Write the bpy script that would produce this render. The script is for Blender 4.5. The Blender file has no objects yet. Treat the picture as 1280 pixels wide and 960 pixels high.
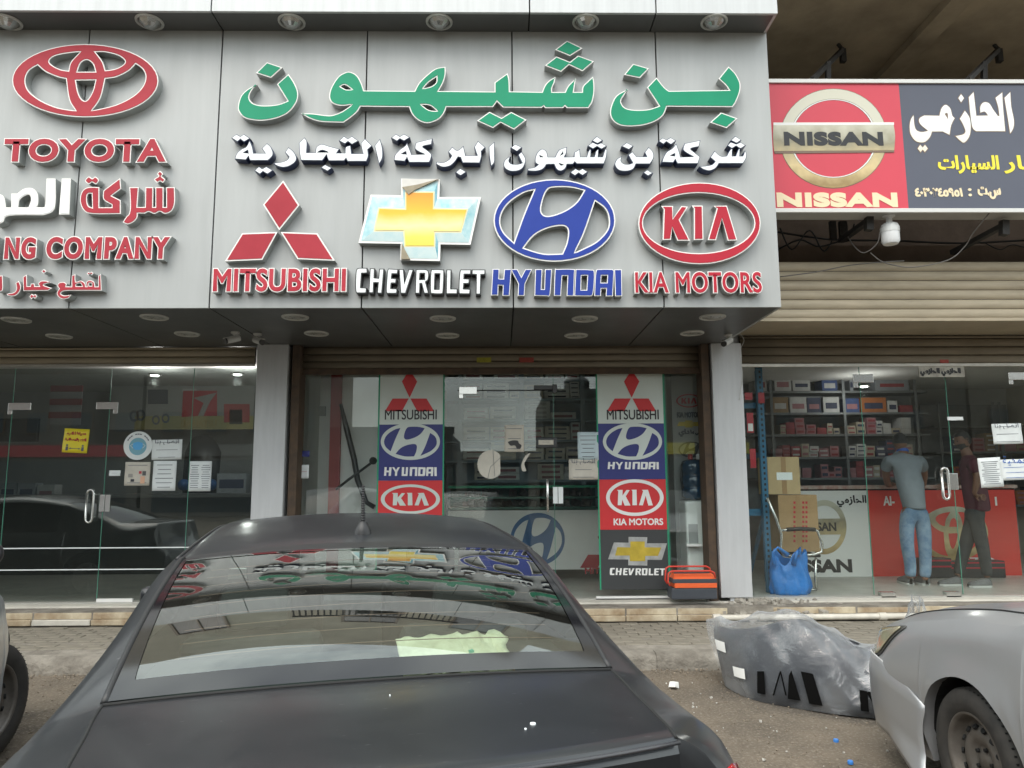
import bpy, bmesh, math, random
from mathutils import Vector, Matrix
from mathutils.geometry import tessellate_polygon
random.seed(7)
sc = bpy.context.scene
C = sc.collection
R = math.radians
# ---------------------------------------------------------------- camera
FOC = 925.0                      # focal length in pixels of a 1280 px wide frame
PITCH, YAW, ROLL = R(7.66), R(0.85), R(0.30)
CAM = Vector((0.0, 0.0, 1.6))
cd = bpy.data.cameras.new('camera'); cam = bpy.data.objects.new('camera', cd); C.objects.link(cam)
cd.sensor_width = 36.0; cd.lens = FOC / 1280 * 36.0; cd.clip_start = 0.05; cd.clip_end = 400
CR = Matrix.Rotation(-YAW, 3, 'Z') @ Matrix.Rotation(R(90) + PITCH, 3, 'X') @ Matrix.Rotation(-ROLL, 3, 'Z')
cam.matrix_world = Matrix.Translation(CAM) @ CR.to_4x4()
sc.camera = cam
# ---------------------------------------------------------------- sky, sun, exposure
SUN_EL, SUN_AZ = R(58), R(205)   # azimuth measured clockwise from +Y: behind the camera, a little to the left
w = bpy.data.worlds.new('World'); sc.world = w; w.use_nodes = True
wn = w.node_tree; bg = wn.nodes['Background']
sky = wn.nodes.new('ShaderNodeTexSky'); sky.sky_type = 'NISHITA'; sky.sun_disc = False
sky.sun_elevation = SUN_EL; sky.sun_rotation = SUN_AZ; sky.air_density = 1.0; sky.dust_density = 5.0; sky.ozone_density = 1.0
tc = wn.nodes.new('ShaderNodeTexCoord'); mp = wn.nodes.new('ShaderNodeMapping'); mp.inputs['Scale'].default_value = (1.2, 1.2, 3.0)
cn = wn.nodes.new('ShaderNodeTexNoise'); cn.inputs['Scale'].default_value = 1.7; cn.inputs['Detail'].default_value = 6; cn.inputs['Roughness'].default_value = .6
cr = wn.nodes.new('ShaderNodeValToRGB'); cr.color_ramp.elements[0].position = .34; cr.color_ramp.elements[1].position = .56
mx = wn.nodes.new('ShaderNodeMix'); mx.data_type = 'RGBA'; mx.inputs['B'].default_value = (10.0, 10.75, 10.5, 1)
wn.links.new(tc.outputs['Generated'], mp.inputs['Vector']); wn.links.new(mp.outputs['Vector'], cn.inputs['Vector'])
wn.links.new(cn.outputs['Fac'], cr.inputs['Fac']); wn.links.new(cr.outputs['Color'], mx.inputs['Factor'])
wn.links.new(sky.outputs['Color'], mx.inputs['A']); wn.links.new(mx.outputs['Result'], bg.inputs['Color'])
bg.inputs['Strength'].default_value = 0.112
sd = bpy.data.lights.new('sun', 'SUN'); sd.energy = .8; sd.angle = R(50); sd.color = (1, .965, .91)
so = bpy.data.objects.new('sun', sd); C.objects.link(so)
sv = Vector((math.sin(SUN_AZ) * math.cos(SUN_EL), math.cos(SUN_AZ) * math.cos(SUN_EL), math.sin(SUN_EL)))
so.rotation_euler = sv.to_track_quat('Z', 'Y').to_euler(); so.location = sv * 50
sc.view_settings.view_transform = 'Standard'; sc.view_settings.look = 'None'; sc.view_settings.gamma = 1.0
sc.view_settings.use_curve_mapping = False; sc.view_settings.exposure = 1.18
sc.cycles.max_bounces = 10; sc.cycles.transparent_max_bounces = 24; sc.cycles.diffuse_bounces = 5; sc.cycles.glossy_bounces = 5
sc.cycles.use_denoising = True; sc.cycles.caustics_reflective = False; sc.cycles.caustics_refractive = False
# ---------------------------------------------------------------- measuring helpers (photo point -> real plane)
def ray(x, y): return (CR @ Vector(((x - 640) / FOC, (480 - y) / FOC, -1.0)))
def PY(x, y, Y): d = ray(x, y); t = (Y - CAM.y) / d.y; return CAM + d * t
def PZ(x, y, Z): d = ray(x, y); t = (Z - CAM.z) / d.z; return CAM + d * t
def PX(x, y, X): d = ray(x, y); t = (X - CAM.x) / d.x; return CAM + d * t
def proj(p):
    v = CR.transposed() @ (Vector(p) - CAM); return (640 + FOC * v.x / -v.z, 480 - FOC * v.y / -v.z)
# ---------------------------------------------------------------- materials
MATS = {}
def mat(name, col, rough=.5, metal=0.0, noise=None, bump=None, spec=.5, coat=0.0, trans=0.0, emis=None, alpha=1.0, col2=None, streak=None, sheen=0.0, coord='Object'):
    if name in MATS: return MATS[name]
    m = bpy.data.materials.new(name); m.use_nodes = True; nt = m.node_tree; N = nt.nodes; L = nt.links
    b = N['Principled BSDF']; c = (*col, 1) if len(col) == 3 else col
    b.inputs['Base Color'].default_value = c; b.inputs['Roughness'].default_value = rough; b.inputs['Metallic'].default_value = metal
    b.inputs['Specular IOR Level'].default_value = spec; b.inputs['Coat Weight'].default_value = coat; b.inputs['Coat Roughness'].default_value = .06
    b.inputs['Transmission Weight'].default_value = trans; b.inputs['Alpha'].default_value = alpha; b.inputs['Sheen Weight'].default_value = sheen
    if emis: b.inputs['Emission Color'].default_value = (*emis[:3], 1); b.inputs['Emission Strength'].default_value = emis[3]
    t = N.new('ShaderNodeTexCoord')
    src = None
    if noise:
        sc_, amt = noise[0], noise[1]
        n = N.new('ShaderNodeTexNoise'); n.inputs['Scale'].default_value = sc_; n.inputs['Detail'].default_value = 8; n.inputs['Roughness'].default_value = .62
        if streak:
            mpn = N.new('ShaderNodeMapping'); mpn.inputs['Scale'].default_value = streak; L.new(t.outputs[coord], mpn.inputs['Vector']); L.new(mpn.outputs['Vector'], n.inputs['Vector'])
        else: L.new(t.outputs[coord], n.inputs['Vector'])
        r = N.new('ShaderNodeValToRGB'); r.color_ramp.elements[0].position = .32; r.color_ramp.elements[1].position = .68
        d = col2 if col2 else tuple(v * (1 - amt) for v in col[:3])
        r.color_ramp.elements[0].color = (*d, 1); r.color_ramp.elements[1].color = c
        L.new(n.outputs['Fac'], r.inputs['Fac']); L.new(r.outputs['Color'], b.inputs['Base Color']); src = n
        mr = N.new('ShaderNodeMapRange'); mr.inputs['To Min'].default_value = min(1, rough * 1.25 + .03); mr.inputs['To Max'].default_value = rough * .85
        L.new(n.outputs['Fac'], mr.inputs['Value']); L.new(mr.outputs['Result'], b.inputs['Roughness'])
    if bump:
        n2 = N.new('ShaderNodeTexNoise'); n2.inputs['Scale'].default_value = bump[0]; n2.inputs['Detail'].default_value = 6
        L.new(t.outputs[coord], n2.inputs['Vector']); bp = N.new('ShaderNodeBump'); bp.inputs['Strength'].default_value = bump[1]; bp.inputs['Distance'].default_value = bump[2] if len(bump) > 2 else .01
        L.new(n2.outputs['Fac'], bp.inputs['Height']); L.new(bp.outputs['Normal'], b.inputs['Normal'])
    MATS[name] = m; return m
def glass(name, tint=(.86, .92, .9), ior=1.5, rough=0.0, dirt=0.0, boost=1.0, wave=0.0):
    if name in MATS: return MATS[name]
    m = bpy.data.materials.new(name); m.use_nodes = True; nt = m.node_tree; N = nt.nodes; L = nt.links
    N.remove(N['Principled BSDF']); out = N['Material Output']
    tr = N.new('ShaderNodeBsdfTransparent'); tr.inputs['Color'].default_value = (*tint, 1)
    gl = N.new('ShaderNodeBsdfGlossy'); gl.inputs['Roughness'].default_value = rough; gl.inputs['Color'].default_value = (.97, 1, .985, 1)
    # two-sided Schlick reflectance of a thin pane
    ge = N.new('ShaderNodeNewGeometry'); dt = N.new('ShaderNodeVectorMath'); dt.operation = 'DOT_PRODUCT'; L.new(ge.outputs['Incoming'], dt.inputs[0]); L.new(ge.outputs['Normal'], dt.inputs[1])
    ab_ = N.new('ShaderNodeMath'); ab_.operation = 'ABSOLUTE'; L.new(dt.outputs['Value'], ab_.inputs[0]); om = N.new('ShaderNodeMath'); om.operation = 'SUBTRACT'; om.inputs[0].default_value = 1; L.new(ab_.outputs[0], om.inputs[1])
    pw_ = N.new('ShaderNodeMath'); pw_.operation = 'POWER'; pw_.inputs[1].default_value = 5; L.new(om.outputs[0], pw_.inputs[0]); r0 = ((ior - 1) / (ior + 1)) ** 2
    fr = N.new('ShaderNodeMath'); fr.operation = 'MULTIPLY_ADD'; fr.inputs[1].default_value = 1 - r0; fr.inputs[2].default_value = r0; L.new(pw_.outputs[0], fr.inputs[0])
    ml = N.new('ShaderNodeMath'); ml.operation = 'MULTIPLY'; ml.inputs[1].default_value = boost; ml.use_clamp = True
    ms = N.new('ShaderNodeMixShader'); L.new(fr.outputs[0], ml.inputs[0]); L.new(ml.outputs[0], ms.inputs['Fac'])
    L.new(tr.outputs[0], ms.inputs[1]); L.new(gl.outputs[0], ms.inputs[2]); res = ms.outputs[0]
    t = N.new('ShaderNodeTexCoord')
    if wave:
        n0 = N.new('ShaderNodeTexNoise'); n0.inputs['Scale'].default_value = 1.3; n0.inputs['Detail'].default_value = 1; L.new(t.outputs['Object'], n0.inputs['Vector'])
        bp = N.new('ShaderNodeBump'); bp.inputs['Strength'].default_value = wave; bp.inputs['Distance'].default_value = .02; L.new(n0.outputs['Fac'], bp.inputs['Height']); L.new(bp.outputs['Normal'], gl.inputs['Normal'])
    if dirt:
        df = N.new('ShaderNodeBsdfDiffuse'); df.inputs['Color'].default_value = (.55, .52, .46, 1)
        n = N.new('ShaderNodeTexNoise'); n.inputs['Scale'].default_value = 3.5; n.inputs['Detail'].default_value = 9; n.inputs['Roughness'].default_value = .7
        L.new(t.outputs['Object'], n.inputs['Vector']); mr = N.new('ShaderNodeMapRange'); mr.inputs['From Min'].default_value = .38; mr.inputs['From Max'].default_value = .75
        mr.inputs['To Min'].default_value = dirt * .25; mr.inputs['To Max'].default_value = dirt; L.new(n.outputs['Fac'], mr.inputs['Value'])
        m2 = N.new('ShaderNodeMixShader'); L.new(mr.outputs['Result'], m2.inputs['Fac']); L.new(res, m2.inputs[1]); L.new(df.outputs[0], m2.inputs[2]); res = m2.outputs[0]
    L.new(res, out.inputs['Surface']); MATS[name] = m; return m
def gradmat(name, stops, z0, z1, rough=.35, metal=0.0, amt=.0):
    """printed colour running along the object's height"""
    m = bpy.data.materials.new(name); m.use_nodes = True; N = m.node_tree.nodes; L = m.node_tree.links; b = N['Principled BSDF']; b.inputs['Roughness'].default_value = rough; b.inputs['Metallic'].default_value = metal
    t = N.new('ShaderNodeTexCoord'); sp = N.new('ShaderNodeSeparateXYZ'); L.new(t.outputs['Object'], sp.inputs[0]); mr = N.new('ShaderNodeMapRange'); mr.inputs['From Min'].default_value = z0; mr.inputs['From Max'].default_value = z1; L.new(sp.outputs['Z'], mr.inputs['Value'])
    r = N.new('ShaderNodeValToRGB'); e = r.color_ramp.elements
    while len(e) < len(stops): e.new(.5)
    for k, (p_, c) in enumerate(stops): e[k].position = p_; e[k].color = (*c, 1)
    n = N.new('ShaderNodeTexNoise'); n.inputs['Scale'].default_value = 7; n.inputs['Detail'].default_value = 5; L.new(t.outputs['Object'], n.inputs['Vector']); ad = N.new('ShaderNodeMath'); ad.operation = 'MULTIPLY_ADD'; ad.inputs[1].default_value = amt; L.new(n.outputs['Fac'], ad.inputs[0]); L.new(mr.outputs['Result'], ad.inputs[2])
    L.new(ad.outputs[0], r.inputs['Fac']); L.new(r.outputs['Color'], b.inputs['Base Color']); return m
# ---------------------------------------------------------------- object helpers
def tag(o, label=None, cat=None, group=None, kind=None):
    if label: o['label'] = label
    if cat: o['category'] = cat
    if group: o['group'] = group
    if kind: o['kind'] = kind
    return o
def empty(name, loc, label=None, cat=None, group=None, kind=None, rz=0):
    o = bpy.data.objects.new(name, None); C.objects.link(o); o.location = loc; o.rotation_euler = (0, 0, rz); o.empty_display_size = .05
    return tag(o, label, cat, group, kind)
def wloc(o):
    v = Vector((0, 0, 0))
    while o is not None: v += o.location; o = o.parent
    return v
class MB:
    def __init__(s): s.v = []; s.f = []; s.m = []; s.k = 0
    def add(s, vs, fs):
        n = len(s.v); s.v += [tuple(p) for p in vs]; s.f += [tuple(i + n for i in f) for f in fs]; s.m += [s.k] * len(fs); return s
    def box(s, a, b):
        (x0, y0, z0), (x1, y1, z1) = a, b
        x0, x1 = min(x0, x1), max(x0, x1); y0, y1 = min(y0, y1), max(y0, y1); z0, z1 = min(z0, z1), max(z0, z1)
        return s.add([(x0, y0, z0), (x1, y0, z0), (x1, y1, z0), (x0, y1, z0), (x0, y0, z1), (x1, y0, z1), (x1, y1, z1), (x0, y1, z1)],
                     [(0, 3, 2, 1), (4, 5, 6, 7), (0, 1, 5, 4), (1, 2, 6, 5), (2, 3, 7, 6), (3, 0, 4, 7)])
    def obox(s, c, size, rz=0, rx=0, ry=0):
        M = Matrix.Translation(c) @ Matrix.Rotation(rz, 4, 'Z') @ Matrix.Rotation(ry, 4, 'Y') @ Matrix.Rotation(rx, 4, 'X')
        h = [v / 2 for v in size]
        vs = [M @ Vector((sx * h[0], sy * h[1], sz * h[2])) for sz in (-1, 1) for sx, sy in ((-1, -1), (1, -1), (1, 1), (-1, 1))]
        return s.add(vs, [(0, 3, 2, 1), (4, 5, 6, 7), (0, 1, 5, 4), (1, 2, 6, 5), (2, 3, 7, 6), (3, 0, 4, 7)])
    def bar(s, a, b, w, h=None):
        a = Vector(a); b = Vector(b); d = b - a; h = h or w; q = d.to_track_quat('Z', 'Y').to_matrix()
        vs = []
        for p in (a, b):
            for sx, sy in ((-1, -1), (1, -1), (1, 1), (-1, 1)): vs.append(p + q @ Vector((sx * w / 2, sy * h / 2, 0)))
        return s.add(vs, [(0, 3, 2, 1), (4, 5, 6, 7), (0, 1, 5, 4), (1, 2, 6, 5), (2, 3, 7, 6), (3, 0, 4, 7)])
    def tube(s, pts, r, n=10, cap=True):
        pts = [Vector(p) for p in pts]; rs = r if isinstance(r, (list, tuple)) else [r] * len(pts); vs = []; fs = []; up = None
        for i, p in enumerate(pts):
            d = (pts[min(i + 1, len(pts) - 1)] - pts[max(i - 1, 0)]).normalized()
            if up is None: up = Vector((0, 0, 1)) if abs(d.z) < .9 else Vector((1, 0, 0))
            x = d.cross(up).normalized(); u = x.cross(d).normalized(); up = u
            for k in range(n): a = 2 * math.pi * k / n; vs.append(p + x * math.cos(a) * rs[i] + u * math.sin(a) * rs[i])
        for i in range(len(pts) - 1):
            for k in range(n): a = i * n + k; b = i * n + (k + 1) % n; fs.append((a, b, b + n, a + n))
        if cap: fs.append(tuple(range(n - 1, -1, -1))); fs.append(tuple((len(pts) - 1) * n + k for k in range(n)))
        return s.add(vs, fs)
    def lathe(s, c, prof, axis=(0, 0, 1), n=24, cap=False):
        q = Vector(axis).to_track_quat('Z', 'Y').to_matrix(); c = Vector(c); vs = []; fs = []
        for r, h in prof:
            for k in range(n): a = 2 * math.pi * k / n; vs.append(c + q @ Vector((r * math.cos(a), r * math.sin(a), h)))
        for i in range(len(prof) - 1):
            for k in range(n): a = i * n + k; b = i * n + (k + 1) % n; fs.append((a, b, b + n, a + n))
        if cap: fs.append(tuple(range(n - 1, -1, -1))); fs.append(tuple((len(prof) - 1) * n + k for k in range(n)))
        return s.add(vs, fs)
    def grid(s, P, closeu=False):
        nu = len(P); nv = len(P[0]); vs = [p for row in P for p in row]; fs = []
        for i in range(nu - (0 if closeu else 1)):
            for j in range(nv - 1): a = i * nv + j; b = ((i + 1) % nu) * nv + j; fs.append((a, b, b + 1, a + 1))
        return s.add(vs, fs)
    def quad(s, a, b, c, d): return s.add([a, b, c, d], [(0, 1, 2, 3)])
    def build(s, name, ms, parent=None, smooth=False, local=False, bevel=0, solid=0, sub=0, angle=None):
        me = bpy.data.meshes.new(name); off = Vector((0, 0, 0)) if (local or parent is None) else wloc(parent)
        me.from_pydata([(p[0] - off.x, p[1] - off.y, p[2] - off.z) for p in s.v], [], s.f)
        for m in (ms if isinstance(ms, (list, tuple)) else [ms]): me.materials.append(m)
        if s.k or any(s.m): me.polygons.foreach_set('material_index', s.m)
        if smooth: me.polygons.foreach_set('use_smooth', [True] * len(s.f))
        me.update(); o = bpy.data.objects.new(name, me); C.objects.link(o); o.parent = parent
        if angle is not None:
            try: me.set_sharp_from_angle(angle=R(angle))
            except Exception: pass
        if solid: md = o.modifiers.new('solid', 'SOLIDIFY'); md.thickness = solid; md.offset = 0
        if bevel: md = o.modifiers.new('bevel', 'BEVEL'); md.width = bevel; md.segments = 2; md.limit_method = 'ANGLE'; md.angle_limit = R(40); md.harden_normals = False
        if sub: md = o.modifiers.new('sub', 'SUBSURF'); md.levels = md.render_levels = sub
        return o
def bx(name, a, b, m, parent=None, bevel=0): return MB().box(a, b).build(name, m, parent, bevel=bevel)
def copy_tree(o, loc=None, parent=None):
    kids = [k for k in bpy.data.objects if k.parent == o]
    c = o.copy(); C.objects.link(c); c.parent = parent
    if loc is not None: c.location = loc
    for k in kids: copy_tree(k, None, c)
    return c
# ---------------------------------------------------------------- flat outlines
def crom(pts):
    """pts: list of (x, y, corner). Returns a smooth closed polyline."""
    n = len(pts); out = []
    if all(p[2] for p in pts): return [(p[0], p[1]) for p in pts]
    for i in range(n):
        p1, p2 = pts[i], pts[(i + 1) % n]; out.append((p1[0], p1[1]))
        if p1[2] and p2[2]: continue
        p0 = pts[i - 1] if not p1[2] else p1; p3 = pts[(i + 2) % n] if not p2[2] else p2
        for t in (.25, .5, .75):
            c = []
            for a in (0, 1):
                A, B, D, E_ = p0[a], p1[a], p2[a], p3[a]
                c.append(.5 * ((2 * B) + (-A + D) * t + (2 * A - 5 * B + 4 * D - E_) * t * t + (-A + 3 * B - 3 * D + E_) * t ** 3))
            out.append(tuple(c))
    return out
def parse(s):
    r = []
    for w_ in s.split():
        st = w_.endswith('*'); x, y = w_.rstrip('*').split(','); r.append((float(x), float(y), st))
    return crom(r)
def ell(cx, cy, rx, ry, n=40, a0=0, rot=0):
    o = []
    for k in range(n):
        a = 2 * math.pi * k / n; x, y = rx * math.cos(a), ry * math.sin(a); o.append((cx + x * math.cos(rot) - y * math.sin(rot), cy + x * math.sin(rot) + y * math.cos(rot)))
    return o
def area(l): return .5 * sum(l[i][0] * l[(i + 1) % len(l)][1] - l[(i + 1) % len(l)][0] * l[i][1] for i in range(len(l)))
def clean(l, e=1e-5):
    o = []
    for p in l:
        if not o or (abs(p[0] - o[-1][0]) + abs(p[1] - o[-1][1])) > e: o.append(p)
    while len(o) > 3 and abs(o[0][0] - o[-1][0]) + abs(o[0][1] - o[-1][1]) <= e: o.pop()
    return o
def inset(l, d):
    """move every edge of a loop inward (to its left) by d; outer loops CCW, holes CW."""
    n = len(l); o = []
    for i in range(n):
        a, b, c = Vector(l[i - 1]), Vector(l[i]), Vector(l[(i + 1) % n])
        e1 = (b - a).normalized(); e2 = (c - b).normalized(); n1 = Vector((-e1.y, e1.x)); n2 = Vector((-e2.y, e2.x))
        k = 1 + n1.dot(n2)
        m = (n1 + n2) / max(k, .45); o.append((b.x + m.x * d, b.y + m.y * d))
    return o
def orient(loops):
    """first loop outer, others holes"""
    r = []
    for i, l in enumerate(loops):
        l = clean(l); A = area(l)
        if (A < 0) == (i == 0): l = l[::-1]
        r.append(l)
    return r
def slab(mb, loops, z0, z1, back=False, front=True, side=True, to=None):
    """extruded outline; local z -> towards the viewer. `to` maps (x, y, z) to space."""
    to = to or (lambda x, y, z: (x, -z, y)); flat = [p for l in loops for p in l]; n = len(flat)
    tris = tessellate_polygon([[Vector((p[0], p[1], 0)) for p in l] for l in loops])
    vs = [to(p[0], p[1], z1) for p in flat]; fs = []
    if front:
        for t in tris:
            a, b, c = [flat[i] for i in t]
            if (b[0] - a[0]) * (c[1] - a[1]) - (b[1] - a[1]) * (c[0] - a[0]) < 0: t = t[::-1]
            fs.append(tuple(t))
    if side:
        vs += [to(p[0], p[1], z0) for p in flat]; k = 0
        for l in loops:
            m = len(l)
            for i in range(m): a = k + i; b = k + (i + 1) % m; fs.append((a + n, b + n, b, a))
            k += m
    mb.add(vs, fs); return mb
_tc = {}
def text_mesh(s, off=0.0, ext=0.0, res=5):
    """(verts, faces) of a string in the built-in font, flat in XY, extruded along z from -ext to ext"""
    key = (s, round(off, 4), round(ext, 4), res)
    if key not in _tc:
        c = bpy.data.curves.new('t', 'FONT'); c.body = s; c.offset = off; c.extrude = ext; c.resolution_u = res
        o = bpy.data.objects.new('t', c); C.objects.link(o); bpy.context.view_layer.update()
        dg = bpy.context.evaluated_depsgraph_get(); e = o.evaluated_get(dg); m = e.to_mesh()
        _tc[key] = ([v.co.copy() for v in m.vertices], [tuple(p.vertices) for p in m.polygons]); e.to_mesh_clear()
        bpy.data.objects.remove(o); bpy.data.curves.remove(c)
    return _tc[key]
def tbox(s, off=0.0):
    v, f = text_mesh(s, 0.0); xs = [p.x for p in v]; ys = [p.y for p in v]; return min(xs), max(xs), min(ys), max(ys)
_gl = {}
def inside(p, l):
    c = False
    for i in range(len(l)):
        a, b = l[i - 1], l[i]
        if (a[1] > p[1]) != (b[1] > p[1]) and p[0] < (b[0] - a[0]) * (p[1] - a[1]) / (b[1] - a[1]) + a[0]: c = not c
    return c
def glyphs(s):
    """list of [outer, hole, ...] loops of a string in font units"""
    if s in _gl: return _gl[s]
    v, f = text_mesh(s, 0.0); key = {}; idx = []
    for p in v: idx.append(key.setdefault((round(p.x, 5), round(p.y, 5)), len(key)))
    co = list(key.keys()); E = {}
    for q in f:
        q = [idx[i] for i in q]
        if len(set(q)) < 3: continue
        ar = area([co[i] for i in q])
        if abs(ar) < 1e-9: continue
        if ar < 0: q = q[::-1]
        for i in range(len(q)): e = (q[i - 1], q[i]); E[e] = E.get(e, 0) + 1
    nx = {}
    for a, b in E:
        if (b, a) not in E: nx.setdefault(a, []).append(b)
    loops = []
    while nx:
        st = next(iter(nx)); cur = st; l = []
        while cur in nx:
            l.append(cur); o = nx[cur]; n_ = o.pop(); 
            if not o: del nx[cur]
            cur = n_
            if cur == st: break
        if len(l) > 2: loops.append(clean([co[i] for i in l], .007))
    outs = [l for l in loops if area(l) > 1e-5]; holes = [l for l in loops if area(l) < -1e-5]
    res = []
    for o_ in outs: res.append([o_] + [h for h in holes if inside(h[0], o_) and not any(o2 is not o_ and inside(h[0], o2) and inside(o2[0], o_) for o2 in outs)])
    _gl[s] = res; return res
AR = {  # isolated, final, initial, medial
 'ا': 0xFE8D, 'ب': 0xFE8F, 'ة': 0xFE93, 'ت': 0xFE95, 'ج': 0xFE9D, 'ح': 0xFEA1, 'د': 0xFEA9, 'ر': 0xFEAD, 'ز': 0xFEAF, 'س': 0xFEB1, 'ش': 0xFEB5,
 'ص': 0xFEB9, 'ط': 0xFEC1, 'ع': 0xFEC9, 'غ': 0xFECD, 'ق': 0xFED5, 'ك': 0xFED9, 'ل': 0xFEDD, 'م': 0xFEE1, 'ن': 0xFEE5, 'ه': 0xFEE9, 'و': 0xFEED, 'ي': 0xFEF1, 'أ': 0xFE83}
NOJ = set('اأدرزوة')
def arabic(s):
    out = []
    for i, ch in enumerate(s):
        if ch not in AR: out.append(ch); continue
        prev = i > 0 and s[i - 1] in AR and s[i - 1] not in NOJ; nxt = i + 1 < len(s) and s[i + 1] in AR
        if ch in NOJ: out.append(chr(AR[ch] + (1 if prev else 0)))
        else:
            k = (3 if nxt else 1) if prev else (2 if nxt else 0); out.append(chr(AR[ch] + k))
    return ''.join(out[::-1])
# ================================================================= materials of the canopy
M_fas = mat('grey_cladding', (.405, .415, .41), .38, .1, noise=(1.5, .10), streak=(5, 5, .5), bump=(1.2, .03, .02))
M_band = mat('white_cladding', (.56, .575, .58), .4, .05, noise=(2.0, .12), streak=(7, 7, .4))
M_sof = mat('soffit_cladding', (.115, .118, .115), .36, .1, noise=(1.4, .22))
M_dark = mat('dark_joint', (.012, .012, .012), .8)
M_ret = mat('silver_return', (.42, .44, .43), .35, .3, noise=(8, .15))
M_rim = mat('white_rim', (.85, .83, .80), .45)
M_red = mat('faded_red_acrylic', (.40, .028, .045), .5, noise=(3, .14), spec=.3)
M_kred = mat('red_acrylic', (.44, .016, .036), .45, noise=(3, .10), spec=.3)
M_dred = mat('deep_red_acrylic', (.36, .008, .025), .45, spec=.3, noise=(4, .0), col2=(.50, .05, .07))
M_grn = mat('green_acrylic', (.002, .27, .14), .45, noise=(2, .12), spec=.3)
M_blu = mat('blue_acrylic', (.014, .042, .30), .45, noise=(3, .08), spec=.3)
M_wht = mat('white_acrylic', (.80, .83, .83), .35, noise=(6, .05))
M_navy = mat('navy_return', (.010, .022, .075), .35)
M_blk = mat('black_return', (.018, .018, .02), .4)
YF = 6.6                                   # front of the sign fascia
ZS = PY(640, 384.5, YF).z                  # underside of the canopy
YT = 6.30                                  # front of the top band
ZB = PY(640, 15.5, YT).z                   # underside of the top band
YP = 8.36                                  # front of the pillars
XR = PY(968, 212, YF).x                    # right end of the canopy
XL = -9.6
DEP = 0.09
seams = [-8.2, -6.9, -5.55] + [PY(x, 212, YF).x for x in (99, 270, 455.5, 640.8, 824.6)] + [XR]
can = empty('sign_canopy', (XR, YF, ZS), 'grey clad shop canopy carrying all the raised car make signs over the pavement', 'canopy')
g = .006
bx('canopy_core', (XL, YF + .03, ZS + .03), (XR - .03, YP + .5, ZB + 1.1), M_dark, can)
xs = [XL] + seams
for i in range(len(xs) - 1):
    if xs[i + 1] - xs[i] < .2: continue
    bx('fascia_panel', (xs[i] + g, YF, ZS), (xs[i + 1] - g, YF + .029, ZB + .01), M_fas, can, bevel=.003)
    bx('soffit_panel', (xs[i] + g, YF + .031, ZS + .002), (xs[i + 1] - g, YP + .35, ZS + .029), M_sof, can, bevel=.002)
bseam = [-8.2, -6.0] + [PY(x, 8, YT).x for x in (264, 662, 820)]
bxs = [XL] + bseam + [PY(972.5, 8, YT).x]
for i in range(len(bxs) - 1):
    bx('band_panel', (bxs[i] + g, YT, ZB), (bxs[i + 1] - g, YT + .03, ZB + .85), M_band, can, bevel=.003)
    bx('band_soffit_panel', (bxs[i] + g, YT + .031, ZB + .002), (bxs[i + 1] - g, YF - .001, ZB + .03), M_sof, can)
bx('band_core', (XL, YT + .04, ZB + .04), (bxs[-1] - .03, YF + .03, ZB + .82), M_dark, can)
bx('side_panel', (XR - .029, YF + .031, ZS), (XR - .001, YP + .4, ZB + .01), M_fas, can)
bx('band_side_panel', (bxs[-1] - .034, YT + .031, ZB), (bxs[-1] - .007, YF + 1.9, ZB + .85), M_band, can)
bx('top_panel', (XL, YT + .002, ZB + .851), (bxs[-1] - .007, YP + .5, ZB + .88), M_band, can)
# recessed lamps
M_lring = mat('lamp_ring', (.52, .52, .49), .4, .1)
M_lglass = mat('lamp_diffuser', (.42, .43, .40), .25, .0, noise=(20, .3))
M_lref = mat('lamp_reflector', (.42, .42, .40), .22, .9)
def lamp(c, r, deep, label, group):
    o = empty('downlight', c, label, 'downlight', group)
    MB().lathe(c, [(r * .80, .002), (r * .82, -.012), (r * .92, -.016), (r, -.010), (r * 1.01, .001)], n=28).build('lamp_ring', M_lring, o, smooth=True)
    if deep:
        MB().lathe(c, [(r * .80, -.004), (r * .6, -.035), (r * .34, -.06), (r * .12, -.066), (0.001, -.066)], n=14).build('reflector', M_lref, o)
    else:
        MB().lathe(c, [(r * .82, -.006), (r * .5, -.012), (.001, -.014)], n=24).build('diffuser', M_lglass, o, smooth=True)
    return o
nm = ['above the oval emblem at the far left', 'right of the far left oval emblem', 'above the first green letters', 'above the middle of the green word', 'above the three green diamonds', 'above the last green letter by the canopy end']
for i, x in enumerate((9, 187, 364.6, 549, 732, 892.5)):
    lamp(PZ(x, 27, ZB) + Vector((0, 0, .0)), .125, True, 'round reflector lamp under the top band, ' + nm[i], 'lamps under the top band')
nm1 = ['at the far left edge', 'between the left shop lights', 'beside the twin cameras', 'over the middle door', 'over the right hand poster', 'beside the right pillar top']
for i, (x, y) in enumerate(((20.6, 399.5), (193, 396), (369, 396), (553.5, 397.6), (731, 398), (890.6, 395.8))):
    lamp(PZ(x, y, ZS), .127, False, 'round lamp in the front soffit row, ' + nm1[i], 'soffit lamps')
for i, (x, y) in enumerate(((74, 420), (234, 417), (395.6, 416.4), (559.5, 419), (720, 419), (865, 416))):
    lamp(PZ(x, y, ZS), .127, False, 'round lamp in the rear soffit row, ' + nm1[i], 'soffit lamps')
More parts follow.
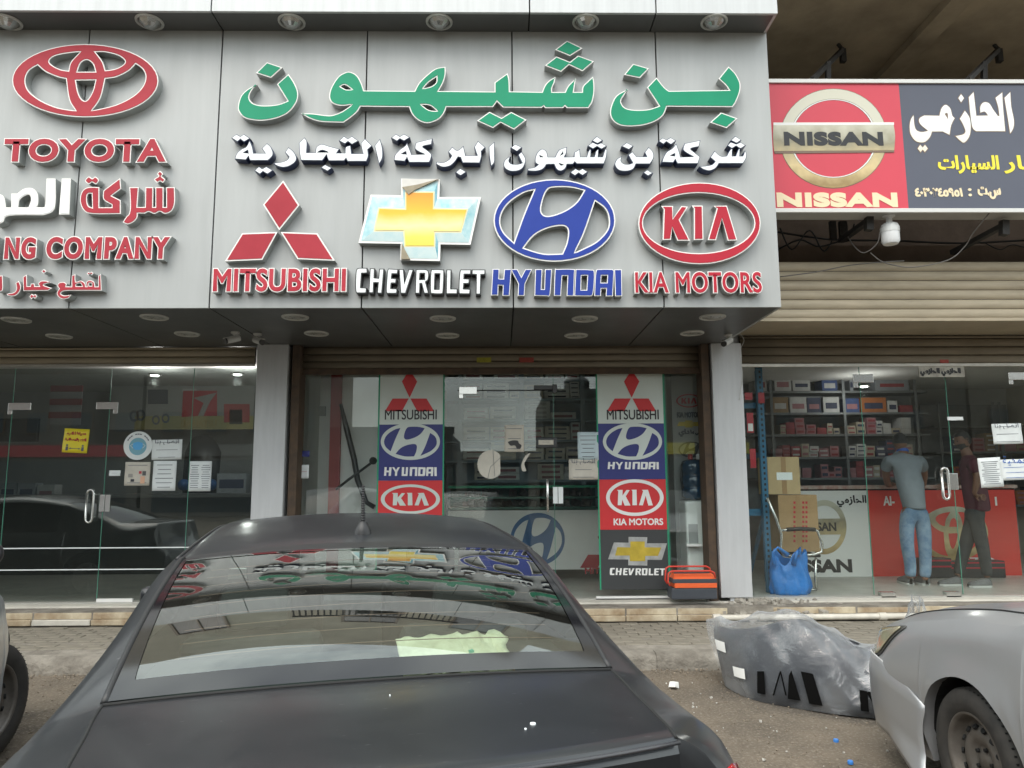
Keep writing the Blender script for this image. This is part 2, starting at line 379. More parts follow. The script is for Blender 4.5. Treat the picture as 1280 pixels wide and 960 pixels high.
# ---------------------------------------------------------------- channel letters
def LP(s, ox, oy, k, Y):
    r = []
    for x, y in parse(s): p = PY(ox + x / k, oy + y / k, Y); r.append((p.x, p.z))
    return r
def EP(cx, cy, rx, ry, Y, n=48, rot=0):
    r = []
    for x, y in ell(cx, cy, rx, ry, n, rot=rot): p = PY(x, y, Y); r.append((p.x, p.z))
    return r
def channel(name, loops, root, body=None, rim=None, face=None, rw=.010, yb=YF, depth=DEP, facename=None):
    body = body or M_ret; rim = rim or M_rim
    loops = orient(loops); to = lambda x, y, z: (x, yb - z, y)
    mb = MB(); slab(mb, loops, .0, depth, to=to, front=False); mb.k = 1; slab(mb, loops, 0, depth, to=to, side=False)
    o = mb.build(name, [body, rim], root)
    if face:
        lo = [inset(l, rw) for l in loops]
        MB2 = MB(); slab(MB2, lo, depth - .001, depth + .004, to=to); MB2.build(facename or name + '_face', face, o)
    return o
def tletter(name, ch, x0, z0, sx, sz, root, body, rim, face, rw, yb, depth, off, sk=0.0):
    o = None; nrm = 'letter_dot' if name == 'letter' else name
    to = lambda x, y, z: (x, yb - z, y); mb = MB(); mf = MB()
    for g_ in glyphs(ch):
        W_ = [[(x0 + (p[0] + sk * p[1]) * sx, z0 + p[1] * sz) for p in l] for l in g_]
        lb = [inset(l, -(off + (rw if face else 0))) for l in W_]
        mb.k = 0; slab(mb, lb, 0, depth, to=to, front=False); mb.k = 1; slab(mb, lb, 0, depth, to=to, side=False)
        if face: slab(mf, [inset(l, -off) for l in W_], depth - .001, depth + .004, to=to)
    o = mb.build(name, [body, rim], root)
    if face: mf.build(name + '_face', face, o)
    return o
def word(s, box, root, name='letter', Y=YF, depth=DEP, body=None, rim=None, face=None, rw=.010, off=.008, sk=0.0, track=0.0):
    """box: photo left, top, right, bottom of the front faces; off = extra boldness in metres"""
    body = body or M_ret; rim = rim or M_rim; q = off + (rw if face else 0)
    yf = Y - depth; l, t, r, b = box; a = PY(l, (t + b) / 2, yf).x + q; c = PY(r, (t + b) / 2, yf).x - q; zt = PY((l + r) / 2, t, yf).z - q; zb = PY((l + r) / 2, b, yf).z + q
    bb = tbox(s); iw = tbox('I')[1]
    pos = [(tbox(s[:i] + 'I')[1] - iw) + track * i for i in range(len(s))]
    bb = (bb[0], bb[1] + track * (len(s) - 1), bb[2], bb[3])
    sx = (c - a) / (bb[1] - bb[0]); sz = (zt - zb) / (bb[3] - bb[2])
    for ch, p in zip(s, pos):
        if ch == ' ': continue
        tletter(name, ch, a + (p - bb[0]) * sx, zb - bb[2] * sz, sx, sz, root, body, rim, face, rw, Y, depth, off, sk)
def sign(name, px_, label, Y=YF):
    return empty(name, PY(px_[0], px_[1], Y), label, 'sign')
F = YF - DEP
# green name
gs = sign('raised_sign', (610, 150), 'big green Arabic name with white edges, the largest raised lettering under the top lamps')
k = (780, 60, 8, F)
channel('letter', [LP('1045,185* 1110,250 1155,330 1165,385 1155,450 1120,540 1085,590* 430,585* 400,660 350,710 270,750 150,778 0,780 -90,745 -135,680 -135,600 -80,480 42,410* 5,465 -30,530 0,590 60,614 150,620 250,612 350,580* 230,395* 325,295* 400,390 450,430* 1050,420* 1010,365 945,308*', *k)], gs, face=M_grn)
channel('letter_dot', [LP('90,158* 250,205* 158,300* 0,268*', *k)], gs, face=M_grn)
channel('letter_dot', [LP('970,645* 1135,705* 1025,800* 860,745*', *k)], gs, face=M_grn)
k = (280, 40, 8, F)
channel('letter', [LP('645,420* 700,500 735,580 740,650 715,720 650,800 560,850 440,880 330,885 210,860 150,800 140,740 170,640 240,570 330,525* 280,580 252,650 280,705 350,732 450,735 550,722 635,690* 530,522*', *k)], gs, face=M_grn)
channel('letter_dot', [LP('430,303* 585,355* 470,458* 320,410*', *k)], gs, face=M_grn)
k = (400, 60, 8, F)
channel('letter', [LP('300,238 370,275 415,350 440,425* 945,430* 990,350 1070,270 1160,205 1255,188* 1255,270 1230,350 1185,430* 1745,436* 1745,345* 1875,252* 1893,320 1898,434* 2220,440* 2250,370 2300,320 2355,290* 2345,345 2322,400 2322,440* 2450,440* 2480,380 2560,302* 2550,360 2538,440* 2620,440* 2628,385 2680,330 2730,285* 2742,350 2742,450 2722,540 2685,600* 2470,600* 2450,580* 2430,600* 2250,600* 2237,582* 2215,597* 1830,595* 1770,535* 1730,590* 1265,590* 1240,650 1190,710 1110,745 1050,748 980,720 920,660 890,590* 405,585* 370,640 300,700 235,745* 100,742 0,735 -100,705 -190,655* -80,655 40,670 120,672 220,635 320,567* 210,577 130,555 95,510 95,450 120,380 180,290 240,250', *k),
    LP('205,385* 250,368 320,415* 260,415', *k), LP('1030,405* 1090,340 1165,290* 1160,345 1110,385', *k), LP('1010,565* 1100,575 1170,630* 1090,620', *k)], gs, face=M_grn)
channel('letter_dot', [LP('1695,638* 1815,700* 1912,640* 2065,718* 1940,815* 1805,745* 1730,800* 1570,728*', *k)], gs, face=M_grn)
k = (640, 40, 8, F)
channel('letter_dot', [LP('550,88* 705,162* 580,240* 430,178*', *k)], gs, face=M_grn)
channel('letter_dot', [LP('445,245* 580,300* 660,235* 820,295* 705,392* 570,328* 490,398* 328,335*', *k)], gs, face=M_grn)
# white Arabic line with navy returns
ws = sign('raised_sign', (612, 215), 'white Arabic company line with dark navy sides right under the green name')
WK = dict(body=M_navy, rim=M_navy, face=M_wht, rw=.006)
def W(o, part, *ls): channel(part, [LP(l, o[0], o[1], 8, F) for l in ls], ws, **WK)
o = (800, 160)
W(o, 'letter', '745,228* 790,270 820,285* 865,280* 885,240 910,205* 925,205* 922,280* 955,280* 970,240 985,205* 1000,205* 998,280* 1028,280* 1050,222* 1066,260 1060,310 1030,357* 790,357* 760,400 700,430 630,415 590,385* 660,378 720,365 748,335* 700,295*')
W(o, 'letter', '362,155* 390,230 405,290* 535,290* 470,255 428,215 445,155* 605,122* 590,188* 510,208 540,240 602,290* 580,358* 372,358* 352,318* 335,348* 218,345* 230,300 265,240 320,205', '300,278* 345,258* 345,280*')
W(o, 'letter_dot', '225,98* 265,118* 305,95* 362,128* 310,168* 262,140* 235,165* 182,132*')
W(o, 'letter_dot', '952,80* 1015,122* 965,155* 905,125*'); W(o, 'letter_dot', '905,140* 962,160* 1005,142* 1060,175* 1005,210* 960,183* 920,208* 870,178*')
o = (700, 160)
W(o, 'letter', '885,190* 930,240 937,300 900,362* 760,362* 730,415 660,435 590,425 555,390 548,350 575,305 622,283* 612,330 640,358 690,362 725,350* 680,270* 725,236* 765,287* 865,287* 845,245*')
W(o, 'letter_dot', '665,145* 735,180* 690,218* 613,185*'); W(o, 'letter_dot', '870,418* 932,452* 880,482* 830,448*')
W(o, 'letter_dot', '368,83* 430,125* 375,158* 318,128*'); W(o, 'letter_dot', '325,142* 375,164* 410,148* 470,180* 415,214* 370,187* 330,212* 275,180*')
W(o, 'letter_dot', '155,405* 190,425* 225,405* 280,440* 225,477* 185,452* 150,480* 100,445*')
o = (560, 160)
W(o, 'letter', '735,238* 770,290 776,340 750,400 700,430 630,435 575,410 555,370 570,320 632,272* 610,330 640,360 700,362 740,350* 700,270*')
W(o, 'letter_dot', '670,160* 742,195* 690,237* 625,200*')
W(o, 'letter', '870,310 890,250 940,210 985,235 1000,290* 1070,290* 1110,220 1190,190* 1185,250 1165,290* 1260,288* 1262,245* 1318,210* 1325,288* 1385,288* 1400,240 1415,215* 1432,215* 1428,288* 1462,288* 1475,240 1492,215* 1508,215* 1503,288* 1545,288* 1568,215* 1590,215 1585,290 1560,360* 1285,360* 1268,342* 1250,364* 1190,366* 1175,405 1130,432 1085,415 1060,365* 985,367* 950,412 880,434 795,430* 797,403* 860,395 900,368* 875,350', '915,272* 955,292* 925,290*', '1120,278* 1150,232* 1147,260*', '1105,350* 1158,370* 1130,374*')
W(o, 'letter', '465,138* 468,300 462,350 430,387* 412,280 408,188*')
W(o, 'letter', '300,130* 375,195* 335,235* 335,290 318,352* 145,350* 125,298* 102,292* 60,350 10,385 -60,392 -120,362* -115,338* -50,345 10,315 35,278* 2,240* 42,188* 95,225 155,178* 177,275* 290,275* 275,230 262,190*')
W(o, 'letter_dot', '122,403* 187,440* 125,480* 73,445*')
o = (420, 160)
W(o, 'letter', '710,145* 745,230 757,266* 890,266* 830,240 788,205 800,145* 967,105* 955,167* 870,187 910,220 957,270 935,346* 730,346* 710,298* 690,336* 580,326* 590,270 640,215 690,180', '652,260* 697,238* 702,262*')
W(o, 'letter_dot', '600,60* 640,85* 680,60* 742,95* 680,132* 640,110* 610,134* 550,100*')
W(o, 'letter', '440,108* 465,200 465,300 430,367* 405,260 385,180*')
o = (280, 160)
W(o, 'letter', '1410,105* 1482,180* 1440,217* 1445,280 1425,336* 1235,336* 1220,306* 1205,330* 1045,330* 1025,272* 985,328* 770,326* 755,250 750,150* 805,95* 832,140 827,246* 915,246* 925,190 980,162 1060,185 1157,210* 1130,250* 1210,250* 1218,190 1268,175* 1277,256* 1388,256* 1375,200 1368,155*', '935,246* 985,225 1045,246*')
W(o, 'letter_dot', '1010,366* 1082,400* 1035,434* 968,398*'); W(o, 'letter_dot', '1200,82* 1240,108* 1280,82* 1347,130* 1280,167* 1240,137* 1210,162* 1148,128*')
W(o, 'letter', '645,193* 700,240 727,300 710,345 650,385 580,395 520,375 493,350* 570,342 630,320 650,290* 610,245*')
W(o, 'letter', '255,120* 285,190 297,252* 410,252* 378,205* 430,153* 470,190 492,250 480,290 440,327* 260,327* 245,288* 220,322* 108,312* 125,260 170,215 225,185', '193,248* 237,225* 242,252*')
W(o, 'letter_dot', '125,62* 165,85* 200,62* 264,105* 200,142* 165,114* 135,140* 73,100*'); W(o, 'letter_dot', '350,385* 385,408* 425,385* 492,425* 435,464* 390,437* 360,464* 303,428*')
# three diamonds
o = (250, 210, 3.5556, F)
ms = sign('raised_sign', (350, 325), 'red three diamond emblem with white edges above the red capital letters')
for s in ('370,55* 442,165* 352,277* 280,163*', '345,284* 277,408* 110,415* 187,290*', '358,284* 522,290* 600,412* 433,405*'):
    channel('diamond', [LP(s, *o)], ms, face=M_red, rw=.013)
mw = sign('raised_sign', (350, 370), 'red capital letters spelling MITSUBISHI, darker towards the bottom, below the three diamonds')
word('MITSUBISHI', (265.5, 334.5, 433.5, 365.5), mw, face=M_dred, rw=.009, off=.007, track=.035)
# gold cross
o = (440, 215, 7.529, F)
cs = sign('raised_sign', (525, 325), 'gold bowtie cross emblem with pale blue bevels and peeling print at its top')
OUT = '462,62* 828,70* 822,235* 1215,235* 1115,685* 832,680* 828,838* 455,830* 458,675* 60,668* 175,213* 462,220*'
INN = '500,190* 778,190* 775,345* 1095,350* 1030,575* 785,575* 785,712* 492,712* 485,565* 205,565* 250,340* 500,350*'
ob = channel('emblem_box', [LP(OUT, *o)], cs, rim=M_rim)
MB3 = MB(); lo = [inset(l, .015) for l in orient([LP(OUT, *o)])]
M_gold = gradmat('gold_print', [(0, (.78, .60, .04)), (.25, (.82, .66, .10)), (.42, (.86, .76, .38)), (.6, (.80, .50, .03)), (1, (.70, .22, .02))], .05, .72, amt=.12); M_gold2 = mat('pale_gold_rim', (.85, .74, .42), .4)
M_bev = [mat('bevel_blue', (.22, .50, .56), .35, noise=(9, .0), col2=(.62, .74, .74)), mat('bevel_pale', (.66, .76, .75), .35, noise=(9, .0), col2=(.50, .68, .70)), mat('bevel_teal', (.12, .36, .45), .35, noise=(9, .0), col2=(.40, .62, .68)), mat('bevel_line', (.10, .20, .25), .5)]
oi = LP(INN, *o); oo = [Vector(p) for p in inset(orient([LP(OUT, *o)])[0], .02)]; oi_ = [Vector(p) for p in orient([oi])[0]]
oo = [Vector(p) for p in inset(LP(OUT, *o), -.02)]; oi_ = [Vector(p) for p in oi]
if abs(area([tuple(p) for p in oo])) > abs(area(LP(OUT, *o))): oo = [Vector(p) for p in inset(LP(OUT, *o), .02)]
yfr = YF - DEP - .002
for i in range(12):
    a, b, c, d = oo[i], oo[(i + 1) % 12], oi_[(i + 1) % 12], oi_[i]
    hz = abs((b - a).x) > abs((b - a).y); m = {0: 0, 1: 2, 2: 0, 3: 0, 4: 1, 5: 2, 6: 1, 7: 2, 8: 1, 9: 0, 10: 0, 11: 2}[i]
    MB().add([(a.x, yfr, a.y), (b.x, yfr, b.y), (c.x, yfr - .012, c.y), (d.x, yfr - .012, d.y)], [(0, 1, 2, 3)]).build('bevel_facet', M_bev[m], ob)
channel('gold_edge', [oi], ob, body=M_gold2, rim=M_gold2, yb=YF - DEP, depth=.014)
li = [inset(l, .013) for l in orient([oi])]; channel('gold_face', li, ob, body=M_gold, rim=M_gold, yb=YF - DEP, depth=.018)
M_peel = mat('peeling_backing', (.36, .31, .22), .7, noise=(14, .3))
def flapm(s, nm_, m, dz=.022): channel(nm_, [LP(s, *o)], ob, body=m, rim=m, yb=YF - DEP, depth=dz)
flapm('472,72* 820,72* 800,84* 478,158*', 'bare_patch', mat('bare_acrylic', (.66, .64, .60), .5, noise=(10, .12)), .016)
flapm('475,152* 620,128* 808,78* 700,130* 590,180* 535,222* 510,190*', 'peeled_flap', M_peel, .026)
flapm('470,672* 500,735* 548,825* 465,825*', 'peeled_flap', M_peel, .020)
cw = sign('raised_sign', (525, 370), 'white capital letters with black edges spelling CHEVROLET below the gold cross')
o = (440, 330, 3.765, F)
CH = {'C': ['35,20* 70,20* 72,42* 45,44* 40,112* 68,114* 66,136* 32,136 18,125 20,35'],
 'H': ['86,22* 106,22* 104,66* 126,68* 130,24* 150,24* 140,138* 120,137* 124,88* 102,88* 100,136* 80,135*'],
 'E': ['178,24* 216,26* 214,46* 188,46* 185,68* 208,70* 206,90* 184,90* 182,116* 212,118* 210,138* 176,138 162,128 168,34'],
 'V': ['222,26* 242,26* 246,98* 268,26* 288,27* 252,138* 230,138*'],
 'R': [['302,27* 345,27 360,38 358,72 346,84* 360,138* 340,138* 328,92* 320,92* 318,138* 298,138*'], ['322,46* 340,46* 340,72* 320,72*']],
 'O': [['385,27 425,28 432,38 428,128 420,140 380,139 370,130 372,36'], ['392,48* 412,48* 408,118* 390,118*']],
 'L': ['446,28* 466,28* 464,118* 496,118* 494,140* 444,140*'], 'E2': ['520,28* 560,28* 558,48* 528,48* 526,70* 552,72* 550,92* 526,92* 524,118* 556,120* 554,140* 516,140 504,130 508,38'],
 'T': ['566,28* 626,28* 625,49* 606,50* 604,142* 584,142* 586,50* 565,48*']}
for kx, v in CH.items():
    ls = [LP(q if isinstance(q, str) else q[0], *o) for q in v]; ls = [inset(orient([l])[0], -.004) if j == 0 else l for j, l in enumerate(ls)]
    channel('letter', ls, cw, body=M_blk, rim=M_blk, face=M_wht, rw=.009, facename='letter_face')
# blue slanted H emblem
o = (600, 210, 3.5556, F)
hs = sign('raised_sign', (693, 330), 'blue oval emblem with a slanted letter H in it')
E4 = ['240,98* 195,110 140,145 105,185 90,235 105,285 150,330* 195,205', '462,100* 400,86 330,86 300,97 280,140 272,190 290,212 330,208 385,185 430,150', '512,147* 555,180 572,225 565,275 520,325 465,355 422,375* 465,285', '195,355* 240,300 300,268 365,257 390,275 385,330 365,380* 280,380']
ctr = EP(600 + 331 / 3.5556, 210 + 233 / 3.5556, 271 / 3.5556, 183 / 3.5556, F)
channel('emblem', [ctr] + [LP(s, *o) for s in E4], hs, face=M_blu, rw=.012)
hw = sign('raised_sign', (693, 370), 'blue capital letters spelling HYUNDAI below the blue oval')
o = (440, 330, 3.765, F)
HY = [['665,27* 690,27* 688,72* 716,74* 720,28* 747,28* 738,146* 712,146* 714,98* 686,96* 684,144* 658,144*'],
 ['752,28* 776,28* 797,68* 818,28* 842,28* 812,92* 808,146* 784,146* 786,92*'], ['866,28* 892,28* 888,122* 908,122* 912,28* 937,28* 930,138 918,147* 862,146*'],
 ['968,28 1040,28 1044,40 1040,147* 1014,147* 1018,52* 986,52* 980,147* 954,146* 958,38'], [['1056,28* 1120,30 1138,42 1132,135 1118,148* 1050,147*'], ['1080,54* 1108,54* 1104,122* 1078,122*']],
 [['1168,28 1225,28* 1230,34* 1224,148* 1198,148* 1200,112* 1170,112* 1168,147* 1144,147* 1150,40'], ['1174,54* 1202,54* 1200,88* 1172,88*']], ['1238,29* 1266,29* 1268,148* 1242,148*']]
for v in HY: channel('letter', [inset(orient([l])[0], -.007) if j == 0 else l for j, l in enumerate([LP(q if isinstance(q, str) else q[0], *o) for q in v])], hw, face=M_blu, rw=.007)
# red oval with three letters
o = (780, 220, 6, F)
ks = sign('raised_sign', (872, 330), 'red oval ring with three red letters KIA standing inside it')
channel('ring', [EP(780 + 566 / 6, 220 + 355 / 6, 459 / 6, 306 / 6, F), EP(780 + 560 / 6, 220 + 353 / 6, 418 / 6, 226 / 6, F)], ks, face=M_kred, rw=.010)
for s in ('278,225* 368,225* 366,320* 430,225* 480,230* 418,330* 495,485* 400,485* 362,385* 352,478* 290,480* 298,250*', '508,222* 590,222* 596,478* 524,480* 524,245*', '672,225* 772,222* 850,482* 778,485* 735,320* 690,482* 628,480* 695,245*'):
    channel('letter', [LP(s, *o)], ks, face=M_kred, rw=.010)
kw = sign('raised_sign', (872, 370), 'red capital letters spelling KIA MOTORS below the red oval')
word('KIA MOTORS', (793, 339, 953, 367), kw, face=M_kred, rw=.008, off=.004, track=.03)
# left shop: oval emblem and lines
o = (0, 40, 8, F)
ts = sign('raised_sign', (110, 150), 'red emblem of three crossing ovals with white edges at the left of the fascia')
q1 = (0, 0, 4.5714, F)
channel('emblem', [EP(487.5 / 4.5714, 461 / 4.5714, 418 / 4.5714, 209 / 4.5714, F)] + [LP(s, *q1) for s in (
 '458,297* 420,300 340,312 295,330 282,355 310,380 350,398 392,405* 405,355', '545,297* 600,298 670,315 708,340 712,362 680,385 640,398 603,402* 585,350', '497,343 530,365 545,410* 442,410* 462,360', '434,460* 546,458* 530,520 505,565 485,577 462,560 445,520',
 '215,372* 165,405 145,460 165,520 235,575 330,615 432,632* 395,570 377,450* 330,440 260,410', '775,365* 815,395 832,440 815,495 760,550 660,600 525,632* 575,560 602,450* 665,440 735,405')], ts, face=M_red, rw=.010)
tw = sign('raised_sign', (105, 215), 'wide red capital letters spelling TOYOTA below the crossing ovals')
word('TOYOTA', (4, 172.5, 208, 203.5), tw, face=M_red, rw=.009, off=.012, track=.05)
o = (0, 210, 5.333, F)
aw = sign('raised_sign', (110, 270), 'large Arabic line, red word beside plain white letters, under the wide red capitals')
def A(part, face, body, *ls): channel(part, [LP(l, *o) for l in ls], aw, face=face, body=body, rw=.009)
A('letter', M_red, M_ret, '1165,128* 1166,230 1145,285 1100,305 1065,290 1030,305 990,292 965,303* 918,303* 915,330 890,360 850,375 818,362* 842,325 860,305 868,250 862,128* 925,128* 920,200 915,260* 967,260* 970,128* 1022,128* 1020,260* 1036,260* 1036,128* 1090,128* 1090,260* 1108,260* 1108,128*')
A('letter', M_red, M_ret, '802,66* 808,138* 745,185* 805,215* 805,306* 620,306 560,285 533,220 548,155 590,128 662,128* 662,262* 745,262* 745,245* 690,210 690,150*', '585,175 612,170* 615,264* 590,252 580,215')
A('letter_dot', M_red, M_ret, '592,57 617,70 635,57 660,80 640,108 613,95 592,108 567,85')
A('letter_dot', M_red, M_ret, '1067,20 1088,40 1078,55 1100,75 1085,98 1067,88 1048,98 1028,75 1057,55 1048,40')
A('letter', M_wht, M_ret, '412,70* 472,70* 462,310* 393,310*')
A('letter', M_wht, M_ret, '310,70* 370,70* 370,230 350,290 290,314* 60,318 20,360 -30,380* -60,180* 0,175 30,200 40,262* 75,262* 75,170* 115,170* 160,138 215,135 250,170 255,230 245,262* 290,262* 302,240', '122,262* 130,215 165,185 198,180 206,215 190,262*')
nw = sign('raised_sign', (110, 335), 'slim red capital letters spelling ...ING COMPANY on the left fascia')
word('TRADI', (-106, 295.5, -4, 325), nw, face=M_red, rw=.009, off=.009, track=.08); word('NG', (5, 295.5, 46, 325), nw, face=M_red, rw=.009, off=.010, track=.10); word('COMPANY', (57, 295, 212, 325), nw, face=M_red, rw=.009, off=.010, track=.10)
lw = sign('raised_sign', (65, 370), 'lowest and smallest red Arabic line on the left fascia')
o = (0, 210, 5.333, F)
def AL(part, *ls): channel(part, [LP(l, *o) for l in ls], lw, face=M_red, rw=.007)
AL('letter', '655,722* 672,705* 678,817* 455,817* 420,822 405,838 430,850 475,845* 455,868 415,874 386,855 380,830 395,805* 383,785 395,765 425,760 445,772* 440,790* 478,790* 478,718* 503,708* 505,758 540,750 567,768 572,790* 580,790* 576,760 600,748 628,760 634,790* 655,790*', '594,768* 612,768* 612,786* 594,786*', '508,776 535,768 548,788* 508,788*')
AL('letter_dot', '578,703* 590,692* 600,700* 610,690* 624,702* 610,716* 600,707* 590,717*')
AL('letter', '153,727* 178,710* 181,788* 203,788* 206,770* 230,770* 232,788* 262,788* 256,770 275,753 310,752 338,764* 305,772 292,782 348,800* 320,817* 156,820*')
AL('letter_dot', '293,673* 310,690* 293,705* 276,690*'); AL('letter_dot', '212,838* 224,848* 236,840* 248,855* 234,872* 222,862* 210,876* 196,856*')
AL('letter', '125,752* 140,790 130,825 100,852 55,852 44,838* 92,830 110,805 104,768*'); AL('letter', '-20,722* 18,716* 20,800 12,822* -25,822*')
# ================================================================= ground, kerb, pavement, steps
M_gnd = mat('dusty_asphalt', (.185, .150, .112), .9, noise=(1.6, .0), col2=(.10, .082, .062), bump=(46, .9, .02))
nt = M_gnd.node_tree; N_ = nt.nodes; L_ = nt.links; b_ = N_['Principled BSDF']; src_ = b_.inputs['Base Color'].links[0].from_socket
tc_ = N_.new('ShaderNodeTexCoord'); n1_ = N_.new('ShaderNodeTexNoise'); n1_.inputs['Scale'].default_value = .55; n1_.inputs['Detail'].default_value = 7; n1_.inputs['Distortion'].default_value = 1.2; L_.new(tc_.outputs['Object'], n1_.inputs['Vector'])
r1_ = N_.new('ShaderNodeMapRange'); r1_.inputs['From Min'].default_value = .50; r1_.inputs['From Max'].default_value = .66; r1_.inputs['To Max'].default_value = .8; L_.new(n1_.outputs['Fac'], r1_.inputs['Value'])
x1_ = N_.new('ShaderNodeMix'); x1_.data_type = 'RGBA'; x1_.inputs['B'].default_value = (.055, .046, .038, 1); L_.new(src_, x1_.inputs['A']); L_.new(r1_.outputs['Result'], x1_.inputs['Factor'])
n2_ = N_.new('ShaderNodeTexNoise'); n2_.inputs['Scale'].default_value = 55; n2_.inputs['Detail'].default_value = 4; L_.new(tc_.outputs['Object'], n2_.inputs['Vector']); r2_ = N_.new('ShaderNodeMapRange'); r2_.inputs['From Min'].default_value = .52; r2_.inputs['From Max'].default_value = .74; r2_.inputs['To Max'].default_value = .6; L_.new(n2_.outputs['Fac'], r2_.inputs['Value'])
x2_ = N_.new('ShaderNodeMix'); x2_.data_type = 'RGBA'; x2_.inputs['B'].default_value = (.34, .30, .24, 1); L_.new(x1_.outputs['Result'], x2_.inputs['A']); L_.new(r2_.outputs['Result'], x2_.inputs['Factor']); L_.new(x2_.outputs['Result'], b_.inputs['Base Color'])
M_gnd2 = mat('far_asphalt', (.10, .095, .088), .9, noise=(.7, .25))
M_pave = mat('dirty_paver', (.25, .225, .18), .85, noise=(2, .45), bump=(45, .35, .006))
M_mort = mat('paver_sand', (.11, .095, .075), .95, noise=(20, .3))
M_conc = mat('worn_concrete', (.29, .265, .225), .88, noise=(4.5, .0), col2=(.13, .115, .095), bump=(26, .9, .02))
M_stone = mat('cream_stone', (.56, .49, .36), .7, noise=(5, .0), col2=(.28, .20, .12), bump=(25, .35, .006))
M_stone2 = mat('pale_stone', (.62, .59, .52), .65, noise=(4, .25), bump=(25, .3, .005))
M_rub = mat('rubble_plaster', (.40, .37, .32), .9, noise=(12, .4), bump=(30, .6, .01))
YK = 6.66; ZK = .125; YS = 8.10; ZF = .31; YG = 8.62
# ground: one sheet, finely rippled where it is in view
def fbm(x, y, s=1.0):
    return (math.sin(x * 2.1 * s + 1.3) * math.cos(y * 1.7 * s + .4) + .5 * math.sin(x * 5.3 * s + y * 3.1 * s) + .25 * math.sin(x * 11.7 * s - y * 9.2 * s + 2) + .12 * math.sin(x * 23 * s + y * 19 * s)) / 1.9
mb = MB(); P = []
gx = [-60, -30, -14, -9] + [-8 + .16 * i for i in range(101)] + [9, 14, 30, 60]; gy = [-60, -30, -14, -6, -2, 0, 1] + [1.6 + .15 * i for i in range(34)] + [6.64, 6.9, 9, 30, 60]
for x in gx: P.append([(x, y, (fbm(x, y) * .012 - .004 if 1.6 < y < 6.7 and abs(x) < 8.2 else -.004) - (.0 if y < 6.65 else .1)) for y in gy])
gobj = mb.grid(P).build('ground', M_gnd, smooth=True); tag(gobj, kind='structure')
# kerb of worn blocks
kr = empty('kerb', (0, YK, 0), kind='structure')
bx('kerb_core', (-8, YK + .03, -.05), (8, YK + .17, ZK - .05), M_mort, kr)
x = -8.0; i = 0
while x < 8:
    L_ = .78 + .05 * math.sin(i * 2.7); q = MB(); n = 9; P = []
    for a in range(n):
        u = x + .002 + (L_ - .004) * a / (n - 1); r_ = .012 * fbm(u, i, 3); ch = .03 * max(0, math.sin(u * 3.3 + 1)) if a not in (0, n - 1) else 0
        P.append([(u, YK - .01, -.06), (u, YK + r_, -.01), (u, YK + r_ * 1.4, ZK - .055 - ch * .6), (u, YK + .014 + ch, ZK - .018 - ch * .3), (u, YK + .045 + ch, ZK + r_ * .3), (u, YK + .17, ZK + .004)])
    q.grid(P).build('kerb_block', M_conc, kr, smooth=True, angle=50); x += L_; i += 1
# sloping concrete apron between kerb and pavers, then pavers
q = MB(); P = []
for a in range(120):
    u = -8 + 16 * a / 119; P.append([(u, YK + .165, ZK - .004), (u, YK + .35, ZK + .006 + fbm(u, 1, 2) * .006), (u, YK + .62 + .03 * fbm(u, 3, 2), ZK + .012)])
ap = q.grid(P).build('pavement_edge', M_conc, smooth=True); tag(ap, kind='structure')
pv = empty('pavement', (0, 7.6, ZK), kind='structure')
bx('paver_bed', (-9, YK + .3, ZK - .1), (9, YS + .05, ZK + .0), M_mort, pv)
pm = None; n = 0
sh = []
for v in range(6):
    zz = .006 * (v % 3 - 1); q = MB(); q.box((-.098, -.049, -.03), (.098, .049, .0)); o = q.build('paver', M_pave, None, bevel=.004); sh.append(o.data); bpy.data.objects.remove(o)
rest = MB(); tilt = random.Random(3)
for j in range(13):
    for i in range(-40, 41):
        yy = YK + .40 + .105 * j; xx = i * .205 + (.1 if j % 2 else 0)
        if yy > YS - .02 or abs(xx) > 8: continue
        vis = 0 if n > 292 else 1
        px_ = proj((xx, yy, ZK))[0]
        if vis and (-20 < px_ < 250 or 770 < px_ < 1290) and j % 1 == 0:
            o = bpy.data.objects.new('paver', sh[n % 6]); C.objects.link(o); o.parent = pv
            o.location = Vector((xx, yy, ZK + .014 + tilt.uniform(-.004, .003))) - pv.location; o.rotation_euler = (tilt.uniform(-.02, .02), tilt.uniform(-.02, .02), tilt.uniform(-.015, .015)); n += 1
            md = o.modifiers.new('bevel', 'BEVEL'); md.width = .004; md.segments = 1
        else: rest.box((xx - .098, yy - .049, ZK - .01), (xx + .098, yy + .049, ZK + .012 + tilt.uniform(-.003, .003)))
tag(rest.build('paver_field', M_pave, pv), kind='stuff')
# step in front of the shops: cream stone blocks over a pale strip
st = empty('step', (0, YS, ZK), kind='structure')
bx('step_core', (-9, YS + .04, ZK - .02), (9, YG + .1, ZF - .03), M_conc, st)
x = -8.6; rr = random.Random(5); i = 0
while x < 8.8:
    L_ = rr.choice((.55, .62, .9, .48)); broken = 2.62 < x + L_ / 2 < 3.35
    if not broken:
        bx('step_stone', (x + .004, YS + rr.uniform(0, .012), ZK + .015), (x + L_ - .006, YS + .11, ZK + .075), M_stone2 if i % 4 == 2 else M_stone, st, bevel=.008)
        bx('step_stone', (x + .01, YS + .03 + rr.uniform(0, .01), ZK + .077), (x + L_ - .004, YS + .16, ZK + .145), M_stone, st, bevel=.008)
    x += L_; i += 1
bx('step_top', (-9, YS + .09, ZK + .14), (9, YS + .33, ZF - .06), M_conc, st, bevel=.01)
bx('step_top', (-9, YS + .27, ZK + .14), (9, YG - .06, ZF - .012), M_stone2, st, bevel=.008)
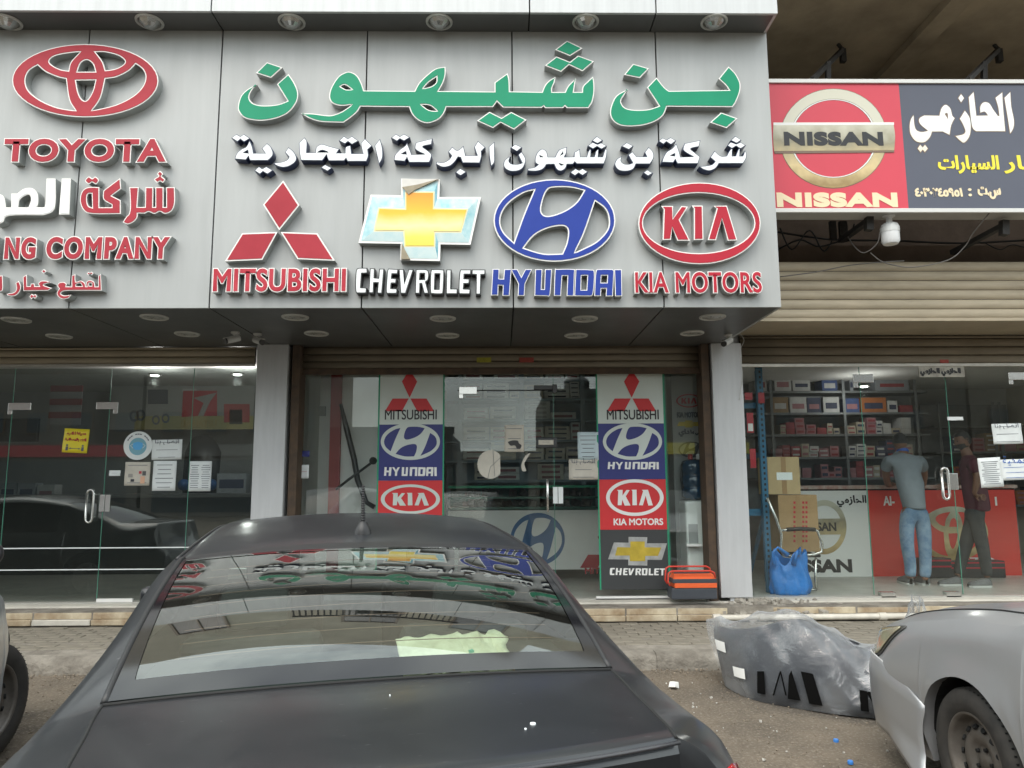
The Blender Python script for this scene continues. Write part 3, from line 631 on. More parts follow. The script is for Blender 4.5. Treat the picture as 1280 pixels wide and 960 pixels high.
# rubble where the step is broken by the right pillar
rr = random.Random(9); rb = MB()
def stone(mb, c, s, rr):
    vs = [Vector((sx * rr.uniform(.5, 1), sy * rr.uniform(.5, 1), sz * rr.uniform(.4, 1))) * s * .5 for sz in (-1, 1) for sx, sy in ((-1, -1), (1, -1), (1, 1), (-1, 1))]
    m = Matrix.Rotation(rr.uniform(0, 6.3), 3, 'Z') @ Matrix.Rotation(rr.uniform(-.5, .5), 3, 'X')
    mb.add([Vector(c) + m @ v for v in vs], [(0, 3, 2, 1), (4, 5, 6, 7), (0, 1, 5, 4), (1, 2, 6, 5), (2, 3, 7, 6), (3, 0, 4, 7)])
for _ in range(150):
    xx = rr.gauss(2.95, .28); yy = rr.uniform(YS - .02, YS + .32); stone(rb, (xx, yy, ZK + .03 + (yy - YS) * .4 + rr.uniform(0, .05)), rr.uniform(.02, .10), rr)
for _ in range(90):
    xx = rr.uniform(3.2, 6.5); yy = YS + rr.uniform(.05, .25); stone(rb, (xx, yy, ZK + .09 + (yy - YS) * .2), rr.uniform(.015, .05), rr)
tag(rb.build('rubble', M_rub), 'broken stone and plaster rubble on the step beside the right pillar foot', 'rubble', kind='stuff')
# long white plastic pipe at the foot of the step, right of the toolbox
pr = empty('plastic_pipe', PY(905, 765, YS - .03), 'dirty white plastic pipe lying along the foot of the step with joints', 'pipe')
M_pipe = mat('white_plastic', (.66, .62, .54), .45, noise=(5, .3))
xa, xb = PY(893, 765, YS - .04).x, 6.8
MB().tube([(xa, YS - .04, ZK + .055), (xb, YS - .045, ZK + .06)], .032, 12).build('pipe', M_pipe, pr, smooth=True, angle=40)
for xx in (xa + .02, PY(951, 765, YS).x, PY(1100, 765, YS).x):
    MB().tube([(xx - .04, YS - .04, ZK + .055), (xx + .04, YS - .04, ZK + .055)], .042, 12).build('pipe_joint', M_pipe, pr, smooth=True, angle=40)
# loose litter on the ground
lt = MB(); M_lit = mat('litter', (.62, .60, .55), .8, noise=(40, .5))
rr = random.Random(21)
for _ in range(420):
    yy = rr.uniform(3.2, 6.6); xx = rr.uniform(-.6, 1) * yy * .8; 
    if abs(xx) < .1: continue
    stone(lt, (xx, yy, fbm(xx, yy) * .012 + .003), rr.choice((.006, .01, .012, .02)), rr)
tag(lt.build('litter', M_lit), 'pale chips and scraps scattered over the dusty ground', 'litter', kind='stuff')
gv = MB(); M_grit = mat('grit', (.30, .25, .19), .95, noise=(9, .0), col2=(.16, .13, .10)); rr = random.Random(33)
for _ in range(5200):
    yy = 2.6 + 4.0 * rr.random() ** .8; xx = rr.uniform(-1.05, 1.0) * yy * .72
    stone(gv, (xx, yy, fbm(xx, yy) * .012 + .001), rr.choice((.004, .005, .006, .008, .012)), rr)
for _ in range(1500): xx = rr.uniform(-5.2, 5.2); stone(gv, (xx, YK - .02 - rr.random() ** 2 * .35, .002), rr.choice((.007, .010, .016)), rr)
tag(gv.build('gravel', M_grit), 'brown grit and small stones lying on the road and against the kerb', 'gravel', kind='stuff')
def capf(x, y, lab, m):
    c = PZ(x, y, .012); o = MB().lathe(c, [(.001, .006), (.014, .006), (.016, .0), (.016, -.012)], n=14).build('bottle_cap', m); tag(o, lab, 'bottle cap', 'bottle caps on the ground')
M_cap = mat('blue_cap', (.05, .22, .62), .4)
capf(1045, 925, 'blue bottle cap on the ground, the farther of two by the silver car', M_cap); capf(1063, 952, 'blue bottle cap on the ground nearest the frame bottom by the silver car', M_cap)
q = MB(); stone(q, PZ(842, 856, .03), .075, random.Random(2)); tag(q.build('crumpled_tissue', mat('tissue', (.8, .8, .78), .9), bevel=.006), 'small crumpled white tissue on the dirt beside the dark sedan', 'tissue')
# ================================================================= building: pillars, walls, shutters, upper floors
M_wall = mat('cream_render', (.52, .48, .38), .85, noise=(1.5, .22), bump=(30, .3, .006))
M_old = mat('stained_concrete', (.50, .42, .30), .9, noise=(1.3, .0), col2=(.30, .25, .18), bump=(14, .4, .01))
M_pil = mat('pillar_cladding', (.54, .55, .56), .42, .08, noise=(3, .12), streak=(5, 5, .6))
M_shut = mat('beige_shutter_slat', (.47, .40, .29), .5, .1, noise=(2.5, .22), streak=(1, 1, 6))
M_shutd = mat('dark_shutter_slat', (.23, .19, .135), .55, .1, noise=(2.5, .3), streak=(1, 1, 6))
M_rust = mat('rusty_brown_frame', (.05, .034, .024), .75, noise=(9, .0), col2=(.105, .068, .042), bump=(40, .4, .004))
M_alu = mat('aluminium_rail', (.55, .53, .48), .4, .5, noise=(8, .2))
M_wht2 = mat('white_painted_wall', (.76, .76, .74), .7, noise=(2, .12))
M_in = mat('dim_grey_wall', (.42, .43, .43), .8, noise=(2, .15))
M_ceil = mat('ceiling_board', (.66, .66, .64), .8, noise=(3, .1))
M_tile = mat('floor_tile', (.46, .45, .41), .35, noise=(4, .2))
bld = empty('shop_building', (0, YG + 2, 0), 'long cream commercial building with three glass fronted shops and rooms above them', 'building')
YB_ = 13.4
# side walls between shops, rear wall, floors, ceilings
X12a, X12b = PY(321, 500, YG).x, PY(363, 500, YG).x; X23a, X23b = PY(886, 500, YG).x, PY(929, 500, YG).x
bx('dividing_wall', (X12a, YG + .02, .0), (X12b - .02, YB_, 3.6), M_wht2, bld); bx('dividing_wall', (X23a + .08, YG + .02, .0), (X23b, YB_, 3.6), M_wht2, bld)
bx('outer_wall', (-9.6, YP + .1, .0), (-9.3, YB_, 3.6), M_wall, bld); bx('outer_wall', (9.3, YP + .1, .0), (9.6, YB_, 6), M_wall, bld)
bx('rear_wall', (-9.6, YB_, 0), (9.6, YB_ + .2, 3.9), M_in, bld)
bx('shop_floor', (-9.3, YG - .05, .12), (9.3, YB_, ZF), M_tile, bld)
bx('shop_ceiling', (-9.3, YG + .05, 3.28), (9.3, YB_, 3.4), M_ceil, bld)
# upper storeys above and behind the canopy (seen mirrored in the sedan's rear window)
bx('upper_wall', (-9.6, YP + .52, 3.42), (XR - .04, YB_ + .2, 14.2), M_wall, bld)
bx('upper_wall', (XR - .039, YP + 1.9, 5.2), (9.6, YB_ + .2, 14.2), M_wall, bld)
M_win = mat('dark_window_glass', (.03, .04, .05), .08); M_wfr = mat('brown_window_frame', (.16, .11, .07), .5)
for x, z in ((-7.6, 7.6), (-5.0, 7.6), (-1.2, 7.6), (1.2, 7.6), (5.3, 7.6), (-5.0, 10.3), (-1.2, 10.3), (1.2, 10.3), (5.3, 10.3)):
    yw = YP + .52 if x < XR else YP + 1.9
    f = MB(); 
    for a, b in (((x - .62, z - .05), (x + .62, z)), ((x - .62, z + 1.2), (x + .62, z + 1.25)), ((x - .62, z), (x - .56, z + 1.2)), ((x + .56, z), (x + .62, z + 1.2)), ((x - .02, z), (x + .02, z + 1.2))):
        f.box((a[0], yw - .06, a[1]), (b[0], yw - .001, b[1]))
    w_ = f.build('window', M_wfr, bld); bx('pane', (x - .56, yw - .03, z), (x + .56, yw - .002, z + 1.2), M_win, w_)
yw = YP + .52
ub = empty('upper_balcony', (-.9, yw, 8.6), 'narrow balcony with a dark railing on the upper wall over the green name', 'balcony')
bx('slab', (-2.6, yw - .9, 8.6), (.6, yw - .001, 8.75), M_old, ub); bx('door', (-1.5, yw - .03, 8.76), (-.5, yw - .002, 10.7), M_wfr, ub)
for i in range(27): bx('railing_bar', (-2.6 + i * .12, yw - .9, 8.751), (-2.57 + i * .12, yw - .87, 9.65), M_dark, ub)
bx('top_rail', (-2.62, yw - .91, 9.651), (.62, yw - .86, 9.70), M_dark, ub)
for x_, z_, q_ in ((1.3, 9.2, 'right of the upper balcony'), (-3.6, 9.0, 'left of the upper balcony'), (3.4, 7.0, 'low on the upper wall over the red oval')):
    ac = empty('air_conditioner', (x_, yw, z_), 'outdoor air conditioner unit ' + q_, 'air conditioner'); bx('casing', (x_ - .42, yw - .38, z_), (x_ + .42, yw - .04, z_ + .6), M_pwht_ if 'M_pwht_' in globals() else mat('ac_casing', (.42, .41, .37), .6, noise=(5, .3)), ac, bevel=.02)
    MB().lathe((x_ - .08, yw - .382, z_ + .3), [(.001, .0), (.24, .0), (.25, -.01)], (0, -1, 0), 24).build('fan_grille', M_dark, ac); bx('bracket', (x_ - .4, yw - .35, z_ - .05), (x_ + .4, yw - .002, z_ - .002), M_rust, ac)
MB().tube([(-3.2, yw - .1, 9.1), (-2.9, yw - .15, 8.0), (-2.4, yw - .12, 7.4), (-2.1, yw - .1, 6.6)], .02, 6).build('drain_hose', M_dark, ub, smooth=True)
# balcony slab above the right shop with its beam; the sheltered brown soffit at the top right
bal = empty('balcony', (5.5, YF, 5.2), 'stained concrete balcony slab over the right hand sign board', 'balcony')
ZC = PY(1120, 8, 6.9).z + .35
bx('slab', (XR + .02, 6.55, ZC), (9.6, YP + 1.9, ZC + .2), M_old, bal)
bx('parapet', (XR + .02, 6.50, ZC + .05), (9.6, 6.62, ZC + 1.1), M_wall, bal)
M_beam = mat('dark_plaster', (.15, .105, .075), .9, noise=(2, .4), bump=(20, .4, .01))  # dark brown mottled tone shared by the rear beam and the lintel
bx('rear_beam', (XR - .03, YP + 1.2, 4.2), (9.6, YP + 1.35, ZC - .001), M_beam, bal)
for xx in (4.9,): MB().box((xx - .12, 6.7, ZC - .10), (xx + .12, YP + 1.19, ZC - .001)).build('rib_beam', M_old, bal)
# pillars
def pillar(xl, xr, foot, lab):
    o = empty('pillar', ((xl + xr) / 2, YP, ZK), lab, 'pillar')
    bx('cladding', (xl, YP, ZF + (.03 if foot else -.02)), (xr, YP + .30, ZS + .001), M_pil, o, bevel=.006)
    if foot: bx('steel_foot', (xl + (xr - xl) * .30, YP + .02, ZK + .1), (xl + (xr - xl) * .78, YP + .12, ZF + .029), M_pil, o)
    return o
pillar(PY(319, 500, YP).x, PY(358, 500, YP).x, False, 'grey clad pillar between the left and the middle shop')
pillar(PY(894, 560, YP).x, PY(932.5, 560, YP).x, True, 'grey clad pillar with a narrow foot between the middle and the right shop')
# roller shutters, each slat its own piece
def shutter(xl, xr, y, ztop, zbot, pitch, m, label, mrail, rail=.05, lean=0):
    o = empty('roller_shutter', ((xl + xr) / 2, y, zbot), label, 'shutter'); z = zbot + rail; me = None
    while z < ztop:
        h = min(pitch, ztop - z)
        if me is None or h < pitch - 1e-6:
            q = MB(); P = []
            for u in range(9):
                t = u / 8; d = -.011 * math.sin(t * math.pi) ** .7; P.append([(xl, d, t * h * .94), (xr, d, t * h * .94)])
            q.grid(P); ob = q.build('slat', m, o, local=True, smooth=True, solid=.0015); me = ob.data
        else: ob = ob.copy(); C.objects.link(ob); ob.parent = o
        ob.location = (-(xl + xr) / 2, .0 + lean * (z - zbot), z - zbot); z += h
    bx('back_plate', (xl, y + .012, zbot + rail), (xr, y + .03, ztop), M_dark, o)
    bx('bottom_rail', (xl, y - .018, zbot), (xr, y + .012, zbot + rail - .002), mrail, o, bevel=.004)
    return o
YSH = YG - .10
zt = lambda y_: PY(640, y_, YSH).z
shutter(-9.3, PY(319, 450, YSH).x, YSH, ZS - .001, PY(200, 458, YSH).z, .083, M_shut, 'beige roller shutter rolled up over the left glass shopfront', M_alu, .03)
s2 = shutter(PY(367, 450, YSH).x, PY(884, 450, YSH).x, YSH, ZS - .001, PY(620, 468, YSH).z, .083, M_shutd, 'brown roller shutter rolled up over the middle glass door', M_rust, .075)
for x_, c, nm_ in ((605, (.42, .38, .03), 'yellow_tag'), (658, (.38, .06, .04), 'red_tag')):
    a = PY(x_ - 9, 452, YSH); b = PY(x_ + 9, 448, YSH); bx(nm_, (a.x, YSH - .016, a.z - .012), (b.x, YSH - .012, b.z + .008), mat(nm_, c, .5, noise=(40, .4)), s2)
# right shop: upper housing of beige slats in front, lower shutter behind
YH = 7.75
xh = PY(950, 400, YH).x
box_ = empty('shutter_housing', (5.5, YH, 3.2), 'beige ribbed housing above the right shop shutter', 'shutter housing')
zt_, zb_ = PY(1120, 327, YH).z, PY(1120, 398, YH).z; n_ = 6; h = (zt_ - zb_) / n_
for i in range(n_):
    q = MB(); P = []
    for u in range(9):
        t = u / 8; P.append([(xh, YH - .018 * math.sin(t * math.pi) ** .6, zb_ + (i + t * .95) * h), (9.3, YH - .018 * math.sin(t * math.pi) ** .6, zb_ + (i + t * .95) * h)])
    q.grid(P).build('rib_panel', M_shut, box_, smooth=True)
bx('housing_body', (xh, YH + .003, zb_ + .004), (9.3, YG - .14, zt_ - .01), M_dark, box_)
bx('housing_bottom', (xh, YH - .012, zb_ - .03), (9.3, YG - .12, zb_ + .002), M_shut, box_)
s3 = shutter(PY(925, 440, YSH).x, 9.3, YSH, zb_ - .032, PY(1100, 458.5, YSH).z, .10, M_shutd, 'beige brown roller shutter rolled up over the right glass shopfront', M_alu, .04)
a = PY(1179, 452, YSH); bx('red_tag', (a.x - .05, YSH - .024, a.z - .02), (a.x + .05, YSH - .020, a.z + .02), mat('red_tag', (.38, .06, .04), .5), s3)
# dark gap under the sign board, cables
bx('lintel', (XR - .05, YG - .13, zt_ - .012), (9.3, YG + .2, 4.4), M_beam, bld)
# brown rusty door frames of the middle shop
fr = empty('door_frame', (PY(366, 600, YG).x, YG, ZF), 'rusty brown steel frame around the middle shopfront', 'door frame')
zf2 = PY(620, 466, YG).z
xf0, xf1, xf2, xf3 = PY(361, 600, YG - .2).x, PY(371, 600, YG - .2).x, PY(882, 600, YG - .2).x, PY(891.5, 600, YG - .2).x
bx('jamb', (xf0, YG - .22, ZF - .02), (xf1, YG + .03, ZS - .002), M_rust, fr); bx('jamb', (xf2, YG - .22, ZF - .02), (xf3, YG + .03, ZS - .002), M_rust, fr)
bx('head', (xf1 + .002, YG - .04, zf2), (xf2 - .002, YG + .03, zf2 + .06), M_rust, fr)
# nissan board on the right
YN = 7.1
nb = empty('sign_board', PY(965, 265, YN), 'long sign board, red with a ring badge at left and slate with Arabic at right', 'sign')
M_nred = mat('print_red', (.62, .055, .085), .38, noise=(1.5, .06)); M_ngry = mat('print_slate', (.085, .092, .125), .38, noise=(1.2, .08)); M_fr = mat('sign_frame', (.62, .61, .58), .4, .3)
zt_, zb_ = PY(1120, 105, YN).z, PY(1120, 261, YN).z; xa = PY(962, 180, YN).x - .35; xd = 9.4
bx('cabinet', (xa, YN + .004, zb_ - .02), (xd, YN + .26, zt_ + .02), mat('cabinet_white', (.5, .5, .48), .5, noise=(3, .15)), nb)
bx('frame_rail', (xa, YN - .02, zt_ - .0), (xd, YN + .003, zt_ + .045), M_fr, nb, bevel=.005); bx('frame_rail', (xa, YN - .02, zb_ - .045), (xd, YN + .003, zb_), M_fr, nb, bevel=.005)
xm0, xm1 = PY(1124, 105, YN).x, PY(1135, 261, YN).x
xm = (xm0 + xm1) / 2
MB().quad((xa, YN, zb_), (xm, YN, zb_), (xm, YN, zt_), (xa, YN, zt_)).build('red_panel', M_nred, nb)
MB().quad((xm, YN, zb_), (xd, YN, zb_), (xd, YN, zt_), (xm, YN, zt_)).build('slate_panel', M_ngry, nb)
M_silv = gradmat('silver_print', [(0, (.40, .26, .09)), (.25, (.62, .44, .18)), (.42, (.32, .22, .09)), (.58, (.66, .52, .27)), (.82, (.30, .27, .18)), (1, (.60, .58, .47))], -.05, 1.1, .3, .1, amt=.25); M_crm = gradmat('cream_print', [(0, (.80, .70, .45)), (.42, (.82, .64, .44)), (.6, (.84, .80, .68)), (.8, (.86, .86, .84)), (1, (.88, .88, .87))], .0, 1.25, amt=.05); M_pblk = mat('print_black', (.02, .02, .022), .4)
M_yel = mat('print_yellow', (.85, .72, .05), .4); M_pwht = mat('print_white', (.80, .80, .78), .4); M_edge = mat('print_shadow_edge', (.20, .14, .10), .5)
def flat(name, loops, m, parent, Y, z0=.001, z1=.003): 
    mb = MB(); slab(mb, orient(loops), z0, z1, to=lambda x, y, z: (x, Y - z, y)); return mb.build(name, m, parent)
cx_, cy_ = 940 + 383 / 3.765, 652 / 3.765; rx_, ry_ = 252 / 3.765, 234 / 3.765
flat('ring_edge', [EP(cx_, cy_, rx_ + .4, ry_ + .4, YN), EP(cx_, cy_, rx_ - 15.5, ry_ - 14.2, YN)], M_edge, nb, YN, .0005, .001)
flat('ring_print', [EP(cx_, cy_, rx_ - .4, ry_ - .4, YN), EP(cx_, cy_, rx_ - 12.5, ry_ - 12.5, YN)], M_silv, nb, YN, .001, .003)
flat('ring_print', [EP(cx_, cy_, rx_ - 13, ry_ - 13, YN), EP(cx_, cy_, rx_ - 14.8, ry_ - 14, YN)], M_pwht, nb, YN, .001, .003)
flat('bar_print', [LP('100,590* 665,590* 672,640 668,708* 103,712* 98,650', 940, 0, 3.765, YN)], M_silv, nb, YN, .004, .006)
flat('bar_edge', [LP('100,578* 667,577* 667,589* 100,590*', 940, 0, 3.765, YN)], M_pwht, nb, YN, .004, .006)
flat('bar_edge', [LP('103,713* 668,709* 667,718* 106,724*', 940, 0, 3.765, YN)], M_edge, nb, YN, .004, .006)
def pword(s, box, parent, m, Y, off=.008, z=.004, name='lettering', **k):
    word(s, box, parent, name=name, Y=Y, depth=z, body=m, rim=m, face=None, off=off, **k)
def pjoin(s, box, parent, m, Y, off=.004, z=.004, name='lettering', sk=0.0):
    """a printed line joined into one mesh"""
    l, t, r, b = box; a = PY(l, (t + b) / 2, Y).x + off; c = PY(r, (t + b) / 2, Y).x - off; z1 = PY((l + r) / 2, t, Y).z - off; z0 = PY((l + r) / 2, b, Y).z + off
    bb = tbox(s); sx = (c - a) / (bb[1] - bb[0]); sz = (z1 - z0) / (bb[3] - bb[2]); mb = MB()
    for g_ in glyphs(s):
        W_ = [inset([(a + (p[0] - bb[0]) * sx, z0 + (p[1] - bb[2]) * sz) for p in q], -off) for q in g_]
        slab(mb, W_, .0005, z, to=lambda x, y, zz: (x, Y - zz, y))
    return mb.build(name, m, parent)
pword('NISSAN', (980, 164.5, 1104, 182), nb, M_pblk, YN, off=.014, z=.009, track=.03)
pword('NISSAN', (971, 240.5, 1122, 259), nb, M_crm, YN, off=.016, z=.004, track=.03)
k = (1120, 100, 6, YN)
for i, s in enumerate((['855,92* 862,200 882,300 878,360 855,402* 840,300 812,135*'], ['795,95* 800,200 817,385* 600,385* 572,355 556,250 545,130* 580,92* 590,180 600,270* 690,268* 665,238 632,246* 632,200 655,170 695,176 728,225 762,272* 775,272* 765,200 745,135*'],
    ['515,232* 552,290 558,370 545,430 510,470 480,455 446,422* 500,410 520,385 500,330 478,292*'], ['487,108* 508,137* 487,168* 466,137*'],
    ['370,188 405,215 420,268 438,287* 412,340 400,412* 350,387* 268,387* 252,430 210,467 150,460 110,410 102,350 110,300 130,266* 135,330 150,375 190,392 240,382* 180,330 175,290 210,268* 325,270* 340,215', '390,298* 385,250 362,255*'],
    ['180,488* 199,508* 216,488* 237,515* 215,542* 199,522* 183,542* 162,515*'])):
    l2 = [LP(q, *k) for q in s]; flat('lettering_edge', [inset(orient([l2[0]])[0], -.008)], M_edge, nb, YN, .0005, .0015); flat('lettering', l2, M_crm, nb, YN, .0016, .004)
pword(arabic('السيارات'), (1172.5, 194, 1249, 217), nb, M_yel, YN, off=.007); pword(arabic('غيار'), (1255, 194, 1312, 217), nb, M_yel, YN, off=.007)
pjoin('\u0664\u0660\u0663\u0660\u0662\u0664\u0665\u0669\u0665\u0661', (1143.5, 235, 1203, 246), nb, M_crm, YN, off=.006); pjoin(':', (1210, 235.5, 1214.5, 245.5), nb, M_crm, YN, off=.004); pjoin(arabic('س.ت'), (1222, 233.5, 1251, 249), nb, M_crm, YN, off=.006)
# steel struts holding the board
M_steel = mat('dark_steel', (.035, .032, .03), .6, noise=(12, .4))
def strut(pts, label, w_=.045):
    o = empty('steel_bracket', pts[0], label, 'bracket', 'brackets of the right sign board')
    for a, b in zip(pts[:-1], pts[1:]): MB().bar(a, b, w_, .05).build('angle_bar', M_steel, o)
    return o
for xx, lab, tb in ((1053, 'dark steel bracket above the red part of the board', 0), (1248, 'dark steel bracket above the slate part of the board', 0)):
    b0 = PY(xx - 38, 100, YN + .12); t0 = PY(xx, 62, 8.1) ; t0.z = min(t0.z, ZC - .01); o = strut([b0, t0], lab)
    MB().bar(PY(xx - 18, 100, YN + .5), PY(xx - 18, 78, YN + .5), .05).build('upright', M_steel, o); MB().bar(t0, t0 + Vector((0, 0, -.16)), .06).build('end_plate', M_steel, o)
    MB().bar(t0, (t0.x - .05, t0.y, ZC), .03).build('hanger', M_steel, o)
for (x0, y0), (x1, y1), lab in (((1051, 301), (1085, 276), 'dark steel bracket under the red part of the board'), ((1190, 316), (1254, 282), 'dark steel bracket under the slate part of the board')):
    o = strut([PY(x0, y0, 7.9), PY(x1, y1, 7.3)], lab, .06); MB().bar(PY(x1 + 1, y1 - 6, 7.29), PY(x1 + 1, y1 + 12, 7.29), .07).build('end_plate', M_steel, o)
# hanging white lamp and loose cables under the board
lp = empty('hanging_lamp', PY(1112, 270, 7.25), 'white bulb lamp with a wide white cap hanging under the right sign board', 'lamp')
c = PY(1112.5, 291, 7.25); rr_ = .088
MB().lathe(c, [(rr_ * .05, -.125), (rr_ * .8, -.12), (rr_, -.09), (rr_, .04), (rr_ * .97, .07), (rr_ * .6, .10), (.03, .11), (.028, .16), (.06, .17), (.06, .20)], n=28).build('bulb', mat('milky_bulb', (.78, .79, .80), .3, noise=(6, .05)), lp, smooth=True, angle=35)
MB().lathe(c, [(rr_ * 1.04, .0), (rr_ * 1.05, .05), (rr_ * .9, .085), (rr_ * .5, .105)], n=28).build('cap', mat('lamp_cap', (.62, .63, .62), .4), lp, smooth=True)
MB().lathe(c, [(.075, .20), (.075, .225), (.001, .225)], n=16).build('socket', mat('old_brass', (.25, .22, .16), .5, .5), lp, smooth=True, angle=30)
M_cab = mat('black_cable', (.02, .02, .02), .6)
def cable(pts, r, label, m=M_cab, grp='cables under the right sign board'):
    # catmull curve through points
    P = [Vector(p) for p in pts]; out = []
    for i in range(len(P) - 1):
        p0 = P[max(i - 1, 0)]; p1 = P[i]; p2 = P[i + 1]; p3 = P[min(i + 2, len(P) - 1)]
        for j in range(6):
            t = j / 6; out.append(.5 * ((2 * p1) + (p2 - p0) * t + (2 * p0 - 5 * p1 + 4 * p2 - p3) * t * t + (3 * p1 - p0 - 3 * p2 + p3) * t ** 3))
    out.append(P[-1]); o = MB().tube(out, r, 6).build('cable', m, smooth=True); tag(o, label, 'cable', grp); return o
K = lambda *q: [PY(x, y, Y) for x, y, Y in q]
M_cabg = mat('grey_cable', (.16, .15, .14), .6)
cable(K((1100, 290, 7.25), (1096, 305, 7.3), (1080, 316, 7.4), (1068, 308, 7.5), (1060, 296, 7.6)), .006, 'short grey cable looping from the hanging lamp to the bracket', M_cabg)
cable(K((1088, 316, 7.4), (1105, 328, 7.4), (1140, 334, 7.4), (1185, 325, 7.4), (1206, 308, 7.4), (1216, 292, 7.3), (1240, 262, 7.1)), .006, 'grey cable hanging in a wide sag under the slate part of the board', M_cabg)
cable(K((975, 346, 7.7), (1020, 340, 7.6), (1060, 332, 7.6), (1098, 328, 7.5), (1130, 326, 7.5)), .006, 'thin cable running across the beige housing', M_cabg)
cable(K((972, 290, 8.2), (1010, 296, 8.2), (1050, 300, 8.3), (1120, 301, 8.3), (1200, 304, 8.3), (1290, 300, 8.3)), .012, 'black cable running level in the shadow below the board')
cable(K((972, 312, 8.2), (1000, 300, 8.0), (1025, 308, 8.1), (1060, 296, 8.0), (1068, 280, 7.8)), .010, 'tangled black cable in the dark corner beside the canopy end')
cable(K((975, 285, 8.0), (990, 312, 8.0), (1012, 288, 8.0), (1030, 314, 8.1), (1046, 288, 8.1)), .009, 'zigzag black cable in the dark corner beside the canopy end')
cable(K((1232, 304, 8.0), (1250, 312, 8.0), (1266, 306, 8.0), (1290, 312, 8.0)), .007, 'thin brown cable at the right edge below the board')
for x0, x1, y0, y1, q_ in ((1038, 1044, 277, 300, 'slimmer'), (1050, 1058, 277, 302, 'wider')): tag(bx('conduit', PY(x0, y1, 8.0) - Vector((0, .02, 0)), PY(x1, y0, 8.0) + Vector((0, .02, 0)), M_steel), q_ + ' of two short dark steel stubs under the red part of the board', 'conduit', 'conduit stubs')
# security cameras on the soffit
M_cw = mat('camera_white', (.60, .60, .58), .35); M_cb = mat('camera_black', (.02, .02, .02), .3)
def cctv(x, y, yaw, pitch, lab):
    base = PZ(x, y - 6, ZS) ; o = empty('security_camera', base, lab, 'security camera')
    MB().lathe(base, [(.045, 0), (.045, -.015), (.02, -.03)], n=14, cap=True).build('mount', M_cw, o, smooth=True, angle=40)
    j = base + Vector((0, 0, -.075)); MB().tube([base + Vector((0, 0, -.02)), j], .014, 8).build('arm', M_cw, o, smooth=True)
    d = Vector((math.sin(yaw) * math.cos(pitch), -math.cos(yaw) * math.cos(pitch), -math.sin(pitch))); a = j - d * .05; b = j + d * .10
    MB().tube([a, b], .034, 14).build('housing', M_cw, o, smooth=True, angle=40); MB().tube([b, b + d * .018], .031, 14).build('lens_face', M_cb, o, smooth=True, angle=40)
    MB().bar(a + Vector((0, 0, .034)), b + d * .03 + Vector((0, 0, .036)), .05, .006).build('sun_shield', M_cw, o)
cctv(294, 421, -.7, .35, 'white bullet camera pointing left, left of the left pillar'); cctv(322, 423, .8, .3, 'white bullet camera pointing right at the left pillar top'); cctv(910, 424, -.8, .4, 'white bullet camera at the top of the right pillar')
cable(K((922, 415, YP), (930, 425, YP), (925, 440, YP - .05), (928, 470, YP - .03), (924, 500, YP - .02)), .004, 'thin white wire hanging beside the right pillar top', mat('white_wire', (.5, .5, .48), .5), None)
# ================================================================= glass fronts
M_gl = glass('shop_glass', (.95, .975, .965), 1.5, dirt=.009, boost=1.0)
M_gl1 = glass('shop_glass_left', (.66, .70, .69), 1.55, dirt=.015, boost=1.7)
M_ged = mat('green_glass_edge', (.10, .30, .22), .2)
M_chr = mat('brushed_steel', (.62, .62, .60), .25, .9)
M_paper = mat('white_paper', (.80, .84, .84), .8, noise=(9, .06)); M_ink = mat('printed_ink', (.12, .13, .16), .7); M_beigep = mat('aged_paper', (.66, .62, .54), .8, noise=(9, .15))
def front(px_list, ytop, ybot, m, label, Y=YG, xsw=None):
    o = empty('shopfront', (PY((px_list[0] + px_list[-1]) / 2, 600, Y).x, Y, ZF), label, 'glass front')
    z1 = PY(640, ytop, Y).z; xs_ = [PY(x, 600, Y).x if isinstance(x, (int, float)) else x[0] for x in px_list]
    for a, b in zip(xs_[:-1], xs_[1:]):
        MB().box((a + .003, Y, ZF + .012), (b - .003, Y + .001, z1)).build('glass_pane', m, o)
        MB().box((b - .0035, Y - .004, ZF + .012), (b + .0015, Y + .006, z1)).build('pane_edge', M_ged, o)
    return o, z1, xs_
def fitting(o, x, y, w, h, hook, Y=YG):
    c = PY(x, y, Y - .012); s = 1 if hook > 0 else -1
    mb = MB().box((c.x - w / 2, Y - .016, c.z - h / 2), (c.x + w / 2, Y - .002, c.z + h / 2)); mb.box((c.x + s * w / 2, Y - .015, c.z - h * 1.1), (c.x + s * (w / 2 - .05), Y - .003, c.z - h / 2)); mb.build('patch_fitting', M_chr, o, bevel=.003)
def pull(o, x, y0, y1, r=.012, wx=.0, Y=YG, loop=True):
    a = PY(x, y0, Y); b = PY(x, y1, Y); w_ = .075
    if loop: pts = [(a.x - w_ / 2, Y - .05, a.z - .04), (a.x - w_ / 2 + .012, Y - .05, a.z - .01), (a.x, Y - .05, a.z), (a.x + w_ / 2 - .012, Y - .05, a.z - .01), (a.x + w_ / 2, Y - .05, a.z - .04), (a.x + w_ / 2, Y - .05, b.z + .04), (a.x + w_ / 2 - .012, Y - .05, b.z + .01), (a.x, Y - .05, b.z), (a.x - w_ / 2 + .012, Y - .05, b.z + .01), (a.x - w_ / 2, Y - .05, b.z + .04), (a.x - w_ / 2, Y - .05, a.z - .04)]
    else: pts = [(a.x, Y, a.z - .02), (a.x, Y - .05, a.z - .02), (a.x, Y - .05, a.z), (a.x, Y - .05, b.z), (a.x, Y - .05, b.z + .02), (a.x, Y, b.z + .02)]
    MB().tube(pts, r, 10).build('door_handle', M_chr, o, smooth=True)
    for z in (a.z - .06, b.z + .06): MB().tube([(a.x + (w_ / 2 if loop else 0), Y - .05, z), (a.x + (w_ / 2 if loop else 0), Y, z)], .009, 8).build('handle_stud', M_chr, o)
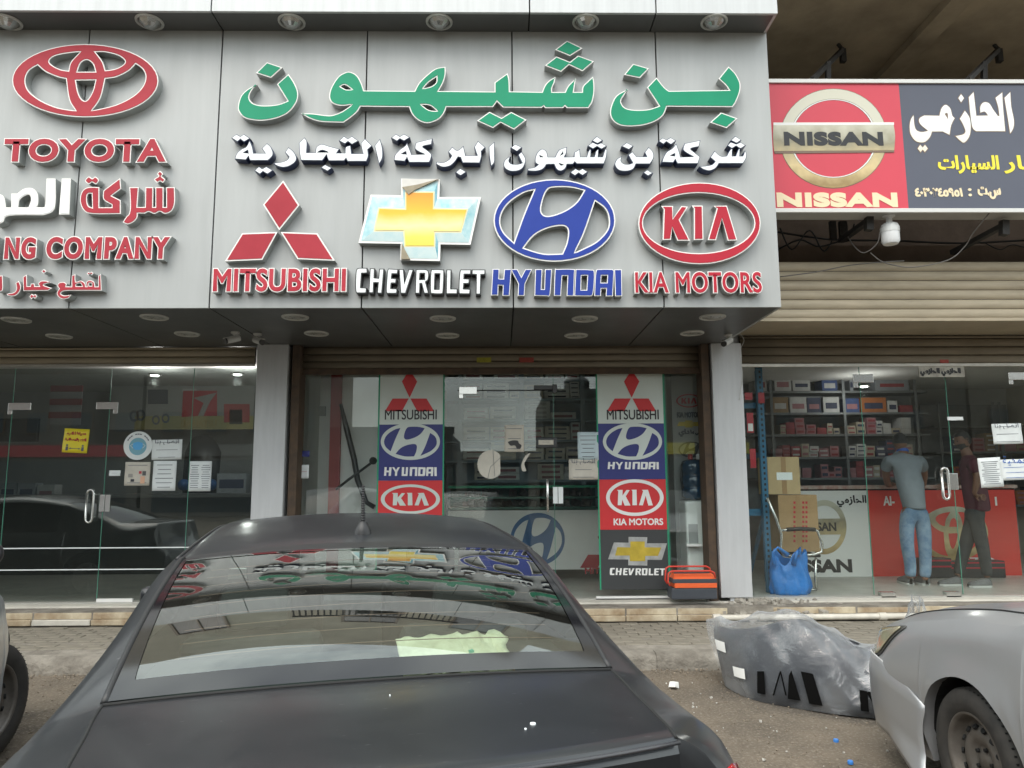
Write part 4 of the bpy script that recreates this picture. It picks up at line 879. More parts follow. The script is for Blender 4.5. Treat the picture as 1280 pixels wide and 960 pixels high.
def lockbox(o, x, y, w, h, n=2, Y=YG, m=None):
    c = PY(x, y, Y)
    for i in range(n):
        xx = c.x + (i - (n - 1) / 2) * w * 1.12; bx('lock_plate', (xx - w / 2, Y - .014, c.z - h / 2), (xx + w / 2, Y - .002, c.z + h / 2), m or M_chr, o, bevel=.003)
XS1 = PY(319, 600, YG).x
f1, zg1, xs1 = front([(-9.3,), (-7.9,), (-6.75,), 5, 131, 236, (XS1,)][0:0] or [-330, -200, -95, 8, 131, 236, 318], 459, 755, M_gl1, 'dark tinted glass front of the left shop reflecting the street')
fitting(f1, 24.5, 508, .26, .085, -1); fitting(f1, 134, 507, .25, .085, 1); pull(f1, 116.5, 612, 653); lockbox(f1, 131.5, 629, .055, .19)
bx('bottom_rail', (PY(122, 750, YG).x, YG - .03, ZF + .0), (PY(167, 750, YG).x, YG - .006, ZF + .035), M_wht2, f1)
for yy in (685, 712): bx('frosted_stripe', (PY(-330, 600, YG).x, YG - .0025, PY(100, yy, YG).z - .006), (XS1 - .01, YG - .001, PY(100, yy, YG).z + .006), M_paper, f1)
f2, zg2, xs2 = front([372, 473, 554, 693, 835, 881], 467, 742, M_gl, 'middle shop glass door and panes with tall make posters stuck on')
fitting(f2, 585, 488, .21, .085, -1); c = PY(680, 485, YG); MB().box((c.x - .12, YG - .02, c.z - .02), (c.x + .10, YG - .002, c.z + .03)).box((c.x + .10, YG - .02, c.z - .06), (c.x + .15, YG - .002, c.z + .04)).build('patch_fitting', M_cb, f2, bevel=.003)
pull(f2, 684, 599, 640, .011, loop=False); lockbox(f2, 697.5, 619, .055, .19, m=M_paper)
MB().box((PY(572, 487, YG).x, YG - .006, PY(640, 488.5, YG).z), (PY(692, 487, YG).x, YG - .002, PY(640, 487.3, YG).z)).build('door_top_gap', M_dark, f2)
bx('threshold_strip', (PY(750, 740, YG).x - .05, YG - .05, ZF - .012), (PY(835, 740, YG).x, YG - .005, ZF + .022), M_wht2, f2)
f3, zg3, xs3 = front([929, 1083, 1192, 1330, 1460, 1600], 459.5, 740, M_gl, 'clear glass front of the right shop with a glass door')
fitting(f3, 1079, 473, .24, .10, -1); fitting(f3, 1273, 470, .24, .09, -1); pull(f3, 1177, 585, 624, .016); lockbox(f3, 1191, 602, .11, .19, 1)
for x_ in (1108, 1189): bx('floor_spring', (PY(x_ - 9, 740, YG).x, YG - .05, ZF - .012), (PY(x_ + 9, 740, YG).x, YG + .03, ZF + .045), M_chr, f3)
a = PY(1147, 457.5, YG - .09); b = PY(1205, 471.5, YG - .09)
pl = empty('plaque', a, 'old white name plaque with dark Arabic writing hanging over the right shop door', 'plaque'); bx('board', (a.x, YG - .11, b.z), (b.x, YG - .095, a.z), mat('old_white_board', (.50, .48, .42), .7, noise=(14, .5)), pl)
pjoin(arabic('الحازمي الحازمي'), (1150, 460, 1201, 470), pl, M_pblk, YG - .11, off=.006)
# ---------------------------------------------------------------- posters on the middle glass
M_pg = mat('poster_white', (.62, .68, .64), .5, noise=(2, .06)); M_pb = mat('poster_blue', (.028, .035, .19), .45, noise=(2, .1)); M_pr = mat('poster_red', (.62, .03, .035), .45, noise=(2, .08)); M_pk = mat('poster_charcoal', (.045, .048, .05), .45, noise=(2, .12)); M_pgr = mat('poster_green_edge', (.02, .30, .16), .5); M_dkred = mat('poster_dark_red', (.40, .02, .035), .45)
def diamonds(x, y, s, parent, m, Y):
    for q in ([(0, -31), (9, -17), (0, 2), (-9, -17)], [(-1, 3), (-9, 18), (-29, 18), (-20, 3)], [(1, 3), (20, 3), (29, 18), (9, 18)]):
        flat('diamond_print', [[(lambda p: (p.x, p.z))(PY(x + a * s, y + b * s, Y)) for a, b in q]], m, parent, Y, .002, .0035)
def Hemb(x, y, sx, sy, parent, m, Y, name='oval_print'):
    T = lambda s: [(lambda p: (p.x, p.z))(PY(x + (a - 331) / 271 * sx, y + (b - 233) / 183 * sy, Y)) for a, b in parse(s)]
    return flat(name, [EP(x, y, sx, sy, Y)] + [T(s) for s in E4], m, parent, Y, .002, .0035)
KI = ('278,225* 368,225* 366,320* 430,225* 480,230* 418,330* 495,485* 400,485* 362,385* 352,478* 290,480* 298,250*', '508,222* 590,222* 596,478* 524,480* 524,245*', '672,225* 772,222* 850,482* 778,485* 735,320* 690,482* 628,480* 695,245*')
def Kemb(x, y, sx, sy, parent, m, Y):
    flat('oval_print', [EP(x, y, sx, sy, Y), EP(x, y, sx * .87, sy * .82, Y)], m, parent, Y, .002, .0035)
    for s in KI: flat('letter_print', [[(lambda p: (p.x, p.z))(PY(x + (a - 563) / 459 * sx, y + (b - 353) / 306 * sy, Y)) for a, b in parse(s)]], m, parent, Y, .002, .0035)
M_sil = mat('silver_bevel', (.55, .56, .55), .3, .4, noise=(9, .4)); M_gp = mat('poster_gold', (.62, .46, .06), .35, .2, noise=(6, .35))
def bowtie(x, y, sx, sy, parent, Y, m1=None, m2=None):
    ci = lambda s, f: [(lambda p: (p.x, p.z))(PY(x + (a - 640) / 580 * sx * f, y + (b - 450) / 390 * sy * f, Y)) for a, b in parse(s)]
    flat('bowtie_print', [ci(OUT, 1)], m1 or M_sil, parent, Y, .002, .003); flat('bowtie_print', [ci(INN, 1.02)], m2 or M_gp, parent, Y, .0032, .0045)
YPO = YG - .006
def poster(x0, x1, lab, bottom):
    o = empty('make_poster', PY((x0 + x1) / 2, 600, YPO), lab, 'poster'); xa, xb = PY(x0, 600, YPO).x, PY(x1, 600, YPO).x; xc = (x0 + x1) / 2
    rows = [(467, 530, M_pg), (530, 600, M_pb), (600, 663, M_pr), (663, bottom, M_pk)]
    for a, b, m in rows: bx('panel', (xa, YPO, PY(640, b, YPO).z + .001), (xb, YPO + .002, PY(640, a, YPO).z - .001), m, o)
    bx('edge_strip', (xa - .018, YPO - .002, PY(640, bottom, YPO).z), (xa - .001, YPO + .002, zg2), M_pgr, o); bx('edge_strip', (xb + .001, YPO - .002, PY(640, bottom, YPO).z), (xb + .018, YPO + .002, zg2), M_pgr, o)
    diamonds(xc - 1, 495, 1.06, o, M_dkred if 0 else M_pr, YPO); pword('MITSUBISHI', (xc - 32, 512, xc + 35 - 2, 524.5), o, M_pblk, YPO, off=.002, z=.0035, name='letter_print')
    Hemb(xc, 552, 37, 23, o, M_pg, YPO); return o, xc
def hyun(xc, o, y0, y1, w, m, Y):
    for v in HY:
        ls = []
        for q in v: ls.append([(lambda p: (p.x, p.z))(PY(xc + (a - 963) / 305 * w, y0 + (b - 28) / 119 * (y1 - y0), Y)) for a, b in parse(q if isinstance(q, str) else q[0])])
        flat('letter_print', ls, m, o, Y, .002, .0035)
def chev(xc, o, y0, y1, w, m, Y):
    for v in CH.values():
        ls = []
        for q in v: ls.append([(lambda p: (p.x, p.z))(PY(xc + (a - 323) / 304 * w, y0 + (b - 28) / 112 * (y1 - y0), Y)) for a, b in parse(q if isinstance(q, str) else q[0])])
        flat('letter_print', ls, m, o, Y, .002, .0035)
pA, xa_ = poster(473, 553, 'tall make poster left of the middle door, its foot hidden by the sedan', 742)
hyun(xa_, pA, 584, 595, 33, M_pwht, YPO); Kemb(xa_, 624, 37, 18.5, pA, M_pg, YPO)
pword('KIA MOTORS', (xa_ - 30, 648, xa_ + 30, 656), pA, M_pwht, YPO, off=.003, z=.0035, name='letter_print')
pB, xb_ = poster(749, 832, 'tall make poster on the right pane of the middle door, whole down to the floor', 738)
hyun(xb_ + 1, pB, 577.5, 586.5, 32, M_pwht, YPO); Kemb(xb_ + 3, 622, 36, 23, pB, M_pwht, YPO)
pword('KIA MOTORS', (767, 648, 829, 656.5), pB, M_pwht, YPO, off=.003, z=.0035, name='letter_print')
bowtie(797, 689, 37, 18, pB, YPO); chev(797, pB, 710.5, 719, 34.5, M_pwht, YPO)
# ---------------------------------------------------------------- papers stuck on glass
def note(x0, y0, x1, y1, label, m=None, lines=6, Y=None, name='paper_notice', ink=None, head=None, tilt=0, cols=1):
    Y = Y or YG - .008; a = PY(x0, (y0 + y1) / 2, Y); b = PY(x1, (y0 + y1) / 2, Y); z1 = PY((x0 + x1) / 2, y0, Y).z; z0 = PY((x0 + x1) / 2, y1, Y).z
    c = Vector(((a.x + b.x) / 2, Y, (z0 + z1) / 2)); w_ = (b.x - a.x); h = z1 - z0
    o = empty(name, c, label, 'notice'); o.rotation_euler = (0, tilt, 0)
    P = [[((u / 6 - .5) * w_, -.003 * math.sin(u * 1.1 + v) - .001, (v / 6 - .5) * h) for v in range(7)] for u in range(7)]
    MB().grid(P).build('sheet', m or M_paper, o, local=True, smooth=True, solid=.001)
    mb = MB(); r_ = random.Random(int(x0 * 7 + y0))
    for cix in range(cols):
        for i in range(lines):
            zz = h * (.36 - .74 * i / max(1, lines - 1)) if lines > 1 else 0; ww = w_ / cols * r_.uniform(.5, .82); xx = (cix + .5) * w_ / cols - w_ / 2
            mb.box((xx - ww / 2, -.006, zz - h * .009), (xx + ww / 2, -.0052, zz + h * .009))
    if lines: mb.build('print_lines', ink or M_ink, o, local=True)
    if head:
        m_ = MB(); bb = tbox(head); s = w_ * .8 / (bb[1] - bb[0])
        for g_ in glyphs(head): slab(m_, [[((p[0] - (bb[0] + bb[1]) / 2) * s, h * .30 + p[1] * s) for p in l] for l in g_], .0052, .0062)
        m_.build('heading', ink or M_ink, o, local=True)
    return o
yn = note(79, 536, 110.5, 566, 'yellow notice with red Arabic text and two figures joined by an arrow', mat('yellow_card', (.80, .66, .03), .5), 0, tilt=.05)
def local_text(o, s, cx, cz, w_, m, off=.003, name='text_print'):
    mb = MB(); bb = tbox(s); k_ = w_ / (bb[1] - bb[0])
    for g_ in glyphs(s): slab(mb, [inset([(cx + (p[0] - (bb[0] + bb[1]) / 2) * k_, cz + p[1] * k_) for p in l], -off) for l in g_], .0052, .0066)
    return mb.build(name, m, o, local=True)
M_rink = mat('red_ink', (.45, .03, .04), .6)
local_text(yn, arabic('عميلنا الكريم'), 0, .07, .22, M_rink); local_text(yn, arabic('التزم بالمسافة'), 0, .0, .24, M_rink)
mb = MB()
for s in (-1, 1): mb.lathe((s * .09, -.006, -.055), [(.012, 0), (.012, .001)], (0, -1, 0), 10, True); mb.box((s * .09 - .014, -.0068, -.115), (s * .09 + .014, -.0056, -.07))
mb.box((-.06, -.0068, -.093), (.06, -.0056, -.087)); mb.add([(-.065, -.0066, -.09), (-.045, -.0066, -.078), (-.045, -.0066, -.102), (.065, -.0066, -.09), (.045, -.0066, -.102), (.045, -.0066, -.078)], [(0, 2, 1), (3, 5, 4)]); mb.build('figures_print', M_ink, yn, local=True)
c = PY(172.5, 557, YG - .008); ro = empty('round_sticker', c, 'round white sticker with a pale blue face mask in its centre', 'sticker')
def ldisc(o, cx, cz, r, z0, z1, m, n=40, name='disc', ry=None): mb = MB(); slab(mb, [ell(cx, cz, r, ry or r, n)], z0, z1); return mb.build(name, m, o, local=True)
M_mblue = mat('pale_blue_print', (.20, .42, .52), .5); M_mb2 = mat('mask_blue', (.10, .42, .78), .5)
ldisc(ro, 0, 0, .165, 0, .002, M_paper); ldisc(ro, 0, -.01, .10, .0022, .003, M_mblue); mb = MB(); slab(mb, [[(-.055, .03), (0, .045), (.055, .03), (.055, -.02), (.03, -.05), (-.03, -.05), (-.055, -.02)]], .0032, .004); mb.build('mask_print', M_mb2, ro, local=True)
MB().tube([(-.055, -.004, .02), (-.085, -.004, 0), (-.055, -.004, -.03)], .003, 6).tube([(.055, -.004, .02), (.085, -.004, 0), (.055, -.004, -.03)], .003, 6).build('strap_print', M_paper, ro, local=True)
for i in range(11):
    a_ = R(150 - 12 * i); MB().obox((.132 * math.cos(a_), -.003, .132 * math.sin(a_)), (.022, .002, .012), ry=-a_ + R(90)).build('letter_print', M_ink, ro, local=True) if i % 4 != 3 else None
note(190, 549.5, 227.5, 574.5, 'wide white paper with a small printed block, upper right of the round sticker', M_paper, 3, tilt=-.02, head=arabic('اتصل بنا'))
pc = note(156, 577.5, 187.5, 607, 'cream card with small pictures of car parts under the round sticker', M_beigep, 2)
for (a_, b_, c_, d_, col) in ((.02, -.0, .05, .03, (.5, .05, .06)), (.06, -.02, .10, .03, (.1, .1, .1)), (-.07, -.09, -.03, -.06, (.04, .04, .05)), (.04, -.11, .09, -.03, (.75, .45, .3)), (-.1, -.04, -.05, .0, (.35, .33, .3))):
    bx('picture_print', (0, 0, 0), (0, 0, 0), M_ink, pc) if 0 else MB().box((a_, -.0075, b_), (c_, -.0062, d_)).build('picture_print', mat('pic%d' % int(a_ * 1000 + 500), col, .5), pc, local=True)
note(191, 576, 220, 613.5, 'white A4 letter under the wide white paper on the left glass', M_paper, 6); note(236.5, 576.5, 264, 614, 'white A4 price table with two columns, rightmost paper on the left glass', M_paper, 11, cols=2)
bx('x', (0, 0, 0), (.001, .001, .001), M_ink) if 0 else None
note(136.5, 588, 150.5, 595, 'tiny white label above the lock of the left glass door', M_paper, 1)
note(630.5, 531, 655, 565, 'cream sheet with a black stain on the middle glass door', M_beigep, 3); q = MB(); slab(q, [LP('262,540* 290,530 322,532 330,548 345,560 338,578 318,580 305,560 280,562', 580, 440, 4.8, YG - .014)], 0, .001, to=lambda x, y, z: (x, YG - .0145 - z, y)); tag(q.build('black_stain', M_pblk), 'black torn tape stain on the cream sheet of the middle door', 'stain')
note(722, 540, 748, 575, 'pale blue printed sheet left of the right poster', mat('bluish_paper', (.55, .66, .70), .8), 6); note(711, 574, 747.5, 599.5, 'cream card with a small printed block below the pale blue sheet', M_beigep, 3, head=arabic('اتصل بنا'))
note(670, 546.5, 696.5, 560, 'small dark plate with a light strip on the middle door', M_pk, 0); note(673, 550, 692, 556, 'light strip on the small dark plate of the middle door', M_beigep, 1, Y=YG - .014)
c = PY(613, 580.5, YG - .009); r2 = empty('round_sticker', c, 'round scratched white sticker on the middle glass door', 'sticker'); mb = MB(); slab(mb, [[(x_, z_) for x_, z_ in ell(0, 0, .150, .165, 36) if x_ < .125]], 0, .002); mb.build('disc', M_beigep, r2, local=True); MB().tube([(-.03, -.004, -.16), (.0, -.004, -.03), (.12, -.004, .08)], .002, 5).tube([(.03, -.004, .16), (.05, -.004, -.14)], .002, 5).build('scratch', M_ink, r2, local=True)
o_ = MB(); slab(o_, [LP('385,610* 400,605* 372,650 362,675 375,712* 352,715 344,680 360,635', 580, 440, 4.8, YG - .009)], 0, .002, to=lambda x, y, z: (x, YG - .009 - z, y)); tag(o_.build('torn_sticker', M_beigep), 'crescent remnant of a torn sticker on the middle glass door', 'sticker remnant')
note(1240.5, 529.5, 1277.5, 555, 'white card with a small printed block, topmost on the right shop glass', M_paper, 3, tilt=-.02, head=arabic('اتصل بنا'))
note(1224, 572, 1252.5, 609, 'white price list with many lines hanging on the right glass door', M_paper, 12, tilt=-.05); note(1250.5, 574, 1290, 600, 'white sheet with blue Arabic heading at the right frame edge', M_paper, 4, ink=mat('blue_ink', (.05, .15, .5), .6), head=arabic('جمعية'), tilt=-.03)
note(1184, 521, 1204, 525.5, 'little white strip with a flag on the right glass door', M_paper, 0)
# ---------------------------------------------------------------- right shop interior
M_shelf = mat('grey_shelf_steel', (.20, .215, .225), .45, .4, noise=(5, .2)); M_bluer = mat('blue_rack_steel', (.02, .14, .26), .45, noise=(6, .2))
M_card = mat('brown_cardboard', (.40, .26, .13), .8, noise=(6, .15), bump=(60, .1, .002)); M_card2 = mat('tan_cardboard', (.50, .37, .20), .8, noise=(6, .12)); M_tape = mat('parcel_tape', (.34, .21, .10), .35)
BOX = [mat('carton_%s' % n, c, .65, noise=(9, .2)) for n, c in (('white', (.55, .56, .56)), ('cream', (.42, .38, .30)), ('pink', (.36, .17, .19)), ('red', (.30, .05, .06)), ('blue', (.05, .09, .24)), ('grey', (.30, .32, .35)), ('brown', (.30, .20, .10)), ('navy', (.04, .05, .10)), ('orange', (.42, .14, .04)), ('pale', (.80, .81, .80)), ('ivory', (.70, .67, .58)))]
def shelf(name, x0, x1, y0, depth, zs, ups, label, m=M_shelf, w_=.045):
    o = empty(name, ((x0 + x1) / 2, y0, ZF), label, 'shelf')
    for z in zs: bx('shelf_board', (x0, y0, z - .035), (x1, y0 + depth, z), m, o)
    for x_ in ups: bx('upright', (x_ - w_ / 2, y0 - .012, ZF), (x_ + w_ / 2, y0 - .002, zs[-1] + .4), m, o)
    bx('back_panel', (x0, y0 + depth, ZF), (x1, y0 + depth + .02, zs[-1] + .4), m, o); return o
Y3 = 12.1
zs3 = [PY(1040, y_, Y3).z for y_ in (597, 571, 542.5, 515.5, 488.5)]
sh3 = shelf('parts_shelf', PY(940, 500, Y3).x, PY(1160, 500, Y3).x, Y3, .5, zs3, [PY(x_, 520, Y3).x for x_ in (965, 1056, 1146)], 'grey steel parts shelf behind the right shop counter packed with small cartons')
rb_ = random.Random(11); col_i = [0]; ORD = 'first second third fourth fifth sixth seventh eighth ninth tenth eleventh twelfth thirteenth fourteenth fifteenth sixteenth seventeenth eighteenth nineteenth twentieth'.split() + ['far'] * 30; CN = ['white', 'cream', 'pink', 'red', 'blue', 'grey', 'brown', 'navy', 'orange', 'pale', 'ivory']
def cm(i): return BOX[i]
bm_ = {}
def carton(c, s, m, label, grp, rz=0):
    """one box with a printed front strip; shares its mesh with boxes alike"""
    key = (round(s[0], 2), round(s[1], 2), round(s[2], 2), m.name)
    if key not in bm_:
        mb = MB().box((-s[0] / 2, -s[1] / 2, 0), (s[0] / 2, s[1] / 2, s[2])); mb.k = 1; mb.box((-s[0] * .36, -s[1] / 2 - .002, s[2] * .25), (s[0] * .36, -s[1] / 2 - .001, s[2] * (.45 + .3 * rb_.random()))); ob = mb.build('carton', [m, rb_.choice((BOX[0], BOX[3], BOX[7], BOX[2]))]); bm_[key] = ob.data
    else: ob = bpy.data.objects.new('carton', bm_[key]); C.objects.link(ob)
    ob.location = c; ob.rotation_euler.z = rz; tag(ob, label, 'carton', grp); return ob
def fill(x0, x1, y0, z, hmax, kinds, lab, grp, wmin=.10, wmax=.26, stack=True, gap=.1):
    x = x0 + .02
    while x < x1 - .08:
        if rb_.random() < gap: x += rb_.uniform(.05, .2); continue
        k_ = rb_.choice(kinds); wd = round(rb_.uniform(wmin, wmax), 1 if wmax > .3 else 2); wd = min(max(wd, .08), x1 - x - .01)
        if wd < .07: break
        col_i[0] += 1
        h = round(rb_.uniform(.07, .11), 2) if stack else round(rb_.uniform(.55, .85) * hmax, 1); n_ = max(1, int(rb_.uniform(.62, .99) * hmax / h)) if stack else 1; zz = z + .001
        for i in range(n_):
            carton((x + wd / 2, y0 + .15 + rb_.uniform(0, .03), zz), (wd * .97, .26, h * .97), BOX[k_], CN[k_] + ' carton, ' + (ORD[i] + ' up in ' if n_ > 1 else '') + ORD[col_i[0] - 1] + ' stack from the left, ' + lab, grp, rb_.uniform(-.04, .04)); zz += h
        x += wd + rb_.uniform(.0, .02)
seg = [PY(x_, 520, Y3).x for x_ in (967, 1054, 1058, 1144)]
H_ = zs3[1] - zs3[0] - .04
for lvl, kinds, st_, nm_ in ((0, (2, 2, 3, 1), True, 'lowest right shop shelf'), (1, (2, 3, 4, 1, 7, 0), True, 'second right shop shelf'), (2, (1, 2, 3, 0), True, 'third right shop shelf')):
    col_i[0] = 0
    for a_, b_ in ((seg[0], seg[1]), (seg[2], seg[3])): fill(a_, b_, Y3, zs3[lvl], H_, kinds, nm_, 'cartons on shelf row %s' % ('one', 'two', 'three')[lvl], .09, .17, gap=.03)
for lvl, row in ((3, [(967, 987, 6, 20), (989, 1010, 0, 20), (1011, 1028, 7, 19), (1031, 1051, 0, 20), (1033 + 25, 1076, 4, 18), (1078, 1110, 8, 19), (1112, 1124, 0, 15), (1127, 1143, 3, 9)]), (4, [(946, 961, 0, 19), (971, 992, 0, 21), (994, 1016, 0, 21), (1031, 1050, 4, 15), (1066, 1070, 5, 18), (1098, 1140, 5, 20)])):
    for j, (x0_, x1_, k_, hp) in enumerate(row):
        a_ = PY(x0_, 520, Y3 + .02).x; b_ = PY(x1_, 520, Y3 + .02).x
        carton(((a_ + b_) / 2, Y3 + .2, zs3[lvl] + .001), ((b_ - a_), .3, hp / 925 * Y3), BOX[k_], ('pale', 'dark', 'mid')[j % 3] + ' large carton, number ' + ('one', 'two', 'three', 'four', 'five', 'six', 'seven', 'eight')[j] + ' from the left on the ' + ('second highest', 'highest')[lvl - 3] + ' right shop shelf', 'large cartons on the top shelves')
# shelf along the right, oblique dark shelves with cartons
o_ = shelf('side_shelf', PY(1165, 500, 12.6).x, 9.0, 12.6, .4, [1.2, 1.65, 2.1, 2.55], [PY(1165, 500, 12.6).x + .1, PY(1240, 500, 12.6).x, 8.6], 'dark shelf in the depth of the right shop behind the two men')
for z_ in (1.2, 1.65, 2.1):
    col_i[0] = 0; fill(PY(1170, 500, 12.6).x + .2, PY(1310, 500, 12.6).x, 12.6, z_, .38, (3, 7, 2, 8, 6), ('low', 'middle', 'high')[(1.2, 1.65, 2.1).index(z_)] + ' deep shelf', 'cartons on the deep shelf', .2, .3)
# counter
YC = 10.35
xk0, xk1, xk2 = PY(975, 660, YC).x, PY(1087, 660, YC).x, PY(1272, 660, YC).x; zk0, zk1 = PY(1100, 721, YC).z, PY(1100, 613, YC).z
ct = empty('shop_counter', ((xk0 + xk2) / 2, YC, ZF), 'right shop counter with a white and a red printed front', 'counter')
bx('plinth', (xk0, YC + .05, ZF), (xk2, YC + .6, zk0), mat('counter_plinth', (.30, .27, .22), .8, noise=(6, .4)), ct); bx('body', (xk0, YC + .004, zk0), (xk2, YC + .62, zk1 + .02), M_dark, ct)
bx('counter_top', (xk0 - .02, YC - .05, zk1 + .021), (xk2 + .02, YC + .65, zk1 + .07), mat('worn_counter_top', (.52, .46, .40), .5, noise=(9, .5), col2=(.36, .12, .10)), ct, bevel=.006)
bx('white_front', (xk0, YC - .004, zk0), (xk1 - .01, YC + .003, zk1), M_pwht, ct); bx('red_front', (xk1 + .01, YC - .004, zk0), (xk2, YC + .003, zk1), mat('counter_red', (.66, .045, .03), .45, noise=(2, .08)), ct)
bx('bottom_trim', (xk0, YC - .012, zk0 - .05), (xk2, YC + .02, zk0 - .002), mat('chipped_white', (.6, .58, .54), .7, noise=(14, .6)), ct)
yc = YC - .004
pjoin(arabic('الحازمي'), (1046, 619, 1083, 634), ct, M_pblk, yc, off=.005)
cx_, cy_ = 1030, 659
flat('ring_print', [EP(cx_, cy_, 28, 34, yc), EP(cx_, cy_, 22, 27, yc)], M_silv, ct, yc, .002, .004); flat('bar_print', [LP('980,649* 1054,648* 1054,668* 980,669*', 0, 0, 1, yc)], M_silv, ct, yc, .004, .006)
pjoin('NISSAN', (1002, 653, 1045, 664), ct, M_pblk, yc, off=.006, z=.009); pjoin('NISSAN', (975, 699, 1065, 716), ct, M_pblk, yc, off=.014, z=.005)
tl = lambda s: [(lambda p: (p.x, p.z))(PY(1191 + (a - 487.5) * .106, 667 + (b - 461) * .165, yc)) for a, b in parse(s)]
TOY = ['458,297* 420,300 340,312 295,330 282,355 310,380 350,398 392,405* 405,355', '545,297* 600,298 670,315 708,340 712,362 680,385 640,398 603,402* 585,350', '497,343 530,365 545,410* 442,410* 462,360', '434,460* 546,458* 530,520 505,565 485,577 462,560 445,520', '215,372* 165,405 145,460 165,520 235,575 330,615 432,632* 395,570 377,450* 330,440 260,410', '775,365* 815,395 832,440 815,495 760,550 660,600 525,632* 575,560 602,450* 665,440 735,405']
flat('crossing_ovals_print', [EP(1191, 667, 44, 34, yc)] + [tl(s) for s in TOY], M_silv, ct, yc, .002, .005)
pjoin('Al-', (1104, 620, 1118, 632), ct, M_pwht, yc, off=.004); pjoin('I', (1243.5, 621, 1246, 632), ct, M_pwht, yc, off=.003); pjoin('TOYOTA', (1135, 697, 1247, 702), ct, M_pwht, yc, off=.004)
# low red and black tool cases at the counter foot
for x0_, x1_, y0_, y1_, lab in ((1150, 1184, 697, 708, 'flat red and black case on the floor left of the walking man'), (1184, 1250, 700, 722, 'long red and black case on the floor under the red counter')):
    o_ = empty('floor_case', PY(x0_, y1_, YC - .15), lab, 'case'); a_ = PY(x0_, y1_, YC - .15); b_ = PY(x1_, y0_, YC - .15); h = b_.z - ZF
    bx('case_body', (a_.x, YC - .25, ZF + .001), (b_.x, YC - .06, b_.z), M_blk, o_, bevel=.01)
    for t in (.55, .85): bx('red_stripe', (a_.x + .01, YC - .254, ZF + h * t), (b_.x - .01, YC - .2505, ZF + h * (t + .08)), M_kred, o_)
# blue slotted rack at the left of the right shop
br = empty('blue_rack', PY(938, 700, 9.2), 'blue slotted steel rack standing inside the right shop beside the pillar', 'rack')
def slotpost(x, y):
    mb = MB(); mb.box((x - .035, y - .03, ZF), (x + .035, y + .03, 3.1)); o = mb.build('post', M_bluer, br); h = MB(); z = ZF + .08
    while z < 3.0: h.box((x - .012, y - .0325, z), (x + .012, y - .0305, z + .03)); z += .065
    tag(h.build('slot_row', M_dark, o), kind='stuff')
xr_ = PY(955, 600, 8.95).x
slotpost(xr_, 8.95); slotpost(PY(949, 500, 9.9).x, 9.9); bx('beam', (xr_ - .5, 9.0, 1.20), (xr_ - .036, 9.05, 1.28), M_bluer, br); bx('beam', (xr_ - .02, 8.99, 1.9), (xr_ + .03, 9.86, 1.96), M_bluer, br); bx('beam', (xr_ - .02, 8.99, 1.2), (xr_ + .03, 9.86, 1.26), M_bluer, br); bx('beam', (xr_ - .5, 9.0, 2.5), (xr_ - .036, 9.05, 2.57), M_bluer, br)
MB().bar((xr_ + .03, 9.1, 1.2), (xr_ + .05, 9.8, ZF + .1), .04).build('brace', M_bluer, br)
def hangpack(x0_, y0_, x1_, y1_, lab): a_ = PY(x0_, y1_, 8.9); b_ = PY(x1_, y0_, 8.9); o_ = empty('blister_pack', a_, lab, 'blister pack', 'red packs hanging by the blue rack'); bx('card', (a_.x, 8.89, a_.z), (b_.x, 8.90, b_.z), M_dkred, o_); bx('label', (a_.x + .01, 8.886, a_.z + .02), (b_.x - .01, 8.889, (a_.z + b_.z) / 2 - .01), M_pwht if 'white' in lab else M_kred, o_)
hangpack(931, 491, 940, 500, 'small red hanging pack, topmost left of the blue rack'); hangpack(948, 491, 955, 504, 'small red hanging pack on the blue post'); hangpack(934, 516, 941, 541, 'red hanging pack with a white lower half left of the blue rack'); hangpack(938, 561, 944, 585, 'red hanging pack lowest left of the blue rack')
# two cardboard boxes on a steel cantilever chair, blue bag on its arm
def cbox(name, x0_, y0_, x1_, y1_, Y, d, m, lab):
    a_ = PY(x0_, y1_, Y); b_ = PY(x1_, y0_, Y); o_ = empty(name, ((a_.x + b_.x) / 2, Y, a_.z), lab, 'box'); bx('carton_body', (a_.x, Y, a_.z), (b_.x, Y + d, b_.z), m, o_, bevel=.004)
    cx_ = (a_.x + b_.x) / 2; bx('tape', (cx_ - .03, Y - .002, a_.z + .002), (cx_ + .03, Y - .0005, b_.z - .002), M_tape, o_); return o_, a_, b_
b1, a_, b_ = cbox('cardboard_box', 961, 571, 998.5, 618, 9.0, .35, M_card2, 'tan cardboard box with a white address label, upper of two by the blue rack')
bx('address_label', (PY(971, 600, 9).x, 8.9965, PY(980, 600, 9).z), (PY(990, 590, 9).x, 8.998, PY(980, 590.5, 9).z), M_paper, b1)
b2, a_, b_ = cbox('cardboard_box', 976, 618.5, 1021, 690, 9.0, .38, M_card, 'taller brown cardboard box under the tan one')
for x_ in (993, 1004, 1008): 
    h = MB()
    for i in range(9): p = PY(x_, 628 + i * 6, 8.999); h.box((p.x - .012, 8.996, p.z - .016), (p.x + .012, 8.9985, p.z + .012))
    h.build('vertical_print', M_rink, b2)
chr_ = empty('steel_chair', PY(1000, 735, 8.9), 'steel cantilever chair frame with black arm holding the cardboard boxes', 'chair')
Kc = lambda l, Y: [PY(x, y, Y) for x, y in l]
MB().tube(Kc([(959, 622), (970, 648), (977, 668), (976, 685), (979, 694), (990, 696), (1018, 693), (1027, 690), (1028, 680), (1022, 664), (1016, 661), (985, 662), (977, 663)], 8.86), .016, 8).build('chair_frame', M_chr, chr_, smooth=True)
